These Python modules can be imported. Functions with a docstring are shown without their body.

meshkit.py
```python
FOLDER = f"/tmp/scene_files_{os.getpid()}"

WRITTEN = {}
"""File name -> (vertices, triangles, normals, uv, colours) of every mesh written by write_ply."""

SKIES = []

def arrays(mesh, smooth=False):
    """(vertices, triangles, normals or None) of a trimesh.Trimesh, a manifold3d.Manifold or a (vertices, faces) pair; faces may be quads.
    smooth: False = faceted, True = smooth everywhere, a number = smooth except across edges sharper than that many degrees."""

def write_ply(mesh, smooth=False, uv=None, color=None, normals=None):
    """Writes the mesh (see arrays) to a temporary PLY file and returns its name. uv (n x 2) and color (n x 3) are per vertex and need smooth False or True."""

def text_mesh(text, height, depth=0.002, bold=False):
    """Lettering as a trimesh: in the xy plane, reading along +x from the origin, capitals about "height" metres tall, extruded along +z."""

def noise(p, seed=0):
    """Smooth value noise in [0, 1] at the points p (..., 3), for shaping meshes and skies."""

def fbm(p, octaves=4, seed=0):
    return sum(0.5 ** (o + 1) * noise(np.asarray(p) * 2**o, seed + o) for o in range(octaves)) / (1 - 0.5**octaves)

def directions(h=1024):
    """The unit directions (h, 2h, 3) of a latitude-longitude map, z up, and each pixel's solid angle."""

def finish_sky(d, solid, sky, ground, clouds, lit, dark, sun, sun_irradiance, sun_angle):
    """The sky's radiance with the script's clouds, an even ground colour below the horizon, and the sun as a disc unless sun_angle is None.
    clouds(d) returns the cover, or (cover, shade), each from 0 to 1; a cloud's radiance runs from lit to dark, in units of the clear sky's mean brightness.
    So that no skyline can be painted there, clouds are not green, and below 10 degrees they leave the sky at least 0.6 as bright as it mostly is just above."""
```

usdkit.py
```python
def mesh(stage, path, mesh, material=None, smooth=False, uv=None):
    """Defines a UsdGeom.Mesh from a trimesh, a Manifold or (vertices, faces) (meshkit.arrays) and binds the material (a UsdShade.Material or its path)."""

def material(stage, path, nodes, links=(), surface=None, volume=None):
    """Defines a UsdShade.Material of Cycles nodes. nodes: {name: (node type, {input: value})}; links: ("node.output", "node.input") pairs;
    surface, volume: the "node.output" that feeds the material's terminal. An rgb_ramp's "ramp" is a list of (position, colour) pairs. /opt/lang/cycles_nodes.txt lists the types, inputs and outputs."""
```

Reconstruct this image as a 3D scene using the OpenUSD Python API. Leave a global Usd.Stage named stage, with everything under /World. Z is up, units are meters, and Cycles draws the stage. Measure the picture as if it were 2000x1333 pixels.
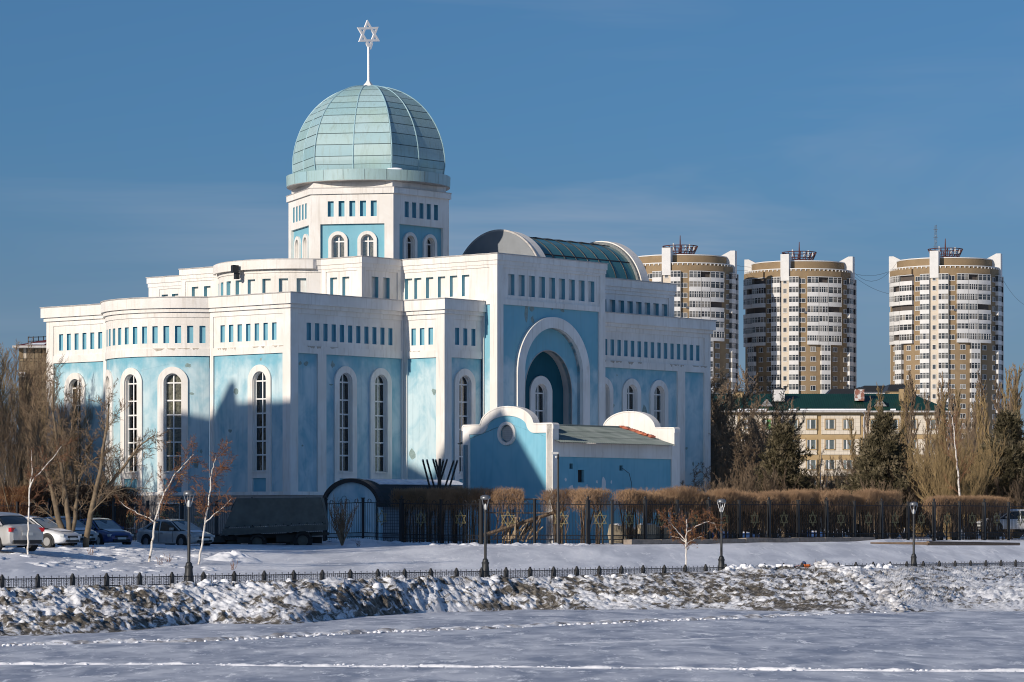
import math, random
import numpy as np
import trimesh, usdkit, meshkit
from trimesh.creation import extrude_polygon
from shapely.geometry import Polygon, Point, LineString, box as sbox
from shapely.ops import unary_union
from pxr import Usd, UsdGeom, UsdLux, UsdShade, Gf, Sdf, Vt

stage = Usd.Stage.CreateInMemory()
UsdGeom.SetStageUpAxis(stage, UsdGeom.Tokens.z)
UsdGeom.SetStageMetersPerUnit(stage, 1.0)
world = UsdGeom.Xform.Define(stage, '/World')
stage.SetDefaultPrim(world.GetPrim())
UsdGeom.Scope.Define(stage, '/World/Looks')

# ------------------------------------------------------------------ camera, sky, sun
CAMZ, FPX, HOR = 2.37, 6260.0, 1015.0
cam = UsdGeom.Camera.Define(stage, '/World/camera')
cam.AddTranslateOp().Set(Gf.Vec3d(0, 0, CAMZ))
cam.AddRotateXYZOp().Set(Gf.Vec3f(90, 0, 0))
cam.CreateHorizontalApertureAttr(36.0)
cam.CreateVerticalApertureAttr(36.0 * 682 / 1024)
cam.CreateFocalLengthAttr(36.0 * FPX / 2000)
cam.CreateVerticalApertureOffsetAttr((HOR - 666.5) * 36.0 / 2000)
cam.CreateClippingRangeAttr(Gf.Vec2f(0.5, 20000))
cam.CreateExposureAttr(0.0)

SUN_EL = math.radians(20.0)
SUN_H = (-0.6658, -0.7461)                       # horizontal direction towards the sun
SUN_ROT = math.atan2(SUN_H[0], SUN_H[1])
sun = UsdLux.DistantLight.Define(stage, '/World/sun')
sun.CreateIntensityAttr(1.15)
sun.CreateNormalizeAttr(True)
sun.CreateAngleAttr(0.55)
sun.CreateColorAttr(Gf.Vec3f(1.0, 0.90, 0.78))
_d = np.array([SUN_H[0] * math.cos(SUN_EL), SUN_H[1] * math.cos(SUN_EL), math.sin(SUN_EL)])
_z = _d / np.linalg.norm(_d)
_x = np.cross([0, 0, 1.0], _z); _x /= np.linalg.norm(_x)
_y = np.cross(_z, _x)
sun.AddTransformOp().Set(Gf.Matrix4d(*_x, 0, *_y, 0, *_z, 0, 0, 0, 60, 1))

SKY_STRENGTH = 0.089
sky = UsdLux.DomeLight.Define(stage, '/World/sky')
sky_mat = usdkit.material(stage, '/World/Looks/sky', {
    'tc': ('texture_coordinate', {}), 'lift': ('mapping', {'location': (0, 0, 0.10)}),
    'sky': ('sky_texture', {'sky_type': 'single_scattering', 'sun_disc': False, 'sun_elevation': SUN_EL, 'sun_rotation': SUN_ROT,
                            'altitude': 350.0, 'air_density': 1.6, 'aerosol_density': 1.2, 'ozone_density': 10.0}),
    'map': ('mapping', {'scale': (1.0, 1.0, 9.0), 'rotation': (0.03, 0.09, 0.0)}),
    'n1': ('noise_texture', {'scale': 2.6, 'detail': 6.0, 'roughness': 0.55, 'distortion': 0.5}),
    'map2': ('mapping', {'scale': (0.7, 0.7, 3.0)}),
    'n2': ('noise_texture', {'scale': 5.0, 'detail': 3.0}),
    'r1': ('map_range', {'from_min': 0.48, 'from_max': 0.72, 'to_min': 0.0, 'to_max': 1.0, 'clamp': True}),
    'r2': ('map_range', {'from_min': 0.46, 'from_max': 0.66, 'to_min': 0.0, 'to_max': 1.0, 'clamp': True}),
    'm': ('math', {'math_type': 'multiply'}),
    'm2': ('math', {'math_type': 'multiply', 'value2': 0.85}),
    'sx': ('separate_xyz', {}), 'hz': ('map_range', {'range_type': 'smoothstep', 'from_min': -0.01, 'from_max': 0.13, 'to_min': 0.80, 'to_max': 0.0, 'clamp': True}), 'hmix': ('mix', {'color2': (2.25, 2.80, 3.60)}),
    'mix': ('mix', {'mix_type': 'mix', 'color2': (4.0, 4.7, 5.9)}),
    'bg': ('background_shader', {'strength': SKY_STRENGTH}),
}, [('tc.generated', 'lift.vector'), ('lift.vector', 'sky.vector'), ('tc.generated', 'map.vector'), ('map.vector', 'n1.vector'), ('tc.generated', 'map2.vector'), ('map2.vector', 'n2.vector'),
    ('n1.fac', 'r1.value'), ('n2.fac', 'r2.value'), ('r1.result', 'm.value1'), ('r2.result', 'm.value2'), ('m.value', 'm2.value1'),
    ('m2.value', 'mix.fac'), ('tc.generated', 'sx.vector'), ('sx.z', 'hz.value'), ('hz.result', 'hmix.fac'), ('sky.color', 'hmix.color1'), ('hmix.color', 'mix.color1'), ('mix.color', 'bg.color')], surface='bg.background')
UsdShade.MaterialBindingAPI.Apply(sky.GetPrim()).Bind(sky_mat)
sky.GetPrim().SetCustomDataByKey('kind', 'structure')

# ------------------------------------------------------------------ helpers
_names = {}
def upath(name, parent=None):
    base = (str(parent) if parent is not None else '/World') + '/' + name
    k = _names.get(base, 0)
    _names[base] = k + 1
    return base if k == 0 else '%s_%03d' % (base, k)

def path_of(p):
    return None if p is None else (p if isinstance(p, str) else str(p.GetPath()))

def obj(name, mesh, mat, parent=None, smooth=False, label=None, kind=None):
    p = upath(name, path_of(parent))
    pr = usdkit.mesh(stage, p, mesh, mat, smooth=smooth).GetPrim()
    if label: pr.SetCustomDataByKey('label', label)
    if kind: pr.SetCustomDataByKey('kind', kind)
    return pr

def tag(pr, label=None, cat=None, group=None, kind=None):
    for k, v in (('label', label), ('category', cat), ('group', group), ('kind', kind)):
        if v: pr.SetCustomDataByKey(k, v)
    return pr

def thing(name, label=None, cat=None, loc=(0, 0, 0), rotz=0.0, group=None, kind=None, scale=None):
    x = UsdGeom.Xform.Define(stage, upath(name))
    x.AddTranslateOp().Set(Gf.Vec3d(*map(float, loc)))
    x.AddRotateZOp().Set(float(math.degrees(rotz)))
    if scale is not None:
        x.AddScaleOp().Set(Gf.Vec3f(*scale))
    return tag(x.GetPrim(), label, cat, group, kind)

def copy_of(proto, name, label, cat, loc, rotz=0.0, group=None, scale=None):
    pr = thing(name, label, cat, loc, rotz, group, None, scale)
    pr.GetReferences().AddInternalReference(proto.GetPath())
    pr.SetInstanceable(True)
    return pr

class MB:
    """collects triangles into one mesh"""
    def __init__(self): self.v, self.f, self.n = [], [], 0
    def add(self, v, f):
        v = np.asarray(v, float); f = np.asarray(f, int)
        if f.shape[1] == 4: f = np.vstack([f[:, [0, 1, 2]], f[:, [0, 2, 3]]])
        self.v.append(v); self.f.append(f + self.n); self.n += len(v)
        return self
    def tm(self, m):
        return self.add(m.vertices, m.faces)
    def box(self, c, size, rz=0.0, taper=None):
        sx, sy, sz = np.asarray(size) / 2.0
        v = np.array([[x, y, z] for z in (-sz, sz) for y in (-sy, sy) for x in (-sx, sx)])
        if taper is not None: v[4:, :2] *= taper
        f = [[0, 2, 3, 1], [4, 5, 7, 6], [0, 1, 5, 4], [2, 6, 7, 3], [0, 4, 6, 2], [1, 3, 7, 5]]
        if rz:
            cs, sn = math.cos(rz), math.sin(rz)
            v = np.stack([v[:, 0] * cs - v[:, 1] * sn, v[:, 0] * sn + v[:, 1] * cs, v[:, 2]], 1)
        return self.add(v + np.asarray(c), f)
    def tube(self, pts, rad, sides=6, caps=True):
        p = np.asarray(pts, float); n = len(p)
        r = np.broadcast_to(np.asarray(rad, float), (n,))
        t = np.gradient(p, axis=0); t /= np.linalg.norm(t, axis=1, keepdims=True) + 1e-12
        up = np.where(np.abs(t[:, 2:]) < 0.9, [0, 0, 1.0], [1.0, 0, 0])
        if n > 2: up = np.broadcast_to(up[0], up.shape)
        a = np.cross(t, up); a /= np.linalg.norm(a, axis=1, keepdims=True) + 1e-12
        b = np.cross(t, a)
        ang = np.arange(sides) * 2 * math.pi / sides
        v = p[:, None] + r[:, None, None] * (np.cos(ang)[None, :, None] * a[:, None] + np.sin(ang)[None, :, None] * b[:, None])
        i, j = np.meshgrid(np.arange(n - 1), np.arange(sides), indexing='ij')
        q = np.stack([i * sides + j, i * sides + (j + 1) % sides, (i + 1) * sides + (j + 1) % sides, (i + 1) * sides + j], -1).reshape(-1, 4)
        v = v.reshape(-1, 3)
        f = np.vstack([q[:, [0, 2, 1]], q[:, [0, 3, 2]]])
        if caps:
            extra = [[0, k, k + 1] for k in range(1, sides - 1)] + [[(n - 1) * sides, (n - 1) * sides + k + 1, (n - 1) * sides + k] for k in range(1, sides - 1)]
            f = np.vstack([f, extra])
        return self.add(v, f)
    def lathe(self, prof, c=(0, 0, 0), seg=16):
        """prof: (r, z) from bottom to top"""
        pr = np.asarray(prof, float); n = len(pr)
        ang = np.arange(seg) * 2 * math.pi / seg
        v = np.stack([pr[:, None, 0] * np.cos(ang), pr[:, None, 0] * np.sin(ang), np.broadcast_to(pr[:, None, 1], (n, seg))], -1).reshape(-1, 3)
        i, j = np.meshgrid(np.arange(n - 1), np.arange(seg), indexing='ij')
        q = np.stack([i * seg + j, i * seg + (j + 1) % seg, (i + 1) * seg + (j + 1) % seg, (i + 1) * seg + j], -1).reshape(-1, 4)
        return self.add(v + np.asarray(c), q)
    def sphere(self, c, r, sub=1):
        m = trimesh.creation.icosphere(subdivisions=sub)
        return self.add(m.vertices * np.asarray(r) + np.asarray(c), m.faces)
    def poly(self, poly, d0, d1, fm=None, maxedge=None):
        """2D polygon (x, z) extruded from depth d0 to d1, then mapped by fm(x, z, d)"""
        for g in getattr(poly, 'geoms', [poly]):
            if g.is_empty or g.area < 1e-6: continue
            m = extrude_polygon(g, d1 - d0, engine='earcut')
            v, f = np.array(m.vertices), np.array(m.faces)
            if maxedge:
                v, f = trimesh.remesh.subdivide_to_size(v, f, maxedge, max_iter=12)
            v[:, 2] += d0
            if fm is not None: v = fm(v[:, 0], v[:, 1], v[:, 2])
            self.add(v, f)
        return self
    def get(self): return (np.vstack(self.v), np.vstack(self.f))
    def empty(self): return self.n == 0

def ring_mesh(poly, z0, z1):
    mb = MB()
    mb.poly(poly, z0, z1)
    return mb.get()

def px(u, v, y):
    """the point at distance y that the photograph shows at pixel (u, v)"""
    return np.array([(u - 1000.0) / FPX * y, y, CAMZ + (HOR - v) / FPX * y])

M = {}
def mat_simple(name, col, rough=0.6, metal=0.0, spec=0.5, noise=None, bump=None, coat=0.0):
    """principled with an optional fine colour variation: noise = (scale, amount), bump = (scale, strength)"""
    n = {'p': ('principled_bsdf', {'base_color': col, 'roughness': rough, 'metallic': metal, 'specular_ior_level': spec, 'coat_weight': coat})}
    l = []
    if noise or bump:
        n['g'] = ('geometry', {})
    if noise:
        c = np.array(col)
        n['nt'] = ('noise_texture', {'scale': noise[0], 'detail': 5.0, 'roughness': 0.6})
        n['rp'] = ('rgb_ramp', {'ramp': [(0.25, tuple(c * (1 - noise[1]))), (0.75, tuple(np.minimum(c * (1 + noise[1]), 1)))]})
        l += [('g.position', 'nt.vector'), ('nt.fac', 'rp.fac'), ('rp.color', 'p.base_color')]
    if bump:
        n['nb'] = ('noise_texture', {'scale': bump[0], 'detail': 4.0})
        n['b'] = ('bump', {'strength': bump[1], 'distance': 0.02})
        l += [('g.position', 'nb.vector'), ('nb.fac', 'b.height'), ('b.normal', 'p.normal')]
    M[name] = usdkit.material(stage, '/World/Looks/' + name, n, l, surface='p.BSDF')
    return M[name]

def mat_random(name, cols, rough=0.6, noise=None, spec=0.5):
    """colour picked per object from cols"""
    n = {'oi': ('object_info', {}), 'rp': ('rgb_ramp', {'ramp': [(i / max(1, len(cols) - 1), c) for i, c in enumerate(cols)]}),
         'p': ('principled_bsdf', {'roughness': rough, 'specular_ior_level': spec})}
    l = [('oi.random', 'rp.fac')]
    if noise:
        n['g'] = ('geometry', {})
        n['nt'] = ('noise_texture', {'scale': noise[0], 'detail': 4.0})
        n['mr'] = ('map_range', {'from_min': 0.3, 'from_max': 0.7, 'to_min': 1 - noise[1], 'to_max': 1 + noise[1]})
        n['h'] = ('hsv', {})
        l += [('g.position', 'nt.vector'), ('nt.fac', 'mr.value'), ('mr.result', 'h.value'), ('rp.color', 'h.color'), ('h.color', 'p.base_color')]
    else:
        l += [('rp.color', 'p.base_color')]
    M[name] = usdkit.material(stage, '/World/Looks/' + name, n, l, surface='p.BSDF')
    return M[name]

def mat_wall(name, base, stain, dark, streak=0.5, rough=0.85, deep=None):
    """weathered painted render: broad blotches, vertical rain streaks, fine grain"""
    n = {'g': ('geometry', {}),
         'm1': ('mapping', {'scale': (0.42, 0.42, 0.30)}), 'n1': ('noise_texture', {'scale': 1.6, 'detail': 5.0, 'roughness': 0.6, 'distortion': 0.6}),
         'r1': ('map_range', {'from_min': 0.33, 'from_max': 0.58, 'to_min': 0.0, 'to_max': 1.0, 'clamp': True}),
         'mixa': ('mix', {'color1': base, 'color2': stain}),
         'm2': ('mapping', {'scale': (3.2, 3.2, 0.22)}), 'n2': ('noise_texture', {'scale': 1.5, 'detail': 4.0, 'roughness': 0.6}),
         'r2': ('map_range', {'from_min': 0.52, 'from_max': 0.78, 'to_min': 0.0, 'to_max': streak, 'clamp': True}),
         'mixb': ('mix', {'color2': dark}),
         'n3': ('noise_texture', {'scale': 0.9, 'detail': 7.0, 'roughness': 0.72}),
         'r3': ('map_range', {'from_min': 0.60, 'from_max': 0.74, 'to_min': 0.0, 'to_max': 0.45 * streak, 'clamp': True}),
         'mixc': ('mix', {'color2': dark}),
         'nb': ('noise_texture', {'scale': 30.0, 'detail': 3.0}), 'b': ('bump', {'strength': 0.25, 'distance': 0.01}),
         'p': ('principled_bsdf', {'roughness': rough, 'specular_ior_level': 0.25})}
    l = [('g.position', 'm1.vector'), ('m1.vector', 'n1.vector'), ('n1.fac', 'r1.value'), ('r1.result', 'mixa.fac'),
         ('g.position', 'm2.vector'), ('m2.vector', 'n2.vector'), ('n2.fac', 'r2.value'), ('r2.result', 'mixb.fac'), ('mixa.color', 'mixb.color1'),
         ('g.position', 'n3.vector'), ('n3.fac', 'r3.value'), ('r3.result', 'mixc.fac'), ('mixb.color', 'mixc.color1'), ('mixc.color', 'p.base_color'),
         ('g.position', 'nb.vector'), ('nb.fac', 'b.height'), ('b.normal', 'p.normal')]
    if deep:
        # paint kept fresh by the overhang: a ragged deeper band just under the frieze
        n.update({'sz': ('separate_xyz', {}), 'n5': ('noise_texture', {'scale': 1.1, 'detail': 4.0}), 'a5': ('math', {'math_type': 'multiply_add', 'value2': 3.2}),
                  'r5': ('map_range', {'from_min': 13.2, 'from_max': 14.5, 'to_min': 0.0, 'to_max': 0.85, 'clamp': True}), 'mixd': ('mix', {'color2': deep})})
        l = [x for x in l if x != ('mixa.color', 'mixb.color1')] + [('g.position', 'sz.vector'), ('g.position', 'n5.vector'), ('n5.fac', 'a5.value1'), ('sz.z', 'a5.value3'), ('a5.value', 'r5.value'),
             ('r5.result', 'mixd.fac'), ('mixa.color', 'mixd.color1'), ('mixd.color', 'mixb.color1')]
    M[name] = usdkit.material(stage, '/World/Looks/' + name, n, l, surface='p.BSDF')
    return M[name]

def mat_glass(name, tint=(0.02, 0.025, 0.03), rough=0.03):
    n = {'f': ('fresnel', {'IOR': 1.5}), 'mr': ('map_range', {'from_min': 0.0, 'from_max': 1.0, 'to_min': 0.06, 'to_max': 1.0}),
         't': ('transparent_bsdf', {'color': (0.85, 0.87, 0.86)}), 'gl': ('glossy_bsdf', {'color': (0.9, 0.95, 1.0), 'roughness': rough}), 'm': ('mix_closure', {})}
    M[name] = usdkit.material(stage, '/World/Looks/' + name, n, [('f.fac', 'mr.value'), ('mr.result', 'm.fac'), ('t.BSDF', 'm.closure1'), ('gl.BSDF', 'm.closure2')], surface='m.closure')
    return M[name]

mat_wall('white_render', (0.80, 0.775, 0.74), (0.72, 0.685, 0.635), (0.40, 0.34, 0.28), 0.46)
mat_wall('reveal_shade_render', (0.40, 0.39, 0.38), (0.45, 0.44, 0.42), (0.25, 0.23, 0.21), 0.3)  # render greyed to hold the shade inside the portal
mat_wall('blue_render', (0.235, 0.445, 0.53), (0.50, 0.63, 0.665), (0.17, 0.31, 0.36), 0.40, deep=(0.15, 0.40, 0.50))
mat_wall('niche_blue', (0.15, 0.37, 0.46), (0.20, 0.42, 0.51), (0.09, 0.23, 0.30), 0.35)
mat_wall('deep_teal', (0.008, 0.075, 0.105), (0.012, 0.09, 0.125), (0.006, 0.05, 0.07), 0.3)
mat_simple('peeled', (0.22, 0.30, 0.29), 0.9, noise=(6.0, 0.25))
mat_simple('bare_plaster', (0.42, 0.37, 0.31), 0.9, noise=(5.0, 0.3))
mat_simple('window_frame', (0.72, 0.71, 0.69), 0.5)
mat_glass('window_glass')
mat_random('curtain', [(0.06, 0.045, 0.035), (0.42, 0.35, 0.26), (0.05, 0.042, 0.035), (0.50, 0.44, 0.34), (0.20, 0.15, 0.10), (0.38, 0.32, 0.24), (0.08, 0.06, 0.045)], 0.9, noise=(9.0, 0.5))
mat_wall('grey_stone', (0.27, 0.25, 0.235), (0.34, 0.31, 0.28), (0.16, 0.14, 0.13), 0.5)
mat_simple('roof_felt', (0.20, 0.20, 0.20), 0.9, noise=(1.5, 0.3))
mat_simple('flashing', (0.42, 0.40, 0.38), 0.5, noise=(3.0, 0.3))
mat_simple('dark_metal', (0.02, 0.021, 0.022), 0.5, spec=0.5)
mat_simple('black_iron', (0.013, 0.013, 0.014), 0.5)
mat_simple('snow', (0.82, 0.83, 0.86), 0.7, noise=(3.0, 0.06), bump=(14.0, 0.5))
# ------------------------------------------------------------------ the synagogue
A_ = np.array([0.646, 0.763]); A_ /= np.linalg.norm(A_)      # along the shaded (right) faces
B_ = np.array([-A_[1], A_[0]])                                # along the sunlit (left) faces
C0 = np.array([-13.83, 200.0])                                # near corner of the lower tier
def W(s, t, z):
    s, t, z = np.broadcast_arrays(np.asarray(s, float), np.asarray(t, float), np.asarray(z, float))
    xy = C0 + s[..., None] * A_ + t[..., None] * B_
    return np.concatenate([xy, z[..., None]], -1)
def to_st(x, y):
    d = np.array([x, y]) - C0
    return d @ A_, d @ B_

def flat_map(P, Q):
    """wall from P to Q (s,t), left to right as seen from outside; returns map and width"""
    P, Q = np.asarray(P, float), np.asarray(Q, float)
    d = Q - P; L = np.linalg.norm(d); d = d / L
    n = np.array([d[1], -d[0]])                              # outward, to the viewer
    def fm(x, z, k):
        x, z, k = np.broadcast_arrays(x, z, k)
        st = P + x[..., None] * d + k[..., None] * n
        return W(st[..., 0], st[..., 1], z)
    return fm, L
def arc_map(sO, tO, R, half):
    def fm(x, z, k):
        x, z, k = np.broadcast_arrays(x, z, k)
        th = (x - R * half) / R
        return W(sO - (R + k) * np.cos(th), tO - (R + k) * np.sin(th), z)
    return fm, 2 * R * half

syn = thing('synagogue', 'large pale blue and white synagogue with ribbed dome and six pointed star on top', 'synagogue')

def arch_poly(xc, z0, zs, r, n=20):
    th = np.linspace(0, math.pi, n)
    return Polygon([(xc - r, z0)] + [(xc + r, z0)] + [(xc + r * math.cos(a), zs + r * math.sin(a)) for a in th[1:-1]] + [(xc - r, zs)])

def window(fm, xc, r=0.60, z0=5.40, zs=11.1, rows=(11.1, 9.97, 9.06, 8.19, 7.31, 6.44), r_out=1.02, depth=-0.12, leg_to=4.12, surround=0.12, me=None, cols=2, parent=None, style='tall'):
    """arched window: surround (part) > frame, pane, curtain"""
    parent = parent or syn
    outer = arch_poly(xc, leg_to, zs, r_out)
    inner = arch_poly(xc, z0, zs, r)
    body = outer.difference(inner)
    if style == 'tall':
        body = body.difference(sbox(xc - r, leg_to - 1, xc + r, z0 - 0.42))
    mb = MB().poly(body, depth, depth + surround, fm, me)
    mb.poly(inner.buffer(0.03).difference(inner.buffer(-0.035)), depth - 0.34, depth + 0.003, fm, me)   # reveal
    if style == 'tall':
        mb.poly(sbox(xc - r - 0.02, z0 - 0.07, xc + r + 0.02, z0), depth, depth + surround + 0.08, fm, me)
    w = obj('window', mb.get(), M['white_render'], parent)
    if style == 'tall':
        obj('panel', MB().poly(sbox(xc - r, leg_to, xc + r, z0 - 0.42), depth - 0.02, depth + 0.02, fm, me).get(), M['niche_blue'], w)
    fd0, fd1, bar = depth - 0.26, depth - 0.19, 0.045
    fr = inner.difference(inner.buffer(-0.07))
    for k in range(1, cols):
        x = xc - r + 2 * r * k / cols
        fr = fr.union(inner.intersection(sbox(x - bar, z0, x + bar, zs + r)))
    for z in rows:
        fr = fr.union(inner.intersection(sbox(xc - r, z - bar, xc + r, z + bar)))
    obj('frame', MB().poly(fr, fd0, fd1, fm, me).get(), M['window_frame'], w)
    glass = inner.buffer(-0.06).difference(fr.buffer(0.004))
    for g in getattr(glass, 'geoms', [glass]):
        if g.area > 0.02:
            obj('pane', MB().poly(g, fd0 + 0.025, fd0 + 0.045, fm, me).get(), M['window_glass'], w)
    cz = sorted([z0] + list(rows))
    obj('curtain', MB().poly(inner.buffer(0.02), depth - 0.325, depth - 0.29, fm, me).get(), M['curtain'], w)
    return inner

def niche(fm, xc, z0, z1, w, d0, d1, back, me=None):
    hw = w / 2
    mb = MB()
    fr = sbox(xc - hw - 0.03, z0 - 0.03, xc + hw + 0.03, z1 + 0.03).difference(sbox(xc - hw + 0.004, z0 + 0.004, xc + hw - 0.004, z1 - 0.004))
    mb.poly(fr, d0, d1 - 0.006, fm, me)
    n = obj('niche', mb.get(), M['niche_blue'], syn)
    obj('back_panel', MB().poly(sbox(xc - hw - 0.03, z0 - 0.03, xc + hw + 0.03, z1 + 0.03), d0 - 0.05, d0 - 0.004, fm, me).get(), M[back], n)

LOW = dict(base=4.12, band=12.8, pan0=13.28, pan1=15.28, slab1=15.62, n0=13.63, n1=14.73, nw=0.40, nd=-0.22, back='niche_blue')
UPP = dict(base=13.4, band=16.35, pan0=16.7, pan1=18.75, slab1=18.95, n0=16.98, n1=18.36, nw=0.64, nd=-0.34, back='white_render')
def niche_band(fm, L, niches, S, pl=0.68, pr=0.68, me=None):
    """white band with an inset panel and a row of niches"""
    outer = sbox(0.003, S['band'], L - 0.003, S['slab1'])
    panel = sbox(pl, S['pan0'], L - pr, S['pan1'])
    mb = MB().poly(outer.difference(panel), -0.06, 0.0, fm, me)
    holes = unary_union([sbox(x - S['nw'] / 2, S['n0'], x + S['nw'] / 2, S['n1']) for x in niches]) if niches else Polygon()
    mb.poly(sbox(0.02, S['band'] + 0.004, L - 0.02, S['slab1']).difference(holes), S['nd'] + 0.0 if niches else -0.3, -0.061, fm, me)
    obj('frieze', mb.get(), M['white_render'], syn)
    for x in niches:
        niche(fm, x, S['n0'], S['n1'], S['nw'], S['nd'], -0.061, S['back'], me)

def lower_wall(fm, L, niches=(), wins=(), pil=(), pl=0.68, pr=0.68, S=LOW, me=None, colour='blue_render', z0=None, win_kw={}):
    z0 = S['base'] if z0 is None else z0
    niche_band(fm, L, list(niches), S, pl, pr, me)
    wall = sbox(0.02, z0, L - 0.02, S['band'])
    for xc in wins:
        wall = wall.difference(arch_poly(xc, win_kw.get('z0', 5.40), win_kw.get('zs', 11.1), win_kw.get('r', 0.60)))
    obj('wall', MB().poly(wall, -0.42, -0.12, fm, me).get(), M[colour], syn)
    for xc in wins:
        window(fm, xc, me=me, **win_kw)
    for (a, b) in pil:
        if b - a > 0.05:
            obj('pilaster', MB().poly(sbox(max(a, 0.004), z0, min(b, L - 0.004), S['band']), -0.2, 0.0, fm, me).get(), M['white_render'], syn)

# --- plans (s, t)
bay_R, bay_sag = 6.1, 2.4
half = math.asin(4.85 / bay_R)
bay_sO = bay_R * math.cos(half)
def arc_pts(s0, r, h, n=24):
    sO = s0 + bay_R * math.cos(half)
    return [(sO - r * math.cos(a), 12.0 - r * math.sin(a)) for a in np.linspace(-h, h, n)]
low_plan = Polygon([(0, 0), (10.48, 0), (10.48, -3.57), (14.5, -3.57), (25.3, -2.9), (39.9, -2.9), (39.9, 22.75), (0, 22.75), (0, 16.85)] + arc_pts(0, bay_R, half) + [(0, 7.15)])
upp_plan = Polygon([(10.3, 7.15), (10.3, 3.5), (14.2, 3.5), (14.2, -4.84), (25.44, -4.84), (25.44, 27.9), (14.2, 27.9), (14.2, 20.5), (10.3, 20.5), (10.3, 16.85)] + arc_pts(10.3, bay_R, half))
rgt_plan = Polygon([(25.3, -1.4), (37.6, -1.4), (37.6, 25.2), (25.3, 25.2)])
def plan_ring(poly, a, b):
    return poly.buffer(a, join_style=2).difference(poly.buffer(b, join_style=2))
def st_extr(poly, z0, z1, mat, name, parent=syn, label=None):
    mb = MB()
    for g in getattr(poly, 'geoms', [poly]):
        m = extrude_polygon(g, z1 - z0, engine='earcut')
        mb.add(W(m.vertices[:, 0], m.vertices[:, 1], m.vertices[:, 2] + z0), m.faces)
    return obj(name, mb.get(), mat, parent, label=label)

for plan, zt, steps in ((low_plan, 16.58, ((15.85, 16.52, 0.27), (15.60, 15.85, 0.13))), (upp_plan, 19.66, ((19.20, 19.60, 0.10), (18.93, 19.20, 0.04))), (rgt_plan, 19.12, ((18.55, 19.06, 0.12), (18.30, 18.55, 0.05)))):
    for (a, b, o) in steps:
        st_extr(plan_ring(plan, o, -0.45), a, b, M['white_render'], 'cornice')
    st_extr(plan_ring(plan, steps[0][2] + 0.05, -0.5), zt - 0.06, zt, M['flashing'], 'coping')
    st_extr(plan.buffer(-0.46, join_style=2), zt - 0.75, zt - 0.70, M['roof_felt'], 'roof')
st_extr(plan_ring(low_plan, 0.10, -0.3), 3.90, 4.12, M['white_render'], 'base_course')
st_extr(plan_ring(low_plan, 0.03, -0.5), 0.3, 3.90, M['grey_stone'], 'plinth')

# --- lower tier walls
fmL, LL = flat_map((0, 7.15), (0, 0))
lower_wall(fmL, LL, [7.15 - t for t in np.linspace(6.06, 1.46, 7)], [7.15 - 2.74], [(0, 0.30), (LL - 0.68, LL)], pl=0.30)
fmR, LR = flat_map((0, 0), (10.48, 0))
lower_wall(fmR, LR, list(np.linspace(1.72, 9.31, 11)), [5.08, 8.39], [(0, 0.70), (2.5, 3.26), (LR - 0.1, LR)], pl=0.70, pr=0.10)
fm1, L1 = flat_map((10.48, 0), (10.48, -3.57))
lower_wall(fm1, L1, [0.85, 1.59, 2.33], [], [(0.0, 0.32), (L1 - 0.72, L1)], pl=0.32, pr=0.72)
fm2, L2 = flat_map((10.48, -3.57), (14.26, -3.57))
lower_wall(fm2, L2, [1.30, 2.10, 2.90], [2.05], [(0, 0.70)], pl=0.70, pr=0.05)
fmb, Lb = arc_map(bay_sO, 12.0, bay_R, half)
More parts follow.
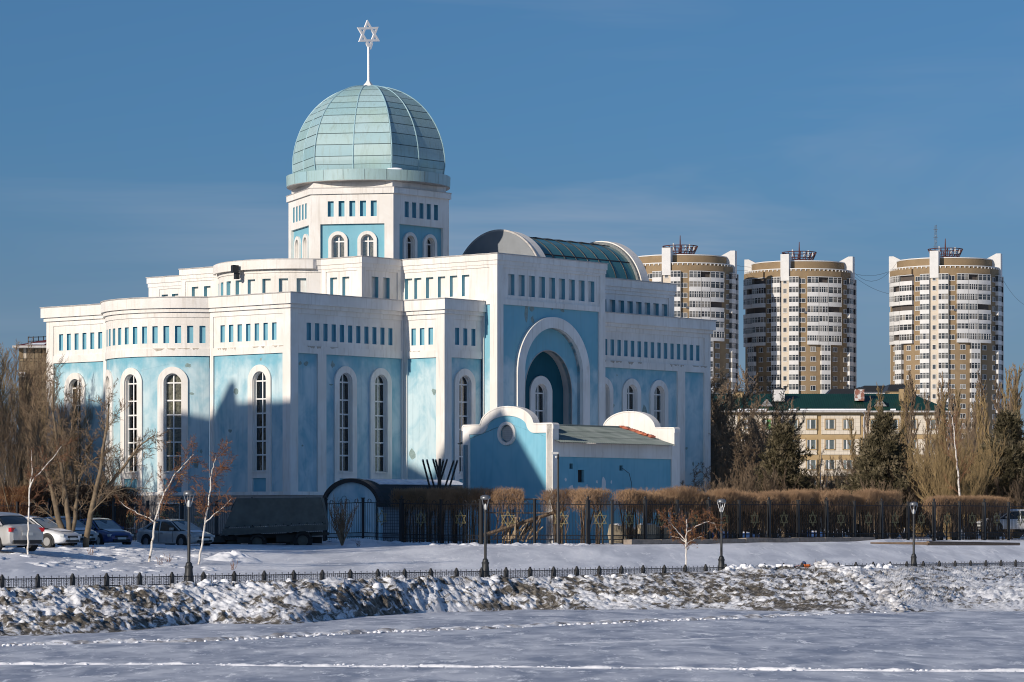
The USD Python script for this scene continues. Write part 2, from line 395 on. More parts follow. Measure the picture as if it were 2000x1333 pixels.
lower_wall(fmb, Lb, [Lb / 2 + (k - 6.5) * 0.79 for k in range(14)], [Lb / 2 - bay_R * math.radians(30), Lb / 2, Lb / 2 + bay_R * math.radians(30)], [], pl=0.02, pr=0.02, me=0.5)
fma, La = flat_map((0, 22.75), (0, 16.85))
lower_wall(fma, La, [22.75 - 21.35 + 0.767 * k for k in range(6)], [22.75 - 19.95], [(0, 0.70), (La - 0.3, La)], pl=0.70, pr=0.3)
fmw, Lw = flat_map((25.44, -2.9), (39.9, -2.9))
lower_wall(fmw, Lw, [38.46 - 25.44 - 0.75 * k for k in range(17)], [27.75 - 25.44, 30.85 - 25.44, 33.95 - 25.44], [(36.06 - 25.44, 36.9 - 25.44), (Lw - 0.72, Lw), (0, 0.5)], pl=0.2, pr=0.72)
# hidden sides, plain
for P, Q in (((39.9, -2.9), (39.9, 22.75)), ((39.9, 22.75), (25.44, 22.75)), ((14.2, 22.75), (0, 22.75))):
    f_, l_ = flat_map(P, Q)
    lower_wall(f_, l_, [], [l_ * k / 4 for k in (1, 2, 3)], [(0, 0.7), (l_ - 0.7, l_)])

# --- upper tier walls
def upper_wall(P, Q, niches, pl=0.4, pr=0.4, z0=13.4, S=UPP, colour='white_render'):
    f_, l_ = flat_map(P, Q)
    lower_wall(f_, l_, niches, [], [], pl, pr, S, z0=z0, colour=colour)
    return f_, l_
upper_wall((10.3, 7.15), (10.3, 3.5), [1.05, 2.15])
upper_wall((10.3, 3.5), (14.2, 3.5), [1.35, 2.45])
upper_wall((14.2, 3.5), (14.2, -4.84), [3.5 - t for t in (2.95, 2.13, 1.08, 0.03, -1.02, -2.07)], pl=0.05, pr=0.66)
upper_wall((10.3, 20.5), (10.3, 16.85), [1.3, 2.5])
upper_wall((14.2, 27.9), (14.2, 20.5), [1.6 + 1.05 * k for k in range(5)], pl=1.1)
fmu, Lu = arc_map(10.3 + bay_R * math.cos(half), 12.0, bay_R, half)
lower_wall(fmu, Lu, [Lu / 2 + (k - 3.5) * 1.22 for k in range(8)], [], [], 0.02, 0.02, UPP, me=0.5, z0=13.4, colour='white_render')
st_extr(plan_ring(upp_plan, 0.30, 0.11).intersection(sbox(0, 7.3, 11, 16.7)), 18.98, 19.58, M['white_render'], 'cornice')
RGT = dict(UPP, band=15.4, pan0=15.75, pan1=18.05, slab1=18.30, n0=16.30, n1=17.62)
f_, l_ = flat_map((25.44, -1.4), (37.6, -1.4))
lower_wall(f_, l_, [36.55 - 25.44 - 0.99 * k for k in range(11)], [], [], 0.3, 0.62, RGT, z0=13.0, colour='white_render')
f_, l_ = flat_map((37.6, -1.4), (37.6, 25.2))
lower_wall(f_, l_, [], [], [], 0.6, 0.6, RGT, z0=13.0, colour='white_render')
for P, Q in (((37.6, 25.2), (25.44, 25.2)), ((25.44, 27.9), (14.2, 27.9)), ((14.2, 20.5), (10.3, 20.5)), ((25.44, 25.2), (25.44, 27.9)), ((25.44, -4.84), (25.44, -1.4))):
    upper_wall(P, Q, [])

# --- entrance block front and its narrow side
fme, Le = flat_map((14.2, -4.84), (25.44, -4.84))
xc = 19.85 - 14.2
niche_band(fme, Le, [xc + (k - 4) * 1.04 for k in range(9)], UPP, 0.62, 0.62)
ring_c, ring_z = xc, 12.0
big = arch_poly(xc, 1.0, ring_z, 3.03, 40)
port = Polygon([(xc - 2.42, 1.0), (xc + 2.42, 1.0)] + [(xc + 2.42 * math.cos(a), 10.75 + 2.80 * math.sin(a)) for a in np.linspace(0, math.pi, 32)])
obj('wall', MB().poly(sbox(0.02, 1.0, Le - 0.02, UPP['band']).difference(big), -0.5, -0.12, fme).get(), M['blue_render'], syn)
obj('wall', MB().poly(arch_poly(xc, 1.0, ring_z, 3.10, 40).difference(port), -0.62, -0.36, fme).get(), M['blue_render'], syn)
obj('portal_arch', MB().poly(arch_poly(xc, 1.0, ring_z, 3.75, 40).difference(big), -0.40, 0.16, fme).get(), M['white_render'], syn)
obj('portal_reveal', MB().poly(port.buffer(0.05).difference(port), -1.08, -0.34, fme).get(), M['reveal_shade_render'], syn)
win_in = arch_poly(xc, 6.2, 10.75, 0.62)
obj('wall', MB().poly(port.buffer(0.05).difference(win_in), -1.35, -1.08, fme).get(), M['deep_teal'], syn)
window(fme, xc, r=0.62, z0=6.2, zs=10.75, rows=(10.75, 9.6, 8.65, 7.7, 6.9), r_out=1.15, depth=-1.08, leg_to=6.0, style='plain')
for a, b in ((0, 0.62), (Le - 0.66, Le)):
    obj('pilaster', MB().poly(sbox(max(a, 0.004), 1.0, min(b, Le - 0.004), UPP['band']), -0.3, 0.0, fme).get(), M['white_render'], syn)
fms, Ls = flat_map((14.2, -3.57), (14.2, -4.84))
obj('wall', MB().poly(sbox(0.02, 1.0, Ls - 0.02, UPP['band']), -0.4, -0.10, fms).get(), M['blue_render'], syn)
for a, b in ((0, 0.14), (Ls - 0.62, Ls)):
    obj('pilaster', MB().poly(sbox(max(a, 0.004), 1.0, min(b, Ls - 0.004), UPP['band']), -0.3, 0.0, fms).get(), M['white_render'], syn)
fmz, Lz = flat_map((25.44, -4.84), (25.44, -2.9))
obj('wall', MB().poly(sbox(0.02, 1.0, Lz - 0.02, UPP['band']), -0.4, -0.003, fmz).get(), M['white_render'], syn)

# --- drum, dome, finial
DS, DT = 20.0, 11.9
DC = W(DS, DT, 0.0)[:2]
nang = math.atan2(-B_[1], -B_[0])                               # outward normal of the shaded faces
RD = 5.72
hexv = lambda R, k: np.array([R * math.cos(nang + math.pi / 6 + k * math.pi / 3), R * math.sin(nang + math.pi / 6 + k * math.pi / 3)]) + DC
def hex_map(k, R):
    P, Q = hexv(R, k - 1), hexv(R, k)                           # left to right as seen from outside
    d = Q - P; L = np.linalg.norm(d); d /= L; n = np.array([d[1], -d[0]])
    def fm(x, z, dep):
        x, z, dep = np.broadcast_arrays(x, z, dep)
        xy = P + x[..., None] * d + dep[..., None] * n
        return np.concatenate([xy, z[..., None]], -1)
    return fm, L
DRZ = 14.5
DZ = CAMZ
for k in range(6):
    fm, L = hex_map(k, RD)
    xs = [L / 2 + (i - 2) * 0.75 for i in range(5)]
    wins = [L / 2 - 1.02, L / 2 + 1.02]
    slab = sbox(0, DRZ, L, 22.16 + DZ).difference(sbox(0.62, DRZ - 1, L - 0.62, 20.12 + DZ))
    holes = unary_union([sbox(x - 0.21, 20.62 + DZ, x + 0.21, 21.68 + DZ) for x in xs])
    obj('drum_wall', MB().poly(slab.difference(holes), -0.22, 0.0, fm).get(), M['white_render'], syn)
    for x in xs:
        niche(fm, x, 20.62 + DZ, 21.68 + DZ, 0.42, -0.24, 0.0, 'niche_blue')
    wall = sbox(0.62, DRZ, L - 0.62, 20.12 + DZ)
    for x in wins: wall = wall.difference(arch_poly(x, 17.35 + DZ, 18.95 + DZ, 0.45))
    obj('wall', MB().poly(wall, -0.5, -0.20, fm).get(), M['blue_render'], syn)
    for x in wins:
        window(fm, x, r=0.45, z0=17.35 + DZ, zs=18.95 + DZ, rows=(18.95 + DZ,), r_out=0.68, depth=-0.20, leg_to=17.2 + DZ, surround=0.14, style='plain')
hexpoly = lambda R: Polygon([tuple(hexv(R, k)) for k in range(6)])
obj('cornice', ring_mesh(hexpoly(RD + 0.16).difference(hexpoly(RD - 0.5)), 22.16 + DZ, 22.56 + DZ), M['white_render'], syn)
obj('coping', ring_mesh(hexpoly(RD + 0.20).difference(hexpoly(RD - 0.5)), 22.56 + DZ, 22.60 + DZ), M['flashing'], syn)
obj('drum_neck', ring_mesh(hexpoly(RD - 0.22).difference(hexpoly(RD - 0.6)), 22.60 + DZ, 23.10 + DZ), M['white_render'], syn)

def mat_dome(name):
    n = {'oi': ('object_info', {}), 'g': ('geometry', {}),
         'rp': ('rgb_ramp', {'ramp': [(0.0, (0.25, 0.41, 0.45)), (0.35, (0.29, 0.44, 0.45)), (0.7, (0.36, 0.49, 0.50)), (1.0, (0.29, 0.45, 0.49))]}),
         'm2': ('mapping', {'scale': (3.0, 3.0, 0.35)}), 'n2': ('noise_texture', {'scale': 1.8, 'detail': 5.0, 'roughness': 0.65}),
         'r2': ('map_range', {'from_min': 0.50, 'from_max': 0.80, 'to_min': 0.0, 'to_max': 0.62, 'clamp': True}),
         'n3': ('noise_texture', {'scale': 0.5, 'detail': 3.0}), 'r3': ('map_range', {'from_min': 0.5, 'from_max': 0.72, 'to_min': 0.0, 'to_max': 0.55, 'clamp': True}),
         'ma': ('mix', {'color2': (0.30, 0.42, 0.36)}), 'mb': ('mix', {'color2': (0.20, 0.25, 0.20)}),
         'p': ('principled_bsdf', {'roughness': 0.48, 'specular_ior_level': 0.45})}
    l = [('oi.random', 'rp.fac'), ('g.position', 'm2.vector'), ('m2.vector', 'n2.vector'), ('n2.fac', 'r2.value'), ('g.position', 'n3.vector'), ('n3.fac', 'r3.value'),
         ('rp.color', 'ma.color1'), ('r3.result', 'ma.fac'), ('ma.color', 'mb.color1'), ('r2.result', 'mb.fac'), ('mb.color', 'p.base_color')]
    M[name] = usdkit.material(stage, '/World/Looks/' + name, n, l, surface='p.BSDF')
mat_dome('dome_sheet')
mat_simple('dome_seam', (0.13, 0.21, 0.23), 0.6)
mat_simple('dome_rib', (0.28, 0.44, 0.49), 0.45, noise=(2.0, 0.2))
# circular eave ring: soffit and fascia sheets
RR, ZR0, ZR1 = 5.68, 23.05 + DZ, 23.78 + DZ
mb = MB().lathe([(RD - 0.75, 22.98 + DZ), (RR - 0.02, 23.02 + DZ), (RR - 0.02, ZR1 - 0.03), (5.0, ZR1 + 0.02)], (DC[0], DC[1], 0), 96)
eave = obj('eave_ring', mb.get(), M['flashing'], syn)
for k in range(24):
    a0, a1 = 2 * math.pi * (k + 0.01) / 24, 2 * math.pi * (k + 0.99) / 24
    aa = np.linspace(a0, a1, 6)
    v = []
    for r, z in ((RR, ZR0), (RR + 0.03, ZR1), (RR - 0.55, ZR1 + 0.05)):
        v += [(DC[0] + r * math.cos(a), DC[1] + r * math.sin(a), z) for a in aa]
    f = [[j * 6 + i, j * 6 + i + 1, (j + 1) * 6 + i + 1, (j + 1) * 6 + i] for j in range(2) for i in range(5)]
    obj('fascia_sheet', MB().add(v, f).get(), M['dome_sheet'], eave)
# dome: six flat-sided gores, each of two columns of metal sheets
RB, ZB, ZH = 5.42, 23.80 + DZ, 6.32
def prof(q):
    """q 0..1 from the base to the crown: (radius factor, height)"""
    z0 = 0.13
    if q < z0: return 1.0 - 0.02 * (z0 - q) / z0 * 1.0 + 0.0, q * ZH * 0.86
    a = (q - z0) / (1 - z0) * math.pi / 2
    return math.cos(a) ** 0.90 if a < math.pi / 2 - 1e-6 else 0.0, z0 * ZH * 0.86 + (ZH - z0 * ZH * 0.86) * math.sin(a)
qs = np.linspace(0, 0.985, 12) ** 0.97
qs = np.array([0.0, 0.075, 0.155, 0.235, 0.315, 0.39, 0.46, 0.525, 0.585, 0.66, 0.76, 0.87, 0.985])
def dome_pt(k, f, q, out=0.0):
    r, z = prof(q)
    P = hexv((RB + out) * max(r, 0.02), k - 1); Q = hexv((RB + out) * max(r, 0.02), k)
    xy = P + (Q - P) * f
    return np.array([xy[0], xy[1], ZB + z + out * 0.3])
dome = obj('dome', MB().add(*(lambda g: (np.vstack([dome_pt(k, f, q, -0.05) for k in range(6) for q in g for f in (0, 0.5, 1)]),
      [[(k * len(g) + j) * 3 + i, (k * len(g) + j) * 3 + i + 1, (k * len(g) + j + 1) * 3 + i + 1, (k * len(g) + j + 1) * 3 + i] for k in range(6) for j in range(len(g) - 1) for i in range(2)]))(np.linspace(0, 1, 40))).get(), M['dome_seam'], syn)
rng = random.Random(5)
for k in range(6):
    for h in range(2):
        for j in range(len(qs) - 1):
            f0, f1 = (0.012, 0.493) if h == 0 else (0.507, 0.988)
            shift = 0.006 if (h + j) % 2 else 0.0
            q0, q1 = qs[j] + 0.0026, qs[j + 1] - 0.0026
            o = rng.uniform(0.0, 0.018)
            v = [dome_pt(k, f, q, o) for q in np.linspace(q0, q1, 5) for f in np.linspace(f0, f1, 3)]
            fc = [[a * 3 + b, a * 3 + b + 1, (a + 1) * 3 + b + 1, (a + 1) * 3 + b] for a in range(4) for b in range(2)]
            mb = MB().add(v, fc)
            obj('dome_sheet', mb.get(), M['dome_sheet'], dome, smooth=True)
    for f in (0.0, 0.5):
        pts = [dome_pt(k, f, q, 0.012) for q in np.linspace(0, 0.985, 26)]
        obj('dome_rib', MB().tube(pts, 0.045, 6).get(), M['dome_rib'], dome)
obj('snow_patch', MB().sphere(tuple(dome_pt(0, 0.05, 0, 0.12) - np.array([0, 0, 0.02])), (0.55, 0.25, 0.12), 2).get(), M['snow'], dome)
ZT = ZB + ZH
obj('finial_base', MB().lathe([(0.42, -0.12), (0.38, 0.05), (0.16, 0.30), (0.10, 0.42)], (DC[0], DC[1], ZT), 6).get(), M['white_render'], syn)
mat_simple('finial_white', (0.82, 0.80, 0.78), 0.4)
obj('finial_pole', MB().tube([(DC[0], DC[1], ZT), (DC[0], DC[1], ZT + 2.75)], [0.10, 0.08], 10).get(), M['finial_white'], syn)
def star_poly(R, w, stretch=1.0):
    """outline of a six pointed star: two crossed triangle frames"""
    out = Polygon()
    for k in (0, 1):
        tri = Polygon([(R * math.sin(math.pi * k + 2 * math.pi * i / 3), R * math.cos(math.pi * k + 2 * math.pi * i / 3) * stretch) for i in range(3)])
        out = out.union(tri.difference(tri.buffer(-w, join_style=2)))
    return out
sd = A_ * 0.0
sdir = np.array([math.cos(math.radians(-9)), math.sin(math.radians(-9))])
sdir = np.array([0.93, -0.36]) if False else np.array([0.82, 0.57])
def star_map(x, z, k):
    x, z, k = np.broadcast_arrays(x, z, k)
    x, z = x * math.cos(0.11) - z * math.sin(0.11), x * math.sin(0.11) + z * math.cos(0.11)
    n = np.array([sdir[1], -sdir[0]])
    xy = DC + x[..., None] * sdir + k[..., None] * n
    return np.concatenate([xy, (z + ZT + 3.62)[..., None]], -1)
obj('star_finial', MB().poly(star_poly(1.0, 0.15), -0.06, 0.06, star_map).poly(Polygon([(-0.3, -0.62), (0.3, -0.62), (0.08, -1.05), (-0.08, -1.05)]), -0.055, 0.055, star_map).get(), M['finial_white'], syn)

# --- barrel vault with glazing between two white arches
VT, VZ = 6.6, 18.6
def vault_pts(s, r, a):
    return W(np.full_like(np.asarray(a, float), s), VT - r * np.sin(a), VZ + r * np.cos(a))
def vault_arch(s0, s1, r0, r1, mat, name, solid=False):
    aa = np.linspace(-math.pi / 2, math.pi / 2, 49)
    if solid:
        poly = Polygon([(VT - r1 * math.sin(a), VZ + r1 * math.cos(a)) for a in aa])
    else:
        poly = Polygon([(VT - r1 * math.sin(a), VZ + r1 * math.cos(a)) for a in aa] + [(VT - r0 * math.sin(a), VZ + r0 * math.cos(a)) for a in aa[::-1]])
    m = extrude_polygon(poly, s1 - s0, engine='earcut')
    v = W(m.vertices[:, 2] + s0, m.vertices[:, 0], m.vertices[:, 1])
    return obj(name, (v, m.faces), mat, syn)
mat_simple('disc_shade_grey', (0.22, 0.235, 0.25), 0.55, noise=(1.2, 0.12))  # grey stands in for the drum shadow across the end disc
vault_arch(27.7, 28.7, 0, 4.1, M['white_render'], 'vault_end', True)
vault_arch(27.60, 27.697, 0, 4.02, M['disc_shade_grey'], 'vault_end_plate', True)
vault_arch(39.0, 39.9, 0, 4.1, M['white_render'], 'vault_end', True)
mat_simple('vault_trim', (0.16, 0.17, 0.17), 0.5, noise=(9, 0.5))
vault_arch(27.62, 27.74, 4.03, 4.16, M['flashing'], 'vault_trim')
vault_arch(38.75, 39.05, 3.82, 4.02, M['vault_trim'], 'vault_trim')
n = {'p': ('principled_bsdf', {'base_color': (0.05, 0.16, 0.17), 'roughness': 0.10, 'specular_ior_level': 0.6}), 'oi': ('object_info', {}), 'rp': ('rgb_ramp', {'ramp': [(0, (0.035, 0.13, 0.14)), (1, (0.07, 0.20, 0.21))]})}
M['vault_glass'] = usdkit.material(stage, '/World/Looks/vault_glass', n, [('oi.random', 'rp.fac'), ('rp.color', 'p.base_color')], surface='p.BSDF')
ss = np.linspace(28.7, 39.0, 9)
angs = [math.radians(a) for a in (-90, -52, -18, 18, 52, 90)]
for i in range(8):
    for j in range(5):
        aa = np.linspace(angs[j] + 0.012, angs[j + 1] - 0.012, 8)
        r = 3.82
        v = np.vstack([vault_pts(ss[i] + 0.05, r, aa), vault_pts(ss[i + 1] - 0.05, r, aa)])
        f = [[a, a + 1, a + 9, a + 8] for a in range(7)]
        obj('vault_pane', MB().add(v, f).get(), M['vault_glass'], syn, smooth=True)
for s in ss[1:-1]:
    obj('vault_rib', MB().tube(vault_pts(s, 3.82, np.linspace(-1.57, 1.57, 25)), 0.055, 5).get(), M['dark_metal'], syn)
for a in angs[1:-1]:
    obj('vault_bar', MB().tube([vault_pts(28.7, 3.82, np.array([a]))[0], vault_pts(39.0, 3.82, np.array([a]))[0]], 0.05, 5).get(), M['dark_metal'], syn)

# --- floodlight on the upper bay
c = fmu(np.array([Lu / 2 + bay_R * math.radians(-2)]), np.array([19.05]), np.array([0.62]))[0]
fl = obj('floodlight', MB().box(c, (0.42, 0.35, 0.5), 0.5).box(c - np.array([-0.12, -0.12, 0.45]), (0.3, 0.3, 0.42), 0.5).get(), M['dark_metal'], syn)

# --- patches of fallen paint (irregular, slightly proud scabs)
rng = random.Random(11)
def patch(fm, x, z, w, h, mat='peeled', seed=0, dep=-0.12, me=None):
    r = random.Random(seed)
    n = 11
    pts = []
    for i in range(n):
        a = 2 * math.pi * i / n
        k = r.uniform(0.55, 1.05)
        pts.append((x + w / 2 * k * math.cos(a), z + h / 2 * k * math.sin(a)))
    obj('peeled_patch', MB().poly(Polygon(pts).buffer(0), dep - 0.02, dep + 0.006, fm, me).get(), M[mat], syn)
for i, (x, z, w, h) in enumerate(((7.15 - 4.93, 10.5, 0.45, 0.55), (7.15 - 2.7, 12.45, 0.22, 0.25), (1.7, 8.0, 0.35, 0.3))):
    patch(fmL, x, z, w, h, seed=i)
for i, (x, z, w, h) in enumerate(((1.0, 12.15, 0.30, 0.30), (1.55, 12.15, 0.5, 0.38), (3.95, 12.2, 0.42, 0.5), (3.8, 10.9, 0.4, 0.14), (1.2, 7.0, 0.2, 0.15))):
    patch(fmR, x, z, w, h, seed=20 + i)
for i, (x, z, w, h) in enumerate(((2.6, 10.6, 0.55, 0.5), (0.7, 6.6, 0.7, 0.8))):
    patch(fm1, x, z, w, h, seed=40 + i)
for i, (x, z, w, h) in enumerate(((xc - 2.55, 16.0, 0.45, 1.5), (xc - 2.0, 16.2, 0.6, 0.5), (xc - 1.95, 15.5, 0.35, 0.6), (xc + 1.15, 16.25, 0.55, 0.3), (xc + 0.1, 16.3, 0.2, 0.2))):
    patch(fme, x, z, w, h, seed=60 + i)
for i, (x, z, w, h) in enumerate(((32.35 - 25.44, 9.5, 0.9, 1.7), (28.9 - 25.44, 10.2, 0.35, 0.3), (38.0 - 25.44, 6.3, 0.3, 0.35), (37.2 - 25.44, 7.4, 0.4, 0.25), (29.3 - 25.44, 12.3, 0.15, 0.15))):
    patch(fmw, x, z, w, h, seed=80 + i)
for i, (x, z, w, h) in enumerate(((Lb - 0.85, 5.9, 0.4, 0.8), (Lb - 0.55, 6.7, 0.25, 0.3), (Lb - 1.4, 12.2, 0.5, 0.35), (Lb - 1.2, 10.4, 0.4, 0.2))):
    patch(fmb, x, z, w, h, seed=100 + i, me=0.5)
# flaked strip under the friezes
def flaked(fm, x0, x1, z, seed, me=None, dep=0.0):
    r = random.Random(seed); x = x0
    while x < x1:
        w = r.uniform(0.15, 0.9); h = r.uniform(0.05, 0.22)
        if r.random() < 0.6:
            pts = [(x, z)] + [(x + w * k / 6, z - h * r.uniform(0.2, 1.0)) for k in range(1, 6)] + [(x + w, z)]
            g = Polygon(pts).buffer(0)
            if g.area > 0.002: obj('flaked_strip', MB().poly(g, dep - 0.02, dep + 0.006, fm, me).get(), M['bare_plaster'], syn)
        x += w * 1.15
flaked(fmL, 0.4, 6.4, 13.27, 1)
flaked(fmb, Lb - 3.8, Lb - 0.1, 13.3, 2, me=0.5)
flaked(fmw, 2.2, 13.4, 13.27, 3)
flaked(fm1, 0.4, 2.8, 13.27, 4)
flaked(fmR, 1.5, 6.0, 13.27, 6)

# basement windows in the plinth
for fm, x, me in ((fmb, Lb / 2 - 0.2, 0.5), (fmb, Lb / 2 + 3.0, 0.5), (fmL, 4.4, None)):
    w = obj('basement_window', MB().poly(sbox(x - 0.75, 1.75, x + 0.75, 3.45).difference(sbox(x - 0.66, 1.84, x + 0.66, 3.36)), 0.0, 0.12, fm, me).get(), M['window_frame'], syn)
    obj('pane', MB().poly(sbox(x - 0.66, 1.84, x - 0.03, 3.36), 0.03, 0.06, fm, me).get(), M['curtain'], w)
    obj('pane', MB().poly(sbox(x + 0.03, 1.84, x + 0.66, 3.36), 0.03, 0.06, fm, me).get(), M['curtain'], w)
# ------------------------------------------------------------------ ground, bank, ice
FD = np.array([0.578, 0.812]); FD /= np.linalg.norm(FD)
F0 = np.array([-17.5, 110.0])
ICE = -1.30
def y_low(az):
    d = (17.5 + 110 * az) / (FD[0] - FD[1] * az)
    return 110 + FD[1] * d
TL, TR = np.array([-1.65, 172.0]), np.array([5.0, 172.0])        # the two bends of the tall fence
def y_tall(az):
    az = np.asarray(az, float)
    dl = (TL[0] - TL[1] * az) / (-B_[0] + B_[1] * az)
    dr = (TR[1] * az - TR[0]) / (A_[0] - A_[1] * az)
    return np.where(az < TL[0] / TL[1], TL[1] + B_[1] * dl, np.where(az > TR[0] / TR[1], TR[1] + A_[1] * dr, 172.0))
def sm(t): t = np.clip(t, 0, 1); return t * t * (3 - 2 * t)
U = lambda az: 1000 + az * FPX
def land_z(x, y):
    """height of the snowy land behind the low railing"""
    x, y = np.broadcast_arrays(np.asarray(x, float), np.asarray(y, float))
    az = np.clip(x / np.maximum(y, 1), -0.28, 0.2)
    yl, yt = y_low(az), y_tall(az)
    rise = np.interp(U(az), [-400, 40, 320, 700, 2600], [26, 28, 48, 60, 60])
    rise = np.minimum(rise, np.maximum(yt - yl - 1, 6))
    base = -0.0036 * np.clip((yl - 110) / FD[1], 0, 90)
    q = sm((y - yl - 1.0) / rise)
    z = base + (1.05 - base) * q
    p = np.stack([x * 0.16, y * 0.10, np.zeros_like(x)], -1)
    w = np.clip((y - yl) / 6, 0, 1)
    z = z + w * (0.10 * (meshkit.fbm(p * 1.3, 3, 3) - 0.5) + 0.045 * (meshkit.fbm(np.stack([x * 0.5, y * 1.2, 0 * x], -1), 3, 9) - 0.5))
    # hump of ploughed snow before the right part of the tall fence
    z = z + 0.25 * np.exp(-((U(az) - 1740) / 55) ** 2 - ((y - (yt - 3.5)) / 2.2) ** 2) + 0.28 * np.exp(-((U(az) - 700) / 60) ** 2 - ((y - (yt - 2.0)) / 2.0) ** 2)
    return z

def grid_mesh(X, Y, Z):
    n, m = X.shape
    v = np.stack([X, Y, Z], -1).reshape(-1, 3)
    i, j = np.meshgrid(np.arange(n - 1), np.arange(m - 1), indexing='ij')
    q = np.stack([i * m + j, i * m + j + 1, (i + 1) * m + j + 1, (i + 1) * m + j], -1).reshape(-1, 4)
    return v, np.vstack([q[:, [0, 1, 2]], q[:, [0, 2, 3]]])

def mat_snow(name, base, grey, stretch, lo, hi, dirt=None, bump=0.35, rough=0.65, dust=None):
    """wind-scoured snow: bright drifted streaks over greyer crust"""
    n = {'g': ('geometry', {}), 'm': ('mapping', {'scale': stretch}), 'n1': ('noise_texture', {'scale': 1.0, 'detail': 8.0, 'roughness': 0.62, 'distortion': 0.4}),
         'r': ('map_range', {'from_min': lo, 'from_max': hi, 'to_min': 0.0, 'to_max': 1.0, 'clamp': True}), 'mx': ('mix', {'color1': grey, 'color2': base}),
         'n2': ('noise_texture', {'scale': 2.6, 'detail': 8.0, 'roughness': 0.78}), 'b': ('bump', {'strength': bump, 'distance': 0.10}),
         'p': ('principled_bsdf', {'roughness': rough, 'specular_ior_level': 0.3})}
    l = [('g.position', 'm.vector'), ('m.vector', 'n1.vector'), ('n1.fac', 'r.value'), ('r.result', 'mx.fac'), ('mx.color', 'p.base_color'),
         ('g.position', 'n2.vector'), ('n2.fac', 'b.height'), ('b.normal', 'p.normal')]
    if dirt:
        n['n3'] = ('noise_texture', {'scale': dirt[1], 'detail': 6.0, 'roughness': 0.65}); n['r3'] = ('map_range', {'from_min': dirt[2], 'from_max': dirt[3], 'to_min': 0.0, 'to_max': dirt[4], 'clamp': True}); n['md'] = ('mix', {'color2': dirt[0]})
        l = [x for x in l if x != ('mx.color', 'p.base_color')] + [('g.position', 'n3.vector'), ('n3.fac', 'r3.value'), ('r3.result', 'md.fac'), ('mx.color', 'md.color1'), ('md.color', 'p.base_color')]
    if dust:
        # crisp patches of fresh blown snow
        n.update({'md1': ('mapping', {'scale': dust[1]}), 'nd': ('noise_texture', {'scale': 1.0, 'detail': 9.0, 'roughness': 0.74, 'distortion': 0.3}), 'rd': ('map_range', {'from_min': dust[2], 'from_max': dust[3], 'to_min': 0.0, 'to_max': 0.9, 'clamp': True}), 'mdu': ('mix', {'color2': dust[0]})})
        last = [a for a, b in l if b == 'p.base_color'][0]
        l = [x for x in l if x[1] != 'p.base_color'] + [('g.position', 'md1.vector'), ('md1.vector', 'nd.vector'), ('nd.fac', 'rd.value'), ('rd.result', 'mdu.fac'), (last, 'mdu.color1'), ('mdu.color', 'p.base_color')]
    M[name] = usdkit.material(stage, '/World/Looks/' + name, n, l, surface='p.BSDF')
mat_snow('land_snow', (0.84, 0.85, 0.88), (0.56, 0.58, 0.63), (0.55, 0.09, 1.0), 0.38, 0.62, ((0.24, 0.21, 0.18), 0.22, 0.64, 0.78, 0.45), 0.7, dust=((0.95, 0.95, 0.96), (1.8, 0.22, 1.0), 0.56, 0.63))
mat_snow('ice_snow', (0.64, 0.66, 0.71), (0.275, 0.31, 0.39), (0.75, 0.26, 1.0), 0.38, 0.62, None, 0.7, 0.6, dust=((0.92, 0.93, 0.95), (2.2, 0.55, 1.0), 0.555, 0.63))
mat_snow('ridge_snow', (0.90, 0.90, 0.92), (0.66, 0.68, 0.72), (2.0, 2.0, 2.0), 0.35, 0.6, None, 0.4)
mat_snow('crust_snow', (0.80, 0.81, 0.84), (0.30, 0.29, 0.29), (0.9, 0.9, 0.9), 0.42, 0.58, ((0.10, 0.085, 0.07), 2.2, 0.55, 0.65, 0.8), 0.5)

# river ice, wide enough to reach beyond the frame
az = np.linspace(-0.34, 0.34, 300)
yy = np.concatenate([np.linspace(4, 60, 20), np.linspace(60.6, 150, 170)])
AZ, YY = np.meshgrid(az, yy, indexing='ij')
X = AZ * YY
Z = ICE + 0.05 * (meshkit.fbm(np.stack([X * 0.25, YY * 0.6, 0 * X], -1), 4, 1) - 0.5) + 0.02 * (meshkit.fbm(np.stack([X * 0.9, YY * 2.4, 0 * X], -1), 3, 2) - 0.5)
tag(obj('river_ice', grid_mesh(X, YY, Z), M['ice_snow'], smooth=True), kind='structure')
# the river goes on behind and beside the camera
tag(obj('river_ice', MB().add([(-900, -900, ICE - 0.06), (900, -900, ICE - 0.06), (900, 160, ICE - 0.06), (-900, 160, ICE - 0.06)], [[0, 1, 2, 3]]).get(), M['ice_snow']), kind='structure')

# land
az = np.concatenate([np.linspace(-0.9, -0.3, 20)[:-1], np.linspace(-0.3, 0.3, 320), np.linspace(0.3, 0.9, 20)[1:]])
rows = np.concatenate([np.linspace(0, 1, 130) ** 1.15 * 100, np.linspace(104, 400, 30), np.geomspace(430, 6000, 14)])
AZ, RR_ = np.meshgrid(az, rows, indexing='ij')
YL = y_low(np.clip(AZ, -0.3, 0.3)) - 0.3
YY = YL + RR_
X = AZ * YY
Z = land_z(X, YY)
Z = np.where(RR_ > 300, 1.0, Z)
tag(obj('snowy_ground', grid_mesh(X, YY, Z), M['land_snow'], smooth=True), kind='structure')

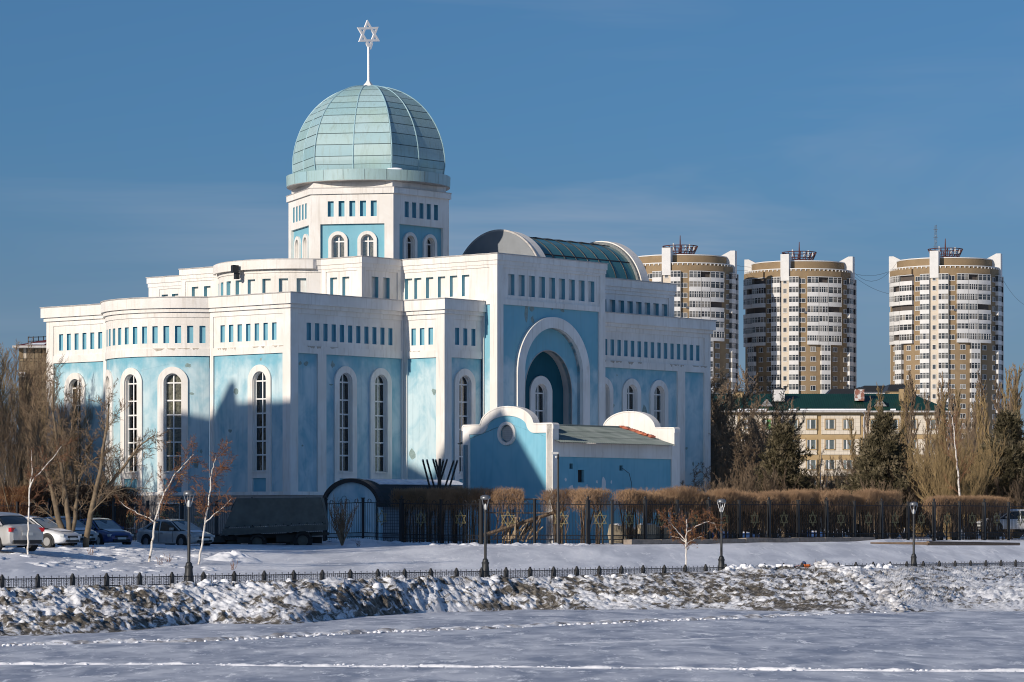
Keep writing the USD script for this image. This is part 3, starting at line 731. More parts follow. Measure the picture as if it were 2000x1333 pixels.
# ploughed snow bank between the railing and the ice, with a gully near its right end
foot_u = [-900, -300, 0, 190, 330, 440, 560, 640, 700, 800, 1000, 1300, 1400, 1500, 1600, 1765, 1860, 1930, 2000, 2300, 2900]
foot_v = [1262, 1250, 1241, 1237, 1223, 1217, 1222, 1212, 1205, 1198, 1192, 1190, 1188, 1193, 1197, 1198, 1188, 1192, 1195, 1200, 1206]
foot_y = [(CAMZ - ICE) * FPX / (v - HOR) for v in foot_v]
_fu = np.linspace(-900, 2900, 400)
_k = np.exp(-0.5 * (np.arange(-12, 13) / 4.5) ** 2); _k /= _k.sum()
foot_y = np.convolve(np.pad(np.interp(_fu, foot_u, foot_y), 12, mode='edge'), _k, 'valid') + 0.9 * (meshkit.fbm(np.stack([_fu * 0.02, 0 * _fu, 0 * _fu], -1), 3, 77) - 0.5)
foot_u = _fu
def bank_z(az, y):
    u = U(az)
    yl = y_low(az)
    yf = np.interp(u, foot_u, foot_y)
    yc = yl - 0.9
    p = np.clip((y - yf) / (yc - yf), -0.3, 1.3)
    top = np.interp(u, [-900, 0, 300, 420, 860, 1060, 1400, 1470, 1560, 1640, 1750, 2000, 2900], [0.0, -0.02, -0.02, 0.08, 0.10, 0.02, 0.10, 0.24, 0.22, 0.10, 0.16, 0.02, 0.0]) - 0.0030 * np.clip((yl - 110) / FD[1], 0, 90)
    prof = np.interp(p, [-0.3, 0, 0.10, 0.45, 0.80, 0.95, 1.0, 1.3], [-0.02, 0, 0.16, 0.52, 0.86, 0.99, 1.0, 0.93])
    z1 = ICE + (top - ICE) * prof
    # right bank: steep foot, long shoulder
    prof2 = np.interp(p, [-0.3, 0, 0.06, 0.22, 0.6, 0.95, 1.0, 1.3], [-0.02, 0, 0.18, 0.55, 0.80, 0.99, 1.0, 0.93])
    z2 = ICE + (top - ICE) * prof2
    # gully: a spur of the left bank in front, the flank of the right bank behind it
    k = np.clip((u - 1592) / (1768 - 1592), 0, 1)
    yr = (yl - 2.0) * (1 - k) + (126.5) * k
    zr = (0.16) * (1 - k) + ICE * k + 0.22 * np.sin(math.pi * k)
    front = ICE + (zr - ICE) * np.interp((y - yf) / np.maximum(yr - yf, 0.3), [0, 0.12, 0.5, 1.0], [0, 0.16, 0.6, 1.0])
    back_p = np.clip((y - yr - 0.5) / np.maximum(yc - yr - 0.5, 0.4), 0, 1)
    floor = np.maximum(zr - 0.80 * np.sin(math.pi * np.clip(k, 0, 1)), ICE - 0.05)
    back = floor + (top - floor) * np.interp(back_p, [0, 0.12, 0.5, 1], [0, 0.10, 0.62, 1.0])
    zg = np.where(y < yr, front, np.where(y < yr + 0.8, zr + (floor - zr) * (y - yr) / 0.8, back))
    wa, wb = sm((u - 1560) / 50), sm((u - 1735) / 50)
    return (z1 * (1 - wa) + zg * wa) * (1 - wb) + z2 * wb, p
az = np.linspace(-0.215, 0.215, 1150)
pp = np.linspace(-0.10, 1.10, 190)
AZ, P = np.meshgrid(az, pp, indexing='ij')
YF, YL = np.interp(U(AZ), foot_u, foot_y), y_low(AZ)
YY = YF + (YL - 0.9 - YF) * P
X = AZ * YY
Z, P = bank_z(AZ, YY)
amp = np.interp(P, [-0.1, 0.0, 0.12, 0.85, 1.0, 1.1], [0.0, 0.12, 1, 1, 0.55, 0.0])
amp = amp * (0.55 + 0.9 * meshkit.fbm(np.stack([X * 0.25, YY * 0.25, 0 * X + 4], -1), 2, 31))
c, s_ = FD
along, across = X * c + YY * s_, X * s_ - YY * c
q1 = np.stack([along * 0.9 + across * 0.35, across * 0.7, 0 * X], -1)
rid = 1 - np.abs(2 * meshkit.fbm(q1 * 1.5, 3, 5) - 1)
rid2 = 1 - np.abs(2 * meshkit.fbm(np.stack([along * 2.6 + across * 1.2, across * 1.3, 0 * X], -1), 3, 15) - 1)
Z = Z + amp * (0.26 * (meshkit.fbm(q1, 3, 6) - 0.5) + 0.14 * (rid - 0.72) + 0.22 * (rid2 - 0.75) + 0.17 * (meshkit.fbm(np.stack([along * 3.6, across * 2.2, 0 * X], -1), 3, 7) - 0.5) + 0.16 * (meshkit.noise(np.stack([along * 8, across * 5, 0 * X], -1), 8) - 0.5))
n = {'g': ('geometry', {}), 'm': ('mapping', {'scale': (1.9, 0.75, 2.6), 'rotation': (0.0, 0.0, 0.35)}), 'n1': ('noise_texture', {'scale': 1.15, 'detail': 8.0, 'roughness': 0.68, 'distortion': 0.7}),
     'r1': ('map_range', {'from_min': 0.475, 'from_max': 0.56, 'to_min': 0.0, 'to_max': 1.0, 'clamp': True}),
     'n2': ('noise_texture', {'scale': 4.5, 'detail': 6.0, 'roughness': 0.7}), 'r2': ('rgb_ramp', {'ramp': [(0.30, (0.03, 0.025, 0.019)), (0.5, (0.115, 0.10, 0.08)), (0.70, (0.32, 0.30, 0.27))]}),
     'n4': ('noise_texture', {'scale': 0.35, 'detail': 4.0}), 'r4': ('map_range', {'from_min': 0.35, 'from_max': 0.6, 'to_min': -0.075, 'to_max': 0.055}),
     'add': ('math', {'math_type': 'add'}), 'sx': ('separate_xyz', {}), 'rx': ('map_range', {'range_type': 'smoothstep', 'from_min': 14.4, 'from_max': 15.4, 'to_min': 0.012, 'to_max': -0.055, 'clamp': True}), 'add2': ('math', {'math_type': 'add'}),
     'sn': ('rgb_ramp', {'ramp': [(0.3, (0.46, 0.47, 0.50)), (0.5, (0.68, 0.69, 0.72)), (0.68, (0.88, 0.89, 0.91))]}), 'n3': ('noise_texture', {'scale': 2.6, 'detail': 5.0}),
     'mx': ('mix', {}), 'nb': ('noise_texture', {'scale': 5.5, 'detail': 6.0, 'roughness': 0.7}), 'b': ('bump', {'strength': 0.8, 'distance': 0.10}), 'p': ('principled_bsdf', {'roughness': 0.75, 'specular_ior_level': 0.25})}
M['bank_snow'] = usdkit.material(stage, '/World/Looks/bank_snow', n, [('g.position', 'm.vector'), ('m.vector', 'n1.vector'), ('n1.fac', 'add.value1'), ('g.position', 'n4.vector'), ('n4.fac', 'r4.value'), ('r4.result', 'add.value2'), ('g.position', 'sx.vector'), ('sx.x', 'rx.value'), ('add.value', 'add2.value1'), ('rx.result', 'add2.value2'), ('add2.value', 'r1.value'),
     ('g.position', 'n2.vector'), ('n2.fac', 'r2.fac'), ('g.position', 'n3.vector'), ('n3.fac', 'sn.fac'), ('r1.result', 'mx.fac'), ('sn.color', 'mx.color1'), ('r2.color', 'mx.color2'), ('mx.color', 'p.base_color'),
     ('g.position', 'nb.vector'), ('nb.fac', 'b.height'), ('b.normal', 'p.normal')], surface='p.BSDF')
tag(obj('snow_bank', grid_mesh(X, YY, Z), M['bank_snow'], smooth=True), kind='structure')
# land to the left and right of the frame, between ice and railing
for a0, a1 in ((-0.34, -0.2145), (0.2145, 0.34)):
    AZ, P = np.meshgrid(np.linspace(a0, a1, 60), np.linspace(-0.1, 1.1, 30), indexing='ij')
    YF, YL = np.interp(U(AZ), foot_u, foot_y), y_low(np.clip(AZ, -0.3, 0.3))
    YY = YF + (YL - 0.9 - YF) * P
    tag(obj('snow_bank', grid_mesh(AZ * YY, YY, bank_z(np.clip(AZ, -0.3, 0.3), YY)[0]), M['bank_snow'], smooth=True), kind='structure')

def clods(name, pts, r0, r1, mat, seed, kind='stuff', label=None, cat=None, flat=0.7):
    """loose irregular lumps of snow as one mass"""
    rg = np.random.default_rng(seed)
    mb = MB()
    ico = trimesh.creation.icosphere(subdivisions=2 if len(pts) < 300 else 1)
    for p in pts:
        r = rg.uniform(r0, r1)
        k = ico.vertices * (1 + 1.0 * (meshkit.fbm(ico.vertices * 1.5 + rg.uniform(0, 50, 3), 2) - 0.5))[:, None] * np.array([rg.uniform(0.8, 1.3), rg.uniform(0.8, 1.3), flat * rg.uniform(0.7, 1.2)]) * r
        a = rg.uniform(0, 6.28); c, s = math.cos(a), math.sin(a)
        k = np.stack([k[:, 0] * c - k[:, 1] * s, k[:, 0] * s + k[:, 1] * c, k[:, 2]], 1)
        mb.add(k + p, ico.faces)
    return tag(obj(name, mb.get(), mat, smooth=40), label, cat, None, kind)
rg = np.random.default_rng(3)
def ice_pt(u, v, z=ICE):
    y = (CAMZ - z) * FPX / (v - HOR)
    return np.array([(u - 1000) / FPX * y, y, z])
# crack along the foot of the bank: a line of broken dirty crust with white crumbs
line = np.array([ice_pt(u, v)[:2] for u, v in ((-150, 1270), (0, 1262), (180, 1256), (420, 1252), (700, 1237), (1000, 1226), (1300, 1213), (1500, 1205), (1620, 1200), (1720, 1196))])
def along_line(line, n, jit):
    seg = np.linalg.norm(np.diff(line, axis=0), axis=1); cum = np.r_[0, np.cumsum(seg)]
    t = np.sort(rg.uniform(0, cum[-1], n))
    return np.stack([np.interp(t, cum, line[:, 0]), np.interp(t, cum, line[:, 1])], 1) + rg.normal(0, jit, (n, 2))
def strip(name, line, w, h, mat, seed, n=900):
    seg = np.linalg.norm(np.diff(line, axis=0), axis=1); cum = np.r_[0, np.cumsum(seg)]
    t = np.linspace(0, cum[-1], n)
    c = np.stack([np.interp(t, cum, line[:, 0]), np.interp(t, cum, line[:, 1])], 1)
    d = np.gradient(c, axis=0); d /= np.linalg.norm(d, axis=1, keepdims=True); nn = np.stack([d[:, 1], -d[:, 0]], 1)
    k = np.linspace(-1, 1, 9)
    wob = (meshkit.fbm(np.stack([t * 0.35, 0 * t, 0 * t + seed], -1), 3, seed) - 0.5) * w * 2.5
    P_ = c[:, None] + nn[:, None] * (k[None, :, None] * w + wob[:, None, None])
    hh = h * (1 - k[None] ** 2) * (-0.15 + 2.2 * meshkit.fbm(np.stack([P_[..., 0] * 2.6, P_[..., 1] * 1.6, 0 * P_[..., 0]], -1), 4, seed + 1)) - 0.03
    return tag(obj(name, grid_mesh(P_[..., 0], P_[..., 1], ICE + hh + 0.015), mat, smooth=True), kind='structure')
strip('snow_crust', line, 0.42, 0.10, M['crust_snow'], 5)
P_ = np.vstack([along_line(line, 700, 0.35), along_line(line, 120, 0.15)])
clods('snow_crumbs', np.column_stack([P_, np.full(len(P_), ICE + 0.02)]), 0.015, 0.075, M['ridge_snow'], 8, label='white crumbs of snow strewn along the cracked edge of the river ice', cat='snow', flat=0.6)
# the long snow ridge left by a track across the ice
line2 = np.array([ice_pt(u, v)[:2] for u, v in ((-150, 1297), (300, 1299), (700, 1302), (1100, 1305), (1500, 1309), (2150, 1313))])
strip('snow_ridge', line2, 0.17, 0.062, M['ridge_snow'], 15, 1600)
P_ = along_line(line2, 260, 0.22)
clods('snow_crumbs', np.column_stack([P_, np.full(len(P_), ICE + 0.02)]), 0.012, 0.05, M['ridge_snow'], 9, label='small white crumbs of snow along the narrow ridge across the river ice', cat='snow', flat=0.6)
line3 = np.array([ice_pt(u, v)[:2] for u, v in ((600, 1268), (1000, 1262), (1350, 1249), (1600, 1238))])
strip('snow_ridge', line3, 0.22, 0.03, M['ridge_snow'], 25, 500)
# clods at the crest of the bank
pts = []
for u0, u1, n_, zz in ((1420, 1470, 13, 0.20), (1480, 1545, 13, 0.15), (1640, 1700, 10, 0.12), (1700, 1760, 10, 0.15), (420, 470, 4, 0.08), (-20, 1400, 40, 0.0)):
    for k in range(n_):
        u = rg.uniform(u0, u1); a = (u - 1000) / FPX; y = y_low(a) - rg.uniform(0.9, 2.2)
        pts.append((a * y, y, bank_z(np.array([a]), np.array([y]))[0][0] + rg.uniform(0.0, zz)))
clods('snow_clods', pts, 0.05, 0.20, M['ridge_snow'], 12, label='white clods of ploughed snow along the top of the dirty bank', cat='snow')

# dark crest of the spur that runs down to the ice before the gully
pts = []
for k in range(420):
    f = rg.random(); u = 1600 + 165 * f; kk_ = np.clip((u - 1592) / 176, 0, 1)
    a = (u - 1000) / FPX; y = (y_low(a) - 2.0) * (1 - kk_) + 126.5 * kk_ + rg.normal(0, 0.35) - 0.3
    pts.append((a * y + rg.normal(0, 0.15), y, float(bank_z(np.array([a]), np.array([y]))[0][0]) + 0.10 * (1 - f) + rg.uniform(-0.05, 0.14)))
clods('soil_clods', pts, 0.06, 0.20, M['crust_snow'], 19, label='dark dirty clods along the spur of the bank before the gully at the right', cat='clods')

# heap of shovelled snow beside the second birch
hx = px(455, 1096, 146.0)
rr = np.linspace(0, 1, 16); th = np.linspace(0, 2 * math.pi, 41)
R_, T_ = np.meshgrid(rr, th, indexing='ij')
hxx, hyy = hx[0] + R_ * np.cos(T_) * 1.45, hx[1] + R_ * np.sin(T_) * 1.2
hz = land_z(hxx, hyy) - 0.04 + 0.52 * (1 - R_) ** 0.9 * (0.45 + 1.1 * meshkit.fbm(np.stack([hxx * 2.4, hyy * 2.4, 0 * hxx], -1), 4, 4))
tag(obj('snow_heap', grid_mesh(hxx, hyy, hz)[0:1] + (grid_mesh(hxx, hyy, hz)[1][:, ::-1],), M['ridge_snow'], smooth=True), 'bright white heap of shovelled snow on the bank terrace right of two birches', 'snow heap')
# rough drifted snow around the trees at the left
pts = []
for k in range(160):
    u = rg.uniform(-20, 420); y = rg.uniform(128, 158); a = (u - 1000) / FPX
    pts.append((a * y, y, float(land_z(a * y, y)) - 0.02))
clods('drift_lumps', pts, 0.10, 0.42, M['land_snow'], 17, label='rough lumps of drifted snow around the tree trunks', cat='snow', flat=0.28)
pts = []
for k in range(120):
    u = rg.uniform(560, 1140); a = (u - 1000) / FPX; y = float(y_tall(a)) - rg.uniform(1.0, 4.0)
    pts.append((a * y, y, float(land_z(a * y, y)) - 0.02))
clods('drift_lumps', pts, 0.08, 0.30, M['land_snow'], 18, label='small lumps of snow along the foot of the tall star fence', cat='snow', flat=0.35)
# ------------------------------------------------------------------ railings, lamps, gatehouse and small structures
mat_simple('gold_paint', (0.24, 0.20, 0.085), 0.6)
mat_simple('louvre_grey', (0.40, 0.40, 0.39), 0.6, noise=(4.0, 0.15))
mat_simple('aluminium', (0.42, 0.42, 0.42), 0.38, metal=0.8)
mat_simple('lamp_cap', (0.20, 0.205, 0.21), 0.35, metal=0.6)
mat_simple('frosted', (0.55, 0.55, 0.53), 0.4)

# --- low railing along the embankment
def low_pt(d, z=0.0):
    p = F0 + FD * d
    return np.array([p[0], p[1], -0.0036 * max(d, 0) + z])
rail = thing('low_railing', 'low black wrought iron railing along the top of the snow bank', 'railing')
SP = 1.75
ndir = np.array([FD[1], -FD[0]])
for k in range(-3, 47):
    a = low_pt(k * SP)
    m = MB().box(a + [0, 0, 0.10], (0.13, 0.13, 0.56), math.atan2(FD[1], FD[0])).box(a + [0, 0, 0.395], (0.10, 0.10, 0.05), math.atan2(FD[1], FD[0])).sphere(a + [0, 0, 0.44], 0.05, 1)
    obj('post', m.get(), M['black_iron'], rail)
    b = low_pt((k + 1) * SP)
    q = lambda f, z: a + (b - a) * f + np.array([0, 0, z])
    m = MB()
    for z in (0.315, 0.03):
        m.tube([q(0.03, z), q(0.97, z)], 0.016, 4)
    for i in range(4):
        f0 = 0.10 + 0.215 * i
        for f in (f0, f0 + 0.15):
            m.tube([q(f, -0.08), q(f, 0.345)], 0.012, 4)
        fm_ = f0 + 0.075
        m.tube([q(fm_, -0.05), q(fm_, 0.36)], 0.010, 4)
        for zc, r, ff in ((0.235, 0.040, fm_ - 0.026), (0.235, 0.040, fm_ + 0.026), (0.115, 0.036, fm_ - 0.024), (0.115, 0.036, fm_ + 0.024), (0.385, 0.026, fm_)):
            ang = np.linspace(0, 2 * math.pi, 8)
            m.tube([q(ff + r * math.cos(t) / SP, zc + r * math.sin(t)) for t in ang], 0.009, 3, False)
    obj('railing_panel', m.get(), M['black_iron'], rail)

# --- tall fence with star emblems
fence = thing('star_fence', 'tall black iron picket fence with a gold star emblem in every bay', 'fence')
PL = 2.885
def fence_posts():
    out = []
    for k in range(0, 15):                                     # left arm, from the bend outwards
        p = TL + B_ * PL * k
        out.append(p)
    out = out[::-1]
    mid = [TL + (TR - TL) * f for f in (0.43, 0.86)]
    out += mid
    start = TR + A_ * 0.6
    out += [start + A_ * PL * k for k in range(0, 20)]
    return [np.array(o) for o in out]
posts = fence_posts()
def fence_z(p):
    return float(np.clip(land_z(p[0], p[1]), 0.9, 1.3)) - 0.02
for i, p in enumerate(posts):
    z = fence_z(p)
    thick = 0.17 if i % 2 == 0 else 0.12
    mb = MB().box((p[0], p[1], z + 1.18), (thick, thick, 2.42), math.atan2(A_[1], A_[0])).box((p[0], p[1], z + 2.41), (thick + 0.05, thick + 0.05, 0.05), math.atan2(A_[1], A_[0]))
    if i % 2 == 0: mb.sphere((p[0], p[1], z + 2.52), (0.07, 0.07, 0.11), 1)
    obj('post', mb.get(), M['black_iron'], fence)
for i in range(len(posts) - 1):
    p, q = posts[i], posts[i + 1]
    L = np.linalg.norm(q - p)
    zp, zq = fence_z(p), fence_z(q)
    def P(f, z): return np.array([p[0] + (q[0] - p[0]) * f, p[1] + (q[1] - p[1]) * f, zp + (zq - zp) * f + z])
    m = MB()
    for z in (2.17, 0.50, 0.28):
        m.tube([P(0.02, z), P(0.98, z)], 0.022, 4)
    n_ = max(6, int(round(L / 0.165)))
    for k in range(1, n_):
        m.tube([P(k / n_, 0.06), P(k / n_, 2.17)], 0.0115, 4, False)
    for k in range(1, 2 * n_):
        m.tube([P(k / n_ / 2, 0.28), P(k / n_ / 2, 0.50)], 0.012, 4, False)
    for fc, w, h in ((0.5, 0.13, 0.40), (0.41, 0.12, 0.20), (0.59, 0.12, 0.20), (0.17, 0.12, 0.20), (0.83, 0.12, 0.20), (0.17, 0.065, 0.20), (0.83, 0.065, 0.20)):
        ang = np.linspace(0, math.pi, 9)
        hh = h - w * L * 0.5
        pts = [P(fc - w / 2, 2.17)] + [P(fc - w / 2 * math.cos(t), 2.17 + max(hh, 0.02) + w * L * 0.5 * math.sin(t)) for t in ang] + [P(fc + w / 2, 2.17)]
        m.tube(pts, 0.012, 4, False)
    obj('picket_panel', m.get(), M['black_iron'], fence)
    if 11 <= i <= 14 and False: continue
    dirv = (q - p) / L; nv = np.array([dirv[1], -dirv[0]])
    c0 = P(0.5, 1.36)
    def smap(x, z, k, c0=c0, dirv=dirv, nv=nv):
        x, z, k = np.broadcast_arrays(x, z, k)
        xy = c0[:2] + x[..., None] * dirv + k[..., None] * nv
        return np.concatenate([xy, (z + c0[2])[..., None]], -1)
    obj('star_emblem', MB().poly(star_poly(0.44, 0.026), 0.012, 0.04, smap).get(), M['gold_paint'], fence)

# --- stone kerb under the right part of the fence
pts = []
kerb = MB()
s0 = TR + A_ * 1.0
kk = thing('kerb_wall', 'low brownish stone kerb wall under the right hand star fence', 'kerb')
mat_simple('kerb_stone', (0.24, 0.20, 0.165), 0.9, noise=(4.0, 0.35), bump=(12.0, 0.6))
for i in range(9):
    a = TR + A_ * (1.0 + 2.6 * i); b = TR + A_ * (1.0 + 2.6 * (i + 1) - 0.03)
    c = (a + b) / 2 + np.array([A_[1], -A_[0]]) * 0.75
    zz = float(land_z(c[0], c[1]))
    m = trimesh.creation.box((np.linalg.norm(b - a), 0.55, 0.50)); m = m.subdivide().subdivide()
    v = np.array(m.vertices); v += 0.05 * (np.stack([meshkit.noise(v * 3 + k * 9 + i) for k in range(3)], 1) - 0.5)
    cs, sn = A_
    v = np.stack([v[:, 0] * cs - v[:, 1] * sn, v[:, 0] * sn + v[:, 1] * cs, v[:, 2]], 1)
    obj('kerb_stone', (v + np.array([c[0], c[1], zz + 0.0]), m.faces), M['kerb_stone'], kk)

# --- lamp posts on the embankment
L0 = np.array([-12.27, 121.7]); LD = np.array([11.13, 15.6])
lamp_labels = ['black street lamp at the left, in front of the parked cars and birches', 'black street lamp in front of the gatehouse with the round window', 'black street lamp beside the small bare birch, before the long hedge', 'rightmost black street lamp, in front of the willow scrub']
lamp0 = None
for k in range(4):
    p = L0 + LD * k
    z = -0.06 * k - 0.02
    if k == 0:
        lamp0 = thing('street_lamp', lamp_labels[0], 'street lamp', (p[0], p[1], z), 0, 'street lamps along the embankment')
        obj('base', MB().lathe([(0.20, -0.25), (0.20, 0.06), (0.175, 0.10), (0.145, 0.52), (0.165, 0.56), (0.165, 0.61), (0.13, 0.64), (0.12, 0.72), (0.07, 0.78)], seg=12).get(), M['dark_metal'], lamp0, smooth=30)
        obj('pole', MB().lathe([(0.062, 0.76), (0.062, 1.75), (0.075, 1.76), (0.075, 1.82), (0.058, 1.83), (0.052, 2.78), (0.07, 2.79), (0.07, 2.86), (0.03, 2.87)], seg=12).get(), M['dark_metal'], lamp0, smooth=30)
        obj('bulb', MB().lathe([(0.035, 2.86), (0.06, 2.92), (0.06, 3.05), (0.03, 3.12)], seg=10).get(), M['frosted'], lamp0, smooth=True)
        for i in range(4):
            a = math.radians(20 + 90 * i)
            c, s = math.cos(a), math.sin(a)
            obj('strut', MB().tube([(0.05 * c, 0.05 * s, 2.84), (0.10 * c, 0.10 * s, 2.98), (0.20 * c, 0.20 * s, 3.33)], 0.014, 5).get(), M['aluminium'], lamp0)
        obj('cap', MB().lathe([(0.02, 3.30), (0.14, 3.31), (0.215, 3.34), (0.222, 3.38), (0.20, 3.44), (0.13, 3.485), (0.02, 3.50)], seg=20).get(), M['lamp_cap'], lamp0, smooth=40)
    else:
        copy_of(lamp0, 'street_lamp', lamp_labels[k], 'street lamp', (p[0], p[1], z), 0.4 * k, 'street lamps along the embankment')

# --- gatehouse with curved parapets
gate = thing('gatehouse', 'small pale blue gatehouse with curved white parapet, round louvred window and corrugated roof', 'building')
mat_wall('gate_blue', (0.15, 0.40, 0.52), (0.20, 0.45, 0.56), (0.10, 0.28, 0.38), 0.5)
K = np.array([2.27, 178.0])
GS, GT = to_st(*K)
GW, GL_, GB = 6.65, 11.6, 0.9
def gmap(P, Q):
    return flat_map(P, Q)
fmg, Lg = gmap((GS, GT + GW), (GS, GT))
SH, AH, xcg = 7.70, 1.02, 3.28
def parapet_poly(inset=0.0):
    th = np.linspace(0, math.pi, 30)
    arch = [(xcg + (1.93) * math.cos(a), SH - 0.02 + AH * math.sin(a)) for a in th]
    p = unary_union([sbox(0, GB, Lg, SH), Polygon(arch + [(xcg - 1.93, SH - 0.5), (xcg + 1.93, SH - 0.5)][::1])]).buffer(0.12).buffer(-0.24).buffer(0.12)
    return p
outl = parapet_poly()
inner = outl.buffer(-0.50, join_style=2)
inner = unary_union([inner, inner.intersection(sbox(0, GB, Lg, SH - 0.5)), sbox(0.5, GB, Lg - 0.5, SH - 1.2)])
hole = Point(xcg, 7.20).buffer(0.50, 24)
obj('parapet', MB().poly(outl.difference(inner), -0.5, 0.0, fmg).get(), M['white_render'], gate)
obj('coping', MB().poly(outl.buffer(0.05, join_style=2).difference(outl.buffer(-0.02)).intersection(sbox(-1, SH - 0.3, 20, 12)), -0.52, 0.03, fmg).get(), M['white_render'], gate)
obj('wall', MB().poly(inner.buffer(0.02).difference(hole), -0.42, -0.08, fmg).get(), M['gate_blue'], gate)
rw = obj('round_window', MB().poly(Point(xcg, 7.20).buffer(0.66, 24).difference(hole), -0.15, 0.05, fmg).get(), M['white_render'], gate)
hexp = Polygon([(xcg + 0.52 * math.cos(math.pi / 6 + k * math.pi / 3), 7.20 + 0.52 * math.sin(math.pi / 6 + k * math.pi / 3)) for k in range(6)])
for k in range(9):
    zc = 7.20 - 0.44 + 0.11 * k
    s = hexp.intersection(sbox(xcg - 1, zc - 0.052, xcg + 1, zc + 0.052))
    if s.area > 0.01: obj('louvre', MB().poly(s, -0.20, -0.16 + 0.012 * (k % 2), fmg).get(), M['louvre_grey'], rw)
obj('backing', MB().poly(hole.buffer(0.02), -0.36, -0.30, fmg).get(), M['dark_metal'], rw)
# side wall along the shaded side
fmh, Lh = gmap((GS, GT), (GS + GL_, GT))
holes = unary_union([sbox(1.55, 5.2, 1.85, 5.5), sbox(2.3, 4.45, 2.85, 5.15), sbox(6.05, 5.15, 6.35, 5.45)])
obj('wall', MB().poly(sbox(0.5, GB, Lh - 0.75, 5.87).difference(holes), -0.4, -0.07, fmh).get(), M['gate_blue'], gate)
obj('frieze', MB().poly(sbox(0.5, 5.87, Lh - 0.75, 6.66), -0.4, 0.0, fmh).get(), M['white_render'], gate)
obj('pilaster', MB().poly(sbox(Lh - 0.75, GB, Lh, 6.66), -0.4, 0.02, fmh).get(), M['white_render'], gate)
obj('pilaster', MB().poly(sbox(0.0, GB, 0.5, SH - 0.02), -0.45, 0.01, fmh).get(), M['white_render'], gate)
obj('vent', MB().poly(sbox(2.25, 4.4, 2.9, 5.2), -0.3, -0.26, fmh).get(), M['dark_metal'], gate)
obj('vent', MB().poly(sbox(1.5, 5.15, 1.9, 5.55), -0.3, -0.26, fmh).get(), M['dark_metal'], gate)
obj('vent', MB().poly(sbox(6.0, 5.1, 6.4, 5.5), -0.3, -0.26, fmh).get(), M['dark_metal'], gate)
for i, (x, z, w, h) in enumerate(((1.7, 4.0, 0.75, 0.9), (4.6, 4.35, 0.6, 0.95), (1.2, 4.6, 0.2, 0.3), (4.0, 4.5, 0.2, 0.25), (2.7, 3.75, 0.25, 0.6), (5.3, 4.5, 0.15, 0.25), (3.1, 4.2, 0.2, 0.4))):
    r = random.Random(300 + i)
    pg = Polygon([(x + w / 2 * r.uniform(0.5, 1) * math.cos(2 * math.pi * k / 10), z + h / 2 * r.uniform(0.5, 1) * math.sin(2 * math.pi * k / 10)) for k in range(10)]).buffer(0)
    obj('peeled_patch', MB().poly(pg, -0.08, -0.062, fmh).get(), M['window_frame'], gate)
wire = [fmh(np.array([x]), np.array([z]), np.array([d]))[0] for x, z, d in ((6.2, 5.3, 0.0), (6.7, 5.0, 0.12), (6.9, 4.4, 0.15), (6.75, 3.6, 0.12), (6.4, 2.6, 0.1))]
obj('hanging_cable', MB().tube(wire, 0.018, 5).get(), M['black_iron'], gate)
# back wall, left wall (plain)
fmk, Lk = gmap((GS + GL_, GT), (GS + GL_, GT + GW))
obj('wall', MB().poly(sbox(0, GB, Lk, 6.6), -0.4, -0.05, fmk).get(), M['gate_blue'], gate)
fmj, Lj = gmap((GS + GL_, GT + GW), (GS, GT + GW))
obj('wall', MB().poly(sbox(0, GB, Lj, 6.6), -0.4, -0.05, fmj).get(), M['gate_blue'], gate)
# rear parapet, white on the side seen above the roof
fmr, Lr = gmap((GS + GL_ - 0.5, GT + GW), (GS + GL_ - 0.5, GT))
obj('parapet', MB().poly(outl.intersection(sbox(-1, 6.2, 20, 12)), -0.5, 0.0, fmr).get(), M['white_render'], gate)
obj('coping', MB().poly(outl.buffer(0.05, join_style=2).difference(outl.buffer(-0.02)).intersection(sbox(-1, SH - 0.3, 20, 12)), -0.52, 0.03, fmr).get(), M['white_render'], gate)
# corrugated roof in sheets
n = {'g': ('geometry', {}), 'nt': ('noise_texture', {'scale': 1.2, 'detail': 5.0}), 'rp': ('rgb_ramp', {'ramp': [(0.3, (0.14, 0.17, 0.155)), (0.7, (0.24, 0.27, 0.25))]}), 'p': ('principled_bsdf', {'roughness': 0.7, 'specular_ior_level': 0.3})}
M['slate_sheet'] = usdkit.material(stage, '/World/Looks/slate_sheet', n, [('g.position', 'nt.vector'), ('nt.fac', 'rp.fac'), ('rp.color', 'p.base_color')], surface='p.BSDF')
ridge_z, eave_z = 7.72, 6.70
sx = np.linspace(0.05, GL_ - 0.95, 11)
for i in range(10):
    for side in (0, 1):
        for row in range(3):
            xs = np.linspace(sx[i], sx[i + 1] + 0.06, 29)
            f = np.array([row / 3.0, (row + 1) / 3.0 + 0.03])
            half_w = GW / 2 + 0.35
            v = []
            for ff in f:
                t = (GT + GW / 2 - half_w * ff) if side == 0 else (GT + GW / 2 + half_w * ff)
                z = ridge_z + (eave_z - ridge_z) * ff + 0.022 * np.sin(xs * 2 * math.pi / 0.2) + (2 - row) * 0.02
                v.append(W(GS + xs, np.full_like(xs, t), z))
            f_ = [[a, a + 1, a + 30, a + 29] for a in range(28)]
            obj('roof_sheet', MB().add(np.vstack(v), f_).get(), M['slate_sheet'], gate, smooth=True)
obj('ridge_cap', MB().tube([W(GS + 0.0, GT + GW / 2, ridge_z + 0.06), W(GS + GL_ - 0.6, GT + GW / 2, ridge_z + 0.06)], 0.07, 6).get(), M['slate_sheet'], gate)
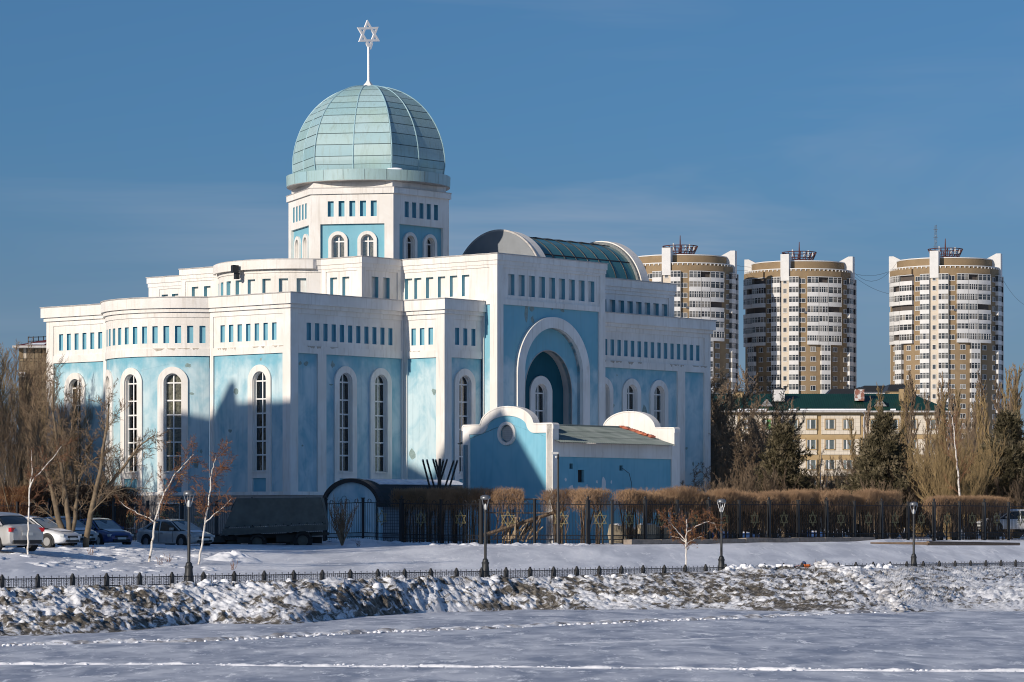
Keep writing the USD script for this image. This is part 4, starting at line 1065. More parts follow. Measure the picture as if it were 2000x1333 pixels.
# broken red tile along the rear parapet
mat_random('red_tile', [(0.36, 0.10, 0.05), (0.45, 0.15, 0.08), (0.28, 0.08, 0.05)], 0.8)
rg = np.random.default_rng(44)
for k in range(16):
    ff = 0.02 + 0.62 * k / 15
    t = GT + GW / 2 - (GW / 2 + 0.35) * ff
    c = W(GS + GL_ - 1.05 - 0.25 + rg.uniform(-0.05, 0.1), t, ridge_z + (eave_z - ridge_z) * ff + 0.12)
    obj('ridge_tile', MB().box(c, (0.34, 0.30, 0.10), rg.uniform(0, 3), 0.7).get(), M['red_tile'], gate)

# --- camera pole in front of the gatehouse
cp = px(1090, 1073, 170.0)
pole = thing('camera_pole', 'slim black pole carrying a white surveillance camera before the gatehouse', 'camera pole', (cp[0], cp[1], 0.7))
hz_ = CAMZ + (HOR - 884) / FPX * 170 - 0.7
obj('pole', MB().tube([(0, 0, 0), (0, 0, 2.6)], 0.095, 8).tube([(0, 0, 2.6), (0, 0, hz_)], 0.05, 8).get(), M['black_iron'], pole)
obj('camera', MB().box((-0.16, -0.1, hz_ - 0.04), (0.34, 0.13, 0.12), 0.25).sphere((-0.1, -0.08, hz_ - 0.25), 0.07, 1).get(), M['frosted'], pole)

# --- vaulted basement entrance
va = thing('basement_entrance', 'small vaulted blue entrance hut with a black barrel roof and snow on it', 'hut')
V0 = np.array([-7.75, 187.0]); VS, VT2 = to_st(*V0)
VW, VL = 4.3, 8.6
fmv, Lv = flat_map((VS, VT2 + VW), (VS, VT2))
def vault_poly(r): return Polygon([(VW / 2 + (VW / 2 + r) * math.cos(a), 3.1 + (1.45 + r) * math.sin(a)) for a in np.linspace(0, math.pi, 25)])
obj('front_wall', MB().poly(unary_union([sbox(0, 0.9, VW, 3.1), vault_poly(0)]), -0.3, 0, fmv).get(), M['blue_render'], va)
shell = vault_poly(0.24).difference(vault_poly(0.0))
obj('roof_rim', MB().poly(shell, -0.25, 0.18, fmv).get(), M['black_iron'], va)
mat_simple('black_felt', (0.035, 0.04, 0.04), 0.85, noise=(2.0, 0.4))
obj('roof', MB().poly(vault_poly(0.16).difference(vault_poly(0.0)), -VL, -0.25, fmv).get(), M['black_felt'], va)
obj('snow_cover', MB().poly(Polygon([(VW / 2 + (VW / 2 + 0.17 + e) * math.cos(a), 3.1 + (1.45 + 0.17 + e) * math.sin(a)) for e, aa in ((0, np.linspace(0.95, 1.6, 9)), (0.05, np.linspace(1.6, 0.95, 9))) for a in aa]), -VL, -0.9, fmv).get(), M['ridge_snow'], va)
mat_simple('grey_siding', (0.20, 0.22, 0.235), 0.7, noise=(2.0, 0.2))
fmvs, Lvs = flat_map((VS, VT2), (VS + VL, VT2))
for k in range(15):
    z = 0.95 + 0.17 * k
    obj('siding_board', MB().poly(sbox(0.02, z, Lvs, z + 0.15), -0.10, -0.02 + 0.012 * (k % 2), fmvs).get(), M['grey_siding'], va)
obj('side_wall', MB().poly(sbox(0.0, 0.9, Lvs, 3.55), -0.3, -0.09, fmvs).get(), M['dark_metal'], va)

# --- black candelabrum of nine branches behind the hedge
men = thing('candelabrum', 'black metal candelabrum with nine raised branches behind the hedge', 'candelabrum')
ym = 181.0
for a, b in (((826, 900), (842, 962)), ((834, 900), (851, 962)), ((846, 899), (857, 937)), ((851, 900), (858, 927)), ((866, 900), (860, 927)), ((873, 899), (861, 937)), ((886, 901), (866, 962)), ((893, 901), (875, 962))):
    obj('branch', MB().tube([px(a[0], a[1], ym), px(b[0], b[1], ym)], 0.062, 6).get(), M['dark_metal'], men)
    obj('branch_tip', MB().tube([px(a[0], a[1], ym), px(a[0], a[1] - 2.5, ym)], [0.075, 0.05], 6).get(), M['lamp_cap'], men)
obj('stem', MB().tube([px(858, 1055, ym), px(858, 955, ym), px(859, 896, ym)], [0.14, 0.12, 0.065], 8).get(), M['dark_metal'], men)
obj('crossbar', MB().tube([px(842, 962, ym), px(875, 962, ym)], 0.06, 6).get(), M['dark_metal'], men)

# --- pile of poles and a long beam leaning behind the fence
mat_simple('old_timber', (0.15, 0.105, 0.07), 0.9, noise=(7.0, 0.35))
mat_simple('pale_timber', (0.36, 0.27, 0.17), 0.9, noise=(7.0, 0.3))
bm = thing('leaning_beam', 'long dark wooden beam leaning on a heap of poles behind the fence', 'beam')
obj('beam', MB().tube([px(935, 1049, 173.6), px(1105, 994, 175.5)], 0.11, 6).get(), M['old_timber'], bm)
rg = np.random.default_rng(21)
pile = thing('pole_heap', 'heap of pale wooden poles and sticks behind the star fence', 'wood heap')
for k in range(26):
    u = rg.uniform(985, 1055)
    a = px(u + rg.uniform(-22, 6), 1058 - rg.uniform(0, 6), 174.2); b = px(u + rg.uniform(-6, 26), 1030 - rg.uniform(0, 26), 174.2 + rg.uniform(0, 1.4))
    obj('stick', MB().tube([a, b], rg.uniform(0.025, 0.06), 5).get(), M['pale_timber' if k % 3 else 'old_timber'], pile)
# stone blocks and tarpaulins behind the fence
mat_simple('block_stone', (0.40, 0.33, 0.23), 0.9, noise=(3.0, 0.2), bump=(9.0, 0.6))
def block(name, u, v, y, size, mat, label, cat, rz=0.0, seed=1, snow_top=True):
    t = thing(name, label, cat)
    p = px(u, v, y)
    m = trimesh.creation.box(size).subdivide().subdivide()
    w = np.array(m.vertices); w += 0.10 * (np.stack([meshkit.noise(w * 2.2 + seed * 7 + k * 13) for k in range(3)], 1) - 0.5)
    c, s = math.cos(rz), math.sin(rz)
    w = np.stack([w[:, 0] * c - w[:, 1] * s, w[:, 0] * s + w[:, 1] * c, w[:, 2]], 1) + p
    obj('body', (w, m.faces), M[mat], t)
    if snow_top: obj('snow_cap', MB().sphere(p + [0, 0, size[2] / 2 - 0.02], (size[0] * 0.5, size[1] * 0.5, 0.09), 2).get(), M['ridge_snow'], t, smooth=True)
block('stone_block', 1205, 1043, 176.5, (0.75, 0.6, 1.0), 'block_stone', 'upright yellowish stone block behind the fence, left of the stone slabs', 'stone block', 0.4, 1)
block('stone_block', 1232, 1042, 179.0, (1.9, 0.8, 0.55), 'block_stone', 'long flat stone slab with snow on top behind the fence', 'stone block', 0.5, 2)
block('stone_block', 1262, 1040, 178.0, (0.8, 0.7, 0.9), 'block_stone', 'squarish yellow stone block beside the fence post, right of the flat slab', 'stone block', 0.6, 3)
block('stone_block', 1290, 1043, 179.0, (0.9, 0.7, 0.8), 'block_stone', 'rough stone block with snow, rightmost of the blocks behind the fence', 'stone block', 0.2, 4)
mat_simple('blue_tarp', (0.05, 0.13, 0.36), 0.5, noise=(2.0, 0.3))
for k, (u, v, y, s, lab) in enumerate(((1430, 1048, 190.0, (3.4, 1.6, 0.5), 'blue tarpaulin lying behind the fence left of the tall fence lamp'), (1580, 1046, 196.0, (2.2, 1.2, 0.5), 'blue covered mound behind the fence under the long hedge'))):
    t = thing('tarpaulin', lab, 'tarpaulin')
    m = trimesh.creation.icosphere(subdivisions=3); w = np.array(m.vertices) * np.array(s) * 0.5
    w[:, 2] += 0.12 * (meshkit.noise(w * 2.5 + k) - 0.5)
    obj('sheet', (w + px(u, v, y), m.faces), M['blue_tarp'], t, smooth=True)
    obj('snow_cap', MB().sphere(px(u, v, y) + [0, 0, s[2] * 0.42], (s[0] * 0.32, s[1] * 0.3, 0.10), 2).get(), M['ridge_snow'], t, smooth=True)
# long beam lying on the snow at the right
lb = obj('fallen_beam', MB().tube([px(1812, 1061.5, 172.0), px(1990, 1063, 181.0)], [0.13, 0.09], 6).get(), M['old_timber'])
tag(lb, 'reddish brown timber beam lying on the snow at the far right', 'beam')
lb = obj('fallen_beam', MB().tube([px(1700, 1061, 172.0), px(1812, 1062, 171.8)], [0.05, 0.09], 6).get(), M['old_timber'])
tag(lb, 'thin brown pole lying on the snow left of the rightmost lamp', 'beam')
# stacked horizontal pipes behind the fence, before the gatehouse
for k, v in enumerate((975, 1002)):
    tag(obj('fence_rail', MB().tube([px(945, v, 175.0), px(1070, v + 0.5, 175.0)], 0.04, 6).get(), M['old_timber']), ('upper' if k == 0 else 'lower') + ' rusty horizontal bar in front of the gatehouse wall', 'bar')
# ------------------------------------------------------------------ vehicles and small things on the terrace
def mat_paint(name, col, metal=0.0, rough=0.28, dirty=0.35):
    c = np.array(col)
    n = {'g': ('geometry', {}), 'nt': ('noise_texture', {'scale': 2.2, 'detail': 6.0}), 'mr': ('map_range', {'from_min': 0.42, 'from_max': 0.68, 'to_min': 0.0, 'to_max': dirty, 'clamp': True}),
         'mx': ('mix', {'color1': col, 'color2': (0.22, 0.19, 0.16)}), 'rr': ('map_range', {'from_min': 0.3, 'from_max': 0.7, 'to_min': rough, 'to_max': rough + 0.25}),
         'p': ('principled_bsdf', {'metallic': metal, 'coat_weight': 0.6, 'coat_roughness': 0.12})}
    M[name] = usdkit.material(stage, '/World/Looks/' + name, n, [('g.position', 'nt.vector'), ('nt.fac', 'mr.value'), ('mr.result', 'mx.fac'), ('mx.color', 'p.base_color'), ('nt.fac', 'rr.value'), ('rr.result', 'p.roughness')], surface='p.BSDF')
mat_paint('paint_silver', (0.50, 0.49, 0.47), 0.35)
mat_paint('paint_white', (0.66, 0.67, 0.68), 0.0)
mat_paint('paint_blue', (0.02, 0.05, 0.19), 0.2)
mat_paint('paint_grey', (0.40, 0.41, 0.42), 0.3)
mat_simple('tyre', (0.02, 0.02, 0.02), 0.85)
mat_simple('rim', (0.30, 0.30, 0.30), 0.4, metal=0.7)
mat_simple('car_glass', (0.015, 0.02, 0.022), 0.06, spec=0.8)
mat_simple('frosted_glass', (0.30, 0.33, 0.33), 0.25, noise=(5.0, 0.3))
mat_simple('black_plastic', (0.02, 0.02, 0.02), 0.6)
mat_simple('tail_light', (0.42, 0.01, 0.015), 0.2)
mat_simple('head_light', (0.45, 0.47, 0.48), 0.15)
mat_simple('plate', (0.62, 0.62, 0.58), 0.5)

def loft(stations, fn, close=True):
    """stations: list of parameter tuples; fn gives the ring of (y, z) at each; x first"""
    rings = [np.array(fn(*s[1:])) for s in stations]
    m = len(rings[0])
    v = np.vstack([np.column_stack([np.full(m, s[0]), r]) for s, r in zip(stations, rings)])
    f = []
    for i in range(len(stations) - 1):
        for j in range(m):
            k = (j + 1) % m
            f.append([i * m + j, i * m + k, (i + 1) * m + k, (i + 1) * m + j])
    mb = MB().add(v, f)
    n = len(stations)
    mb.add(v, [[0, j + 1, j] for j in range(1, m - 1)] + [[(n - 1) * m, (n - 1) * m + j, (n - 1) * m + j + 1] for j in range(1, m - 1)])
    return mb

def make_car(name, label, cat, loc, rz, paint, glass='car_glass', snow_on=True, hatch=False, scale=None, group=None):
    t = thing(name, label, cat, loc, rz, group, None, scale)
    L, Wd = 4.45, 1.72
    # lower body: x, bottom, shoulder height, half width
    st = [(-2.22, 0.42, 0.78, 0.66), (-2.15, 0.30, 0.96, 0.78), (-1.95, 0.24, 1.02, 0.84), (-1.3, 0.22, 0.98, 0.86), (-0.4, 0.20, 0.92, 0.86), (0.5, 0.20, 0.90, 0.86), (1.0, 0.20, 0.90, 0.86), (1.55, 0.22, 0.84, 0.85), (1.95, 0.24, 0.74, 0.80), (2.15, 0.30, 0.66, 0.70), (2.23, 0.40, 0.56, 0.58)]
    def ring(zb, zt, w):
        h = zt - zb
        half_ = [(0, zb), (w * 0.88, zb), (w * 0.98, zb + 0.10 * h), (w, zb + 0.42 * h), (w * 0.985, zb + 0.72 * h), (w * 0.93, zb + 0.93 * h), (w * 0.78, zt), (0, zt + 0.02)]
        return half_ + [(-y, z) for y, z in half_[-2:0:-1]]
    obj('body', loft(st, ring).get(), M[paint], t, smooth=38)
    # cabin: glass lower part, painted roof
    if hatch: cb = [(-2.05, 0.92, 0.98, 0.60), (-1.85, 0.92, 1.36, 0.62), (-1.3, 0.90, 1.46, 0.64), (-0.3, 0.86, 1.49, 0.65), (0.3, 0.86, 1.42, 0.63), (1.15, 0.86, 0.92, 0.62)]
    else: cb = [(-1.75, 0.92, 0.98, 0.60), (-1.15, 0.92, 1.33, 0.60), (-0.7, 0.90, 1.44, 0.63), (-0.2, 0.86, 1.47, 0.64), (0.3, 0.86, 1.40, 0.62), (1.15, 0.86, 0.92, 0.62)]
    def cring(zb, zt, w):
        half_ = [(0, zb), (0.80, zb), (0.80 + (w - 0.80) * 0.8, zb + (zt - zb) * 0.75), (w * 0.93, zb + (zt - zb) * 0.96), (w * 0.6, zt), (0, zt + 0.01)]
        return half_ + [(-y, z) for y, z in half_[-2:0:-1]]
    obj('cabin_glass', loft(cb, cring).get(), M['car_glass'], t, smooth=30)
    top = [c for c in cb if c[2] > 1.25]
    rf = []
    for x, zb, zt, w in top:
        rf.append([(w * 0.985, zb + (zt - zb) * 0.88), (w * 0.93, zb + (zt - zb) * 0.97 + 0.012), (w * 0.6, zt + 0.014), (0, zt + 0.024), (-w * 0.6, zt + 0.014), (-w * 0.93, zb + (zt - zb) * 0.97 + 0.012), (-w * 0.985, zb + (zt - zb) * 0.88)])
    v = np.vstack([np.column_stack([np.full(7, c[0]), np.array(r)]) for c, r in zip(top, rf)])
    f = [[i * 7 + j, i * 7 + j + 1, (i + 1) * 7 + j + 1, (i + 1) * 7 + j] for i in range(len(top) - 1) for j in range(6)]
    obj('roof', MB().add(v, f).get(), M['ridge_snow' if snow_on == 'full' else paint], t, smooth=40)
    pil = MB()
    for s in (1, -1):
        a = cb[-1]; b = [c for c in cb if c[2] > 1.38][-1]
        pil.tube([(a[0], s * 0.78, 0.90), (b[0], s * (b[3] * 0.97), b[1] + (b[2] - b[1]) * 0.92)], 0.035, 4)
        pil.tube([(-0.35, s * 0.805, 0.88), (-0.38, s * 0.655, 1.40)], 0.035, 4)
        c0, c1 = cb[0], cb[1]
        pil.tube([(c0[0] + 0.1, s * 0.78, 0.97), (c1[0] + 0.08, s * 0.64, c1[2] - 0.04), (cb[2][0], s * 0.655, cb[2][2] - 0.06)], 0.05, 4)
        pil.tube([(cb[2][0], s * 0.655, cb[2][2] - 0.06), (b[0], s * (b[3] * 0.985), b[1] + (b[2] - b[1]) * 0.90)], 0.03, 4)
    obj('pillars', pil.get(), M[paint], t)
    # windscreen plate (frosted when iced)
    x0, x1 = cb[-1][0] - 0.02, cb[-2][0] + 0.06
    z0, z1 = 0.93, cb[-2][2] - 0.05
    ws = [(x0 + 0.035, -0.66, z0), (x0 + 0.035, 0.66, z0), (x1 + 0.035, 0.54, z1), (x1 + 0.035, -0.54, z1)]
    obj('windscreen', MB().add(ws, [[0, 1, 2, 3]]).get(), M[glass], t)
    for s in (1, -1):
        for x in (1.38, -1.32):
            wh = obj('wheel', MB().poly(Point(0, 0).buffer(0.315, 10).difference(Point(0, 0).buffer(0.20, 8)), -0.10, 0.10, lambda a, b, c, x=x, s=s: np.stack([x + a, s * 0.80 - c, 0.315 + b], -1)).get(), M['tyre'], t)
            obj('rim', MB().poly(Point(0, 0).buffer(0.205, 8), -0.07, 0.075, lambda a, b, c, x=x, s=s: np.stack([x + a, s * 0.80 - c, 0.315 + b], -1)).get(), M['rim'], wh)
            obj('wheel_arch', MB().poly(Point(0, 0).buffer(0.39, 12).intersection(sbox(-1, -0.16, 1, 1)), -0.02, 0.055, lambda a, b, c, x=x, s=s: np.stack([x + a, s * 0.84 + c * (-1 if s > 0 else 1) * (-0.5), 0.325 + b], -1)).get(), M['black_plastic'], t)
        obj('mirror', MB().box((0.72, s * 0.93, 0.97), (0.14, 0.18, 0.13)).get(), M[paint], t)
        obj('headlight', MB().add([(2.06, s * 0.70, 0.66), (2.20, s * 0.46, 0.60), (2.235, s * 0.46, 0.50), (2.13, s * 0.72, 0.52)], [[0, 1, 2, 3]] if s < 0 else [[3, 2, 1, 0]]).box((2.10, s * 0.60, 0.60), (0.16, 0.30, 0.12), -s * 0.35).get(), M['head_light'], t)
        obj('tail_light', MB().box((-2.13, s * 0.62, 0.82), (0.14, 0.34, 0.15), s * 0.28).get(), M['tail_light'], t)
        obj('door_seam', MB().box((-0.35, s * 0.862, 0.58), (0.015, 0.012, 0.6)).box((0.72, s * 0.858, 0.58), (0.015, 0.012, 0.6)).get(), M['black_plastic'], t)
        obj('door_handle', MB().box((-0.15, s * 0.868, 0.76), (0.18, 0.03, 0.03)).get(), M['black_plastic'], t)
    obj('grille', MB().box((2.19, 0, 0.53), (0.10, 0.78, 0.11)).box((2.20, 0, 0.34), (0.10, 0.95, 0.12)).get(), M['black_plastic'], t)
    obj('bumper_trim', MB().box((-2.16, 0, 0.36), (0.16, 1.30, 0.14)).get(), M['black_plastic'], t)
    obj('number_plate', MB().box((2.255, 0, 0.44), (0.02, 0.50, 0.11)).get(), M['plate'], t)
    obj('number_plate', MB().box((-2.215, 0, 0.66), (0.03, 0.50, 0.11)).get(), M['plate'], t)
    if snow_on:
        obj('snow_film', MB().add([(1.2, -0.55, 0.925), (1.2, 0.55, 0.925), (1.9, 0.5, 0.795), (1.9, -0.5, 0.795)], [[0, 1, 2, 3]]).get(), M['ridge_snow'], t)
    return t
def ground_at(u, y): return float(land_z((u - 1000) / FPX * y, y))
def place(u, v, y):
    p = px(u, v, y); return (p[0], p[1], p[2])
G = 'cars parked along the star fence'
make_car('parked_car', 'silver saloon seen from behind with a red tail light, half out of frame', 'car', place(-12, 1077, 136.0), math.radians(134), 'paint_silver', snow_on=False, scale=(1.1, 1.1, 1.12), group=G)
make_car('parked_car', 'pale frosted hatchback standing just behind the silver saloon', 'car', place(66, 1071, 150.0), math.radians(-28), 'paint_white', 'frosted_glass', 'full', True, group=G)
make_car('parked_car', 'silver car with a dark grille seen between the tree trunks', 'car', place(121, 1066, 163.0), math.radians(-48), 'paint_grey', 'frosted_glass', 'full', group=G)
make_car('parked_car', 'dark blue saloon with a white number plate beside the forked tree', 'car', place(194, 1068, 166.0), math.radians(-52), 'paint_blue', 'frosted_glass', True, group=G)
make_car('parked_car', 'dusty silver saloon with dark side windows behind the street lamp', 'car', place(343, 1070, 166.0), math.radians(-42), 'paint_silver', 'frosted_glass', True, group=G)
make_car('parked_car', 'pale car behind the star fence at the far right edge', 'car', place(1972, 1040, 208.0), math.radians(200), 'paint_white', 'frosted_glass', 'full', True)

# --- canvas covered lorry
tr = thing('canvas_lorry', 'dark lorry body with a drab green canvas cover parked by the fence', 'lorry')
n = {'g': ('geometry', {}), 'nt': ('noise_texture', {'scale': 1.3, 'detail': 6.0, 'roughness': 0.65}), 'rp': ('rgb_ramp', {'ramp': [(0.3, (0.085, 0.092, 0.082)), (0.7, (0.15, 0.158, 0.142))]}), 'nb': ('noise_texture', {'scale': 2.5, 'detail': 3.0}), 'b': ('bump', {'strength': 0.5, 'distance': 0.05}), 'p': ('principled_bsdf', {'roughness': 0.85, 'specular_ior_level': 0.2})}
M['canvas'] = usdkit.material(stage, '/World/Looks/canvas', n, [('g.position', 'nt.vector'), ('nt.fac', 'rp.fac'), ('rp.color', 'p.base_color'), ('g.position', 'nb.vector'), ('nb.fac', 'b.height'), ('b.normal', 'p.normal')], surface='p.BSDF')
mat_simple('lorry_board', (0.105, 0.11, 0.095), 0.8, noise=(3.0, 0.25))
mat_simple('lorry_dark', (0.035, 0.035, 0.032), 0.8, noise=(4.0, 0.3))
YT, DPT = 172.0, 2.4
def tq(u, v, back=0.0):
    p = px(u, v, YT); p[1] += back; return p
fr = [(431, 1047), (440, 1030), (455, 985), (462, 974), (627, 972), (630, 985), (637, 1022), (636, 1036)]
v = [tq(a, b) for a, b in fr] + [tq(a, b, DPT) for a, b in fr]
nn = len(fr)
mb = MB().add(v, [[i, (i + 1) % nn, nn + (i + 1) % nn, nn + i][::-1] for i in range(nn)])
# canvas side: a gently sagging sheet over the hoops, with seams
us, vs = np.linspace(0, 1, 49), np.linspace(0, 1, 15)
Ug, Vg = np.meshgrid(us, vs, indexing='ij')
zt = [tq(462 + (627 - 462) * u, 973.5 - 1.0 * u) for u in us]; zb = [tq(437 + (637 - 437) * u, 1031 - 8 * u) for u in us]
zt, zb = np.array(zt), np.array(zb)
Pc = zt[:, None] * (1 - Vg[..., None]) + zb[:, None] * Vg[..., None]
Pc[..., 1] -= 0.03 + 0.05 * (0.5 - 0.5 * np.cos(Ug * 2 * math.pi * 6)) * Vg + 0.05 * (meshkit.fbm(np.stack([Ug * 9, Vg * 3, 0 * Ug], -1), 3, 2) - 0.5) + 0.07 * (Vg > 0.93)
vv, ff = grid_mesh(Pc[..., 0], Pc[..., 1], Pc[..., 2])
obj('canvas_cover', mb.add(vv, ff[:, ::-1]).get(), M['canvas'], tr, smooth=30)
obj('side_board', MB().add([tq(432, 1046) - [0, 0.12, 0], tq(637, 1036) - [0, 0.12, 0], tq(638, 1024) - [0, 0.12, 0], tq(436, 1033) - [0, 0.12, 0]], [[0, 1, 2, 3]]).add([tq(432, 1039.6) - [0, 0.135, 0], tq(637, 1030) - [0, 0.135, 0], tq(637, 1029) - [0, 0.135, 0], tq(432, 1038.6) - [0, 0.135, 0]], [[0, 1, 2, 3]]).get(), M['lorry_board'], tr)
for k in range(13):
    u = 448 + k * 15.2
    obj('canvas_eyelet', MB().box(tq(u, 1029.5 - 9 * (u - 437) / 200) - [0, 0.13, 0], (0.06, 0.03, 0.06)).get(), M['lorry_dark'], tr)
obj('chassis', MB().add([tq(430, 1056, 0.5), tq(628, 1046, 0.5), tq(628, 1039, 0.5), tq(430, 1047, 0.5)], [[0, 1, 2, 3]]).box(tq(560, 1052, 0.6), (1.2, 0.6, 0.42)).box(tq(478, 1056, 0.6), (0.9, 0.7, 0.35)).box(tq(625, 1043, 0.4), (0.9, 0.5, 0.16)).box(tq(535, 1056, 1.4), (5.0, 0.3, 0.35)).get(), M['lorry_dark'], tr)
for u, v, r, back in ((502, 1059.5, 0.50, 0.25), (591, 1056.5, 0.52, 0.25), (575, 1057.5, 0.50, 0.55), (450, 1062, 0.48, 0.9), (420, 1062, 0.46, 1.2)):
    c = tq(u, v, back)
    def wm(a, b, d, c=c): return np.stack([c[0] + a, c[1] - d, c[2] + b], -1)
    w = obj('wheel', MB().poly(Point(0, 0).buffer(r, 12).difference(Point(0, 0).buffer(r * 0.55, 8)), -0.15, 0.15, wm).get(), M['tyre'], tr)
    obj('rim', MB().poly(Point(0, 0).buffer(r * 0.57, 8), -0.1, 0.06, wm).poly(Point(0, 0).buffer(r * 0.2, 6), 0.0, 0.13, wm).get(), M['lorry_board'], w)
obj('mudguard', MB().tube([tq(578, 1050), tq(582, 1043), tq(592, 1040.5), tq(603, 1043), tq(607, 1050)], 0.06, 4).tube([tq(490, 1055), tq(494, 1048), tq(503, 1046), tq(512, 1048), tq(517, 1055)], 0.06, 4).get(), M['lorry_dark'], tr)
obj('drawbar', MB().box(tq(412, 1054, 1.0), (1.5, 1.2, 0.32), 0.0, 0.8).box(tq(395, 1056, 1.0), (0.5, 0.3, 0.2)).get(), M['lorry_dark'], tr)

# --- litter bin with an open lid
bn = thing('litter_bin', 'dark litter bin overflowing with rubbish beside the forked tree', 'bin')
b0 = px(101, 1080, 150.0)
obj('body', MB().lathe([(0.13, 0), (0.17, 0.42), (0.19, 0.47), (0.15, 0.48), (0.05, 0.44)], b0, 12).get(), M['dark_metal'], bn)
mat_simple('rag_blue', (0.03, 0.05, 0.13), 0.8)
obj('rubbish', MB().sphere(b0 + [-0.08, 0, 0.62], (0.14, 0.12, 0.14), 1).sphere(b0 + [0.12, 0.03, 0.6], (0.12, 0.1, 0.22), 1).get(), M['rag_blue'], bn)
obj('rubbish', MB().sphere(b0 + [-0.02, -0.06, 0.52], (0.09, 0.08, 0.07), 1).get(), M['frosted'], bn)

# --- person bending behind an orange machine at the crest of the bank
yp = 155.5
mat_simple('orange_paint', (0.62, 0.15, 0.015), 0.5)
mat_simple('navy_cloth', (0.03, 0.055, 0.13), 0.9)
mat_simple('skin', (0.42, 0.26, 0.19), 0.6)
om = thing('orange_machine', 'low bright orange machine half hidden behind the snow bank', 'machine')
obj('body', MB().box(px(1566, 1109.5, yp), (0.52, 0.5, 0.22), 0.1, 0.86).box(px(1559, 1111.5, yp), (0.4, 0.5, 0.20), 0.0, 0.8).get(), M['orange_paint'], om)
obj('engine', MB().box(px(1575, 1108.5, yp), (0.34, 0.4, 0.30), 0.2, 0.8).get(), M['orange_paint'], om)
obj('hose', MB().tube([px(1548, 1112, yp), px(1555, 1110.5, yp), px(1562, 1111, yp)], 0.025, 5).get(), M['tail_light'], om)
obj('track', MB().box(px(1581, 1110.5, yp), (0.22, 0.4, 0.25), 0.2, 0.7).get(), M['old_timber'], om)
import manifold3d as m3
def figure(joints, bones, edge=0.02):
    out = None
    def ball(p, r):
        return m3.Manifold.sphere(r, 16).translate([float(x) for x in p])
    for a, b in bones:
        (pa, ra), (pb, rb) = joints[a], joints[b]
        h = m3.Manifold.batch_hull([ball(pa, ra), ball(pb, rb)])
        out = h if out is None else out + h
    out = out.refine_to_length(edge * 1.5)
    m = out.to_mesh(); t = trimesh.Trimesh(m.vert_properties[:, :3], m.tri_verts, process=True)
    trimesh.smoothing.filter_taubin(t, iterations=8)
    return t
pb = px(1573.0, 1127, yp + 0.5); gz = pb[2] - 0.80
J = {}
def jt(n, x, y, z, r): J[n] = (pb + np.array([x, y, z]), r)
jt('pelvis', 0.10, 0.05, -0.02, 0.15); jt('waist', 0.06, 0.0, 0.14, 0.135); jt('chest', -0.02, -0.02, 0.34, 0.155); jt('neck', -0.06, -0.04, 0.50, 0.06); jt('head', -0.10, -0.06, 0.62, 0.10)
jt('shL', -0.06, -0.20, 0.40, 0.075); jt('elL', -0.20, -0.24, 0.18, 0.055); jt('waL', -0.30, -0.18, -0.02, 0.04); jt('haL', -0.34, -0.17, -0.09, 0.038)
jt('shR', 0.0, 0.18, 0.42, 0.075); jt('elR', -0.14, 0.24, 0.20, 0.055); jt('waR', -0.26, 0.18, 0.02, 0.04); jt('haR', -0.30, 0.17, -0.05, 0.038)
jt('hiL', 0.10, -0.10, -0.06, 0.12); jt('knL', 0.02, -0.12, -0.44, 0.08); jt('anL', 0.10, -0.12, -0.80, 0.055); jt('toL', -0.08, -0.13, -0.84, 0.045)
jt('hiR', 0.12, 0.14, -0.06, 0.12); jt('knR', 0.10, 0.16, -0.44, 0.08); jt('anR', 0.20, 0.16, -0.80, 0.055); jt('toR', 0.02, 0.16, -0.84, 0.045)
per = thing('person', 'person in a dark blue jacket bending behind the orange machine', 'person')
obj('body', figure(J, [('pelvis', 'waist'), ('waist', 'chest'), ('chest', 'neck'), ('neck', 'head'), ('shL', 'shR'), ('chest', 'shL'), ('chest', 'shR'), ('shL', 'elL'), ('elL', 'waL'), ('waL', 'haL'), ('shR', 'elR'), ('elR', 'waR'), ('waR', 'haR'),
      ('hiL', 'hiR'), ('pelvis', 'hiL'), ('pelvis', 'hiR'), ('hiL', 'knL'), ('knL', 'anL'), ('anL', 'toL'), ('hiR', 'knR'), ('knR', 'anR'), ('anR', 'toR')]), M['navy_cloth'], per, smooth=True)
hd = pb + np.array([-0.10, -0.06, 0.62])
obj('hood', MB().sphere(hd + [0.015, 0.01, 0.02], (0.118, 0.112, 0.125), 2).get(), M['navy_cloth'], per, smooth=True)
obj('face', MB().sphere(hd + [-0.045, -0.02, -0.01], (0.085, 0.085, 0.105), 2).sphere(hd + [-0.135, -0.03, -0.01], (0.02, 0.016, 0.022), 1).get(), M['skin'], per, smooth=True)
# ------------------------------------------------------------------ far and neighbouring buildings
mat_simple('tower_tan', (0.235, 0.165, 0.092), 0.85, noise=(0.35, 0.14))
mat_simple('tower_cream', (0.52, 0.45, 0.36), 0.85, noise=(0.3, 0.10))
mat_simple('tower_white', (0.58, 0.57, 0.55), 0.8, noise=(0.5, 0.08))
mat_random('tower_pane', [(0.02, 0.025, 0.03), (0.06, 0.065, 0.07), (0.03, 0.03, 0.035), (0.16, 0.16, 0.155), (0.04, 0.05, 0.06), (0.24, 0.22, 0.19), (0.025, 0.03, 0.035)], 0.12, spec=0.6)
mat_simple('balcony_shade', (0.075, 0.062, 0.055), 0.9)
mat_simple('lattice_red', (0.085, 0.03, 0.03), 0.7)
FLH, NF, ZTOP = 3.02, 25, 76.4
tower = thing('residential_tower', 'rightmost round tan and white tower block with a tall lattice mast on its roof', 'tower block', (135.2, 1000.0, 0.0), 0.0, 'three round tower blocks')
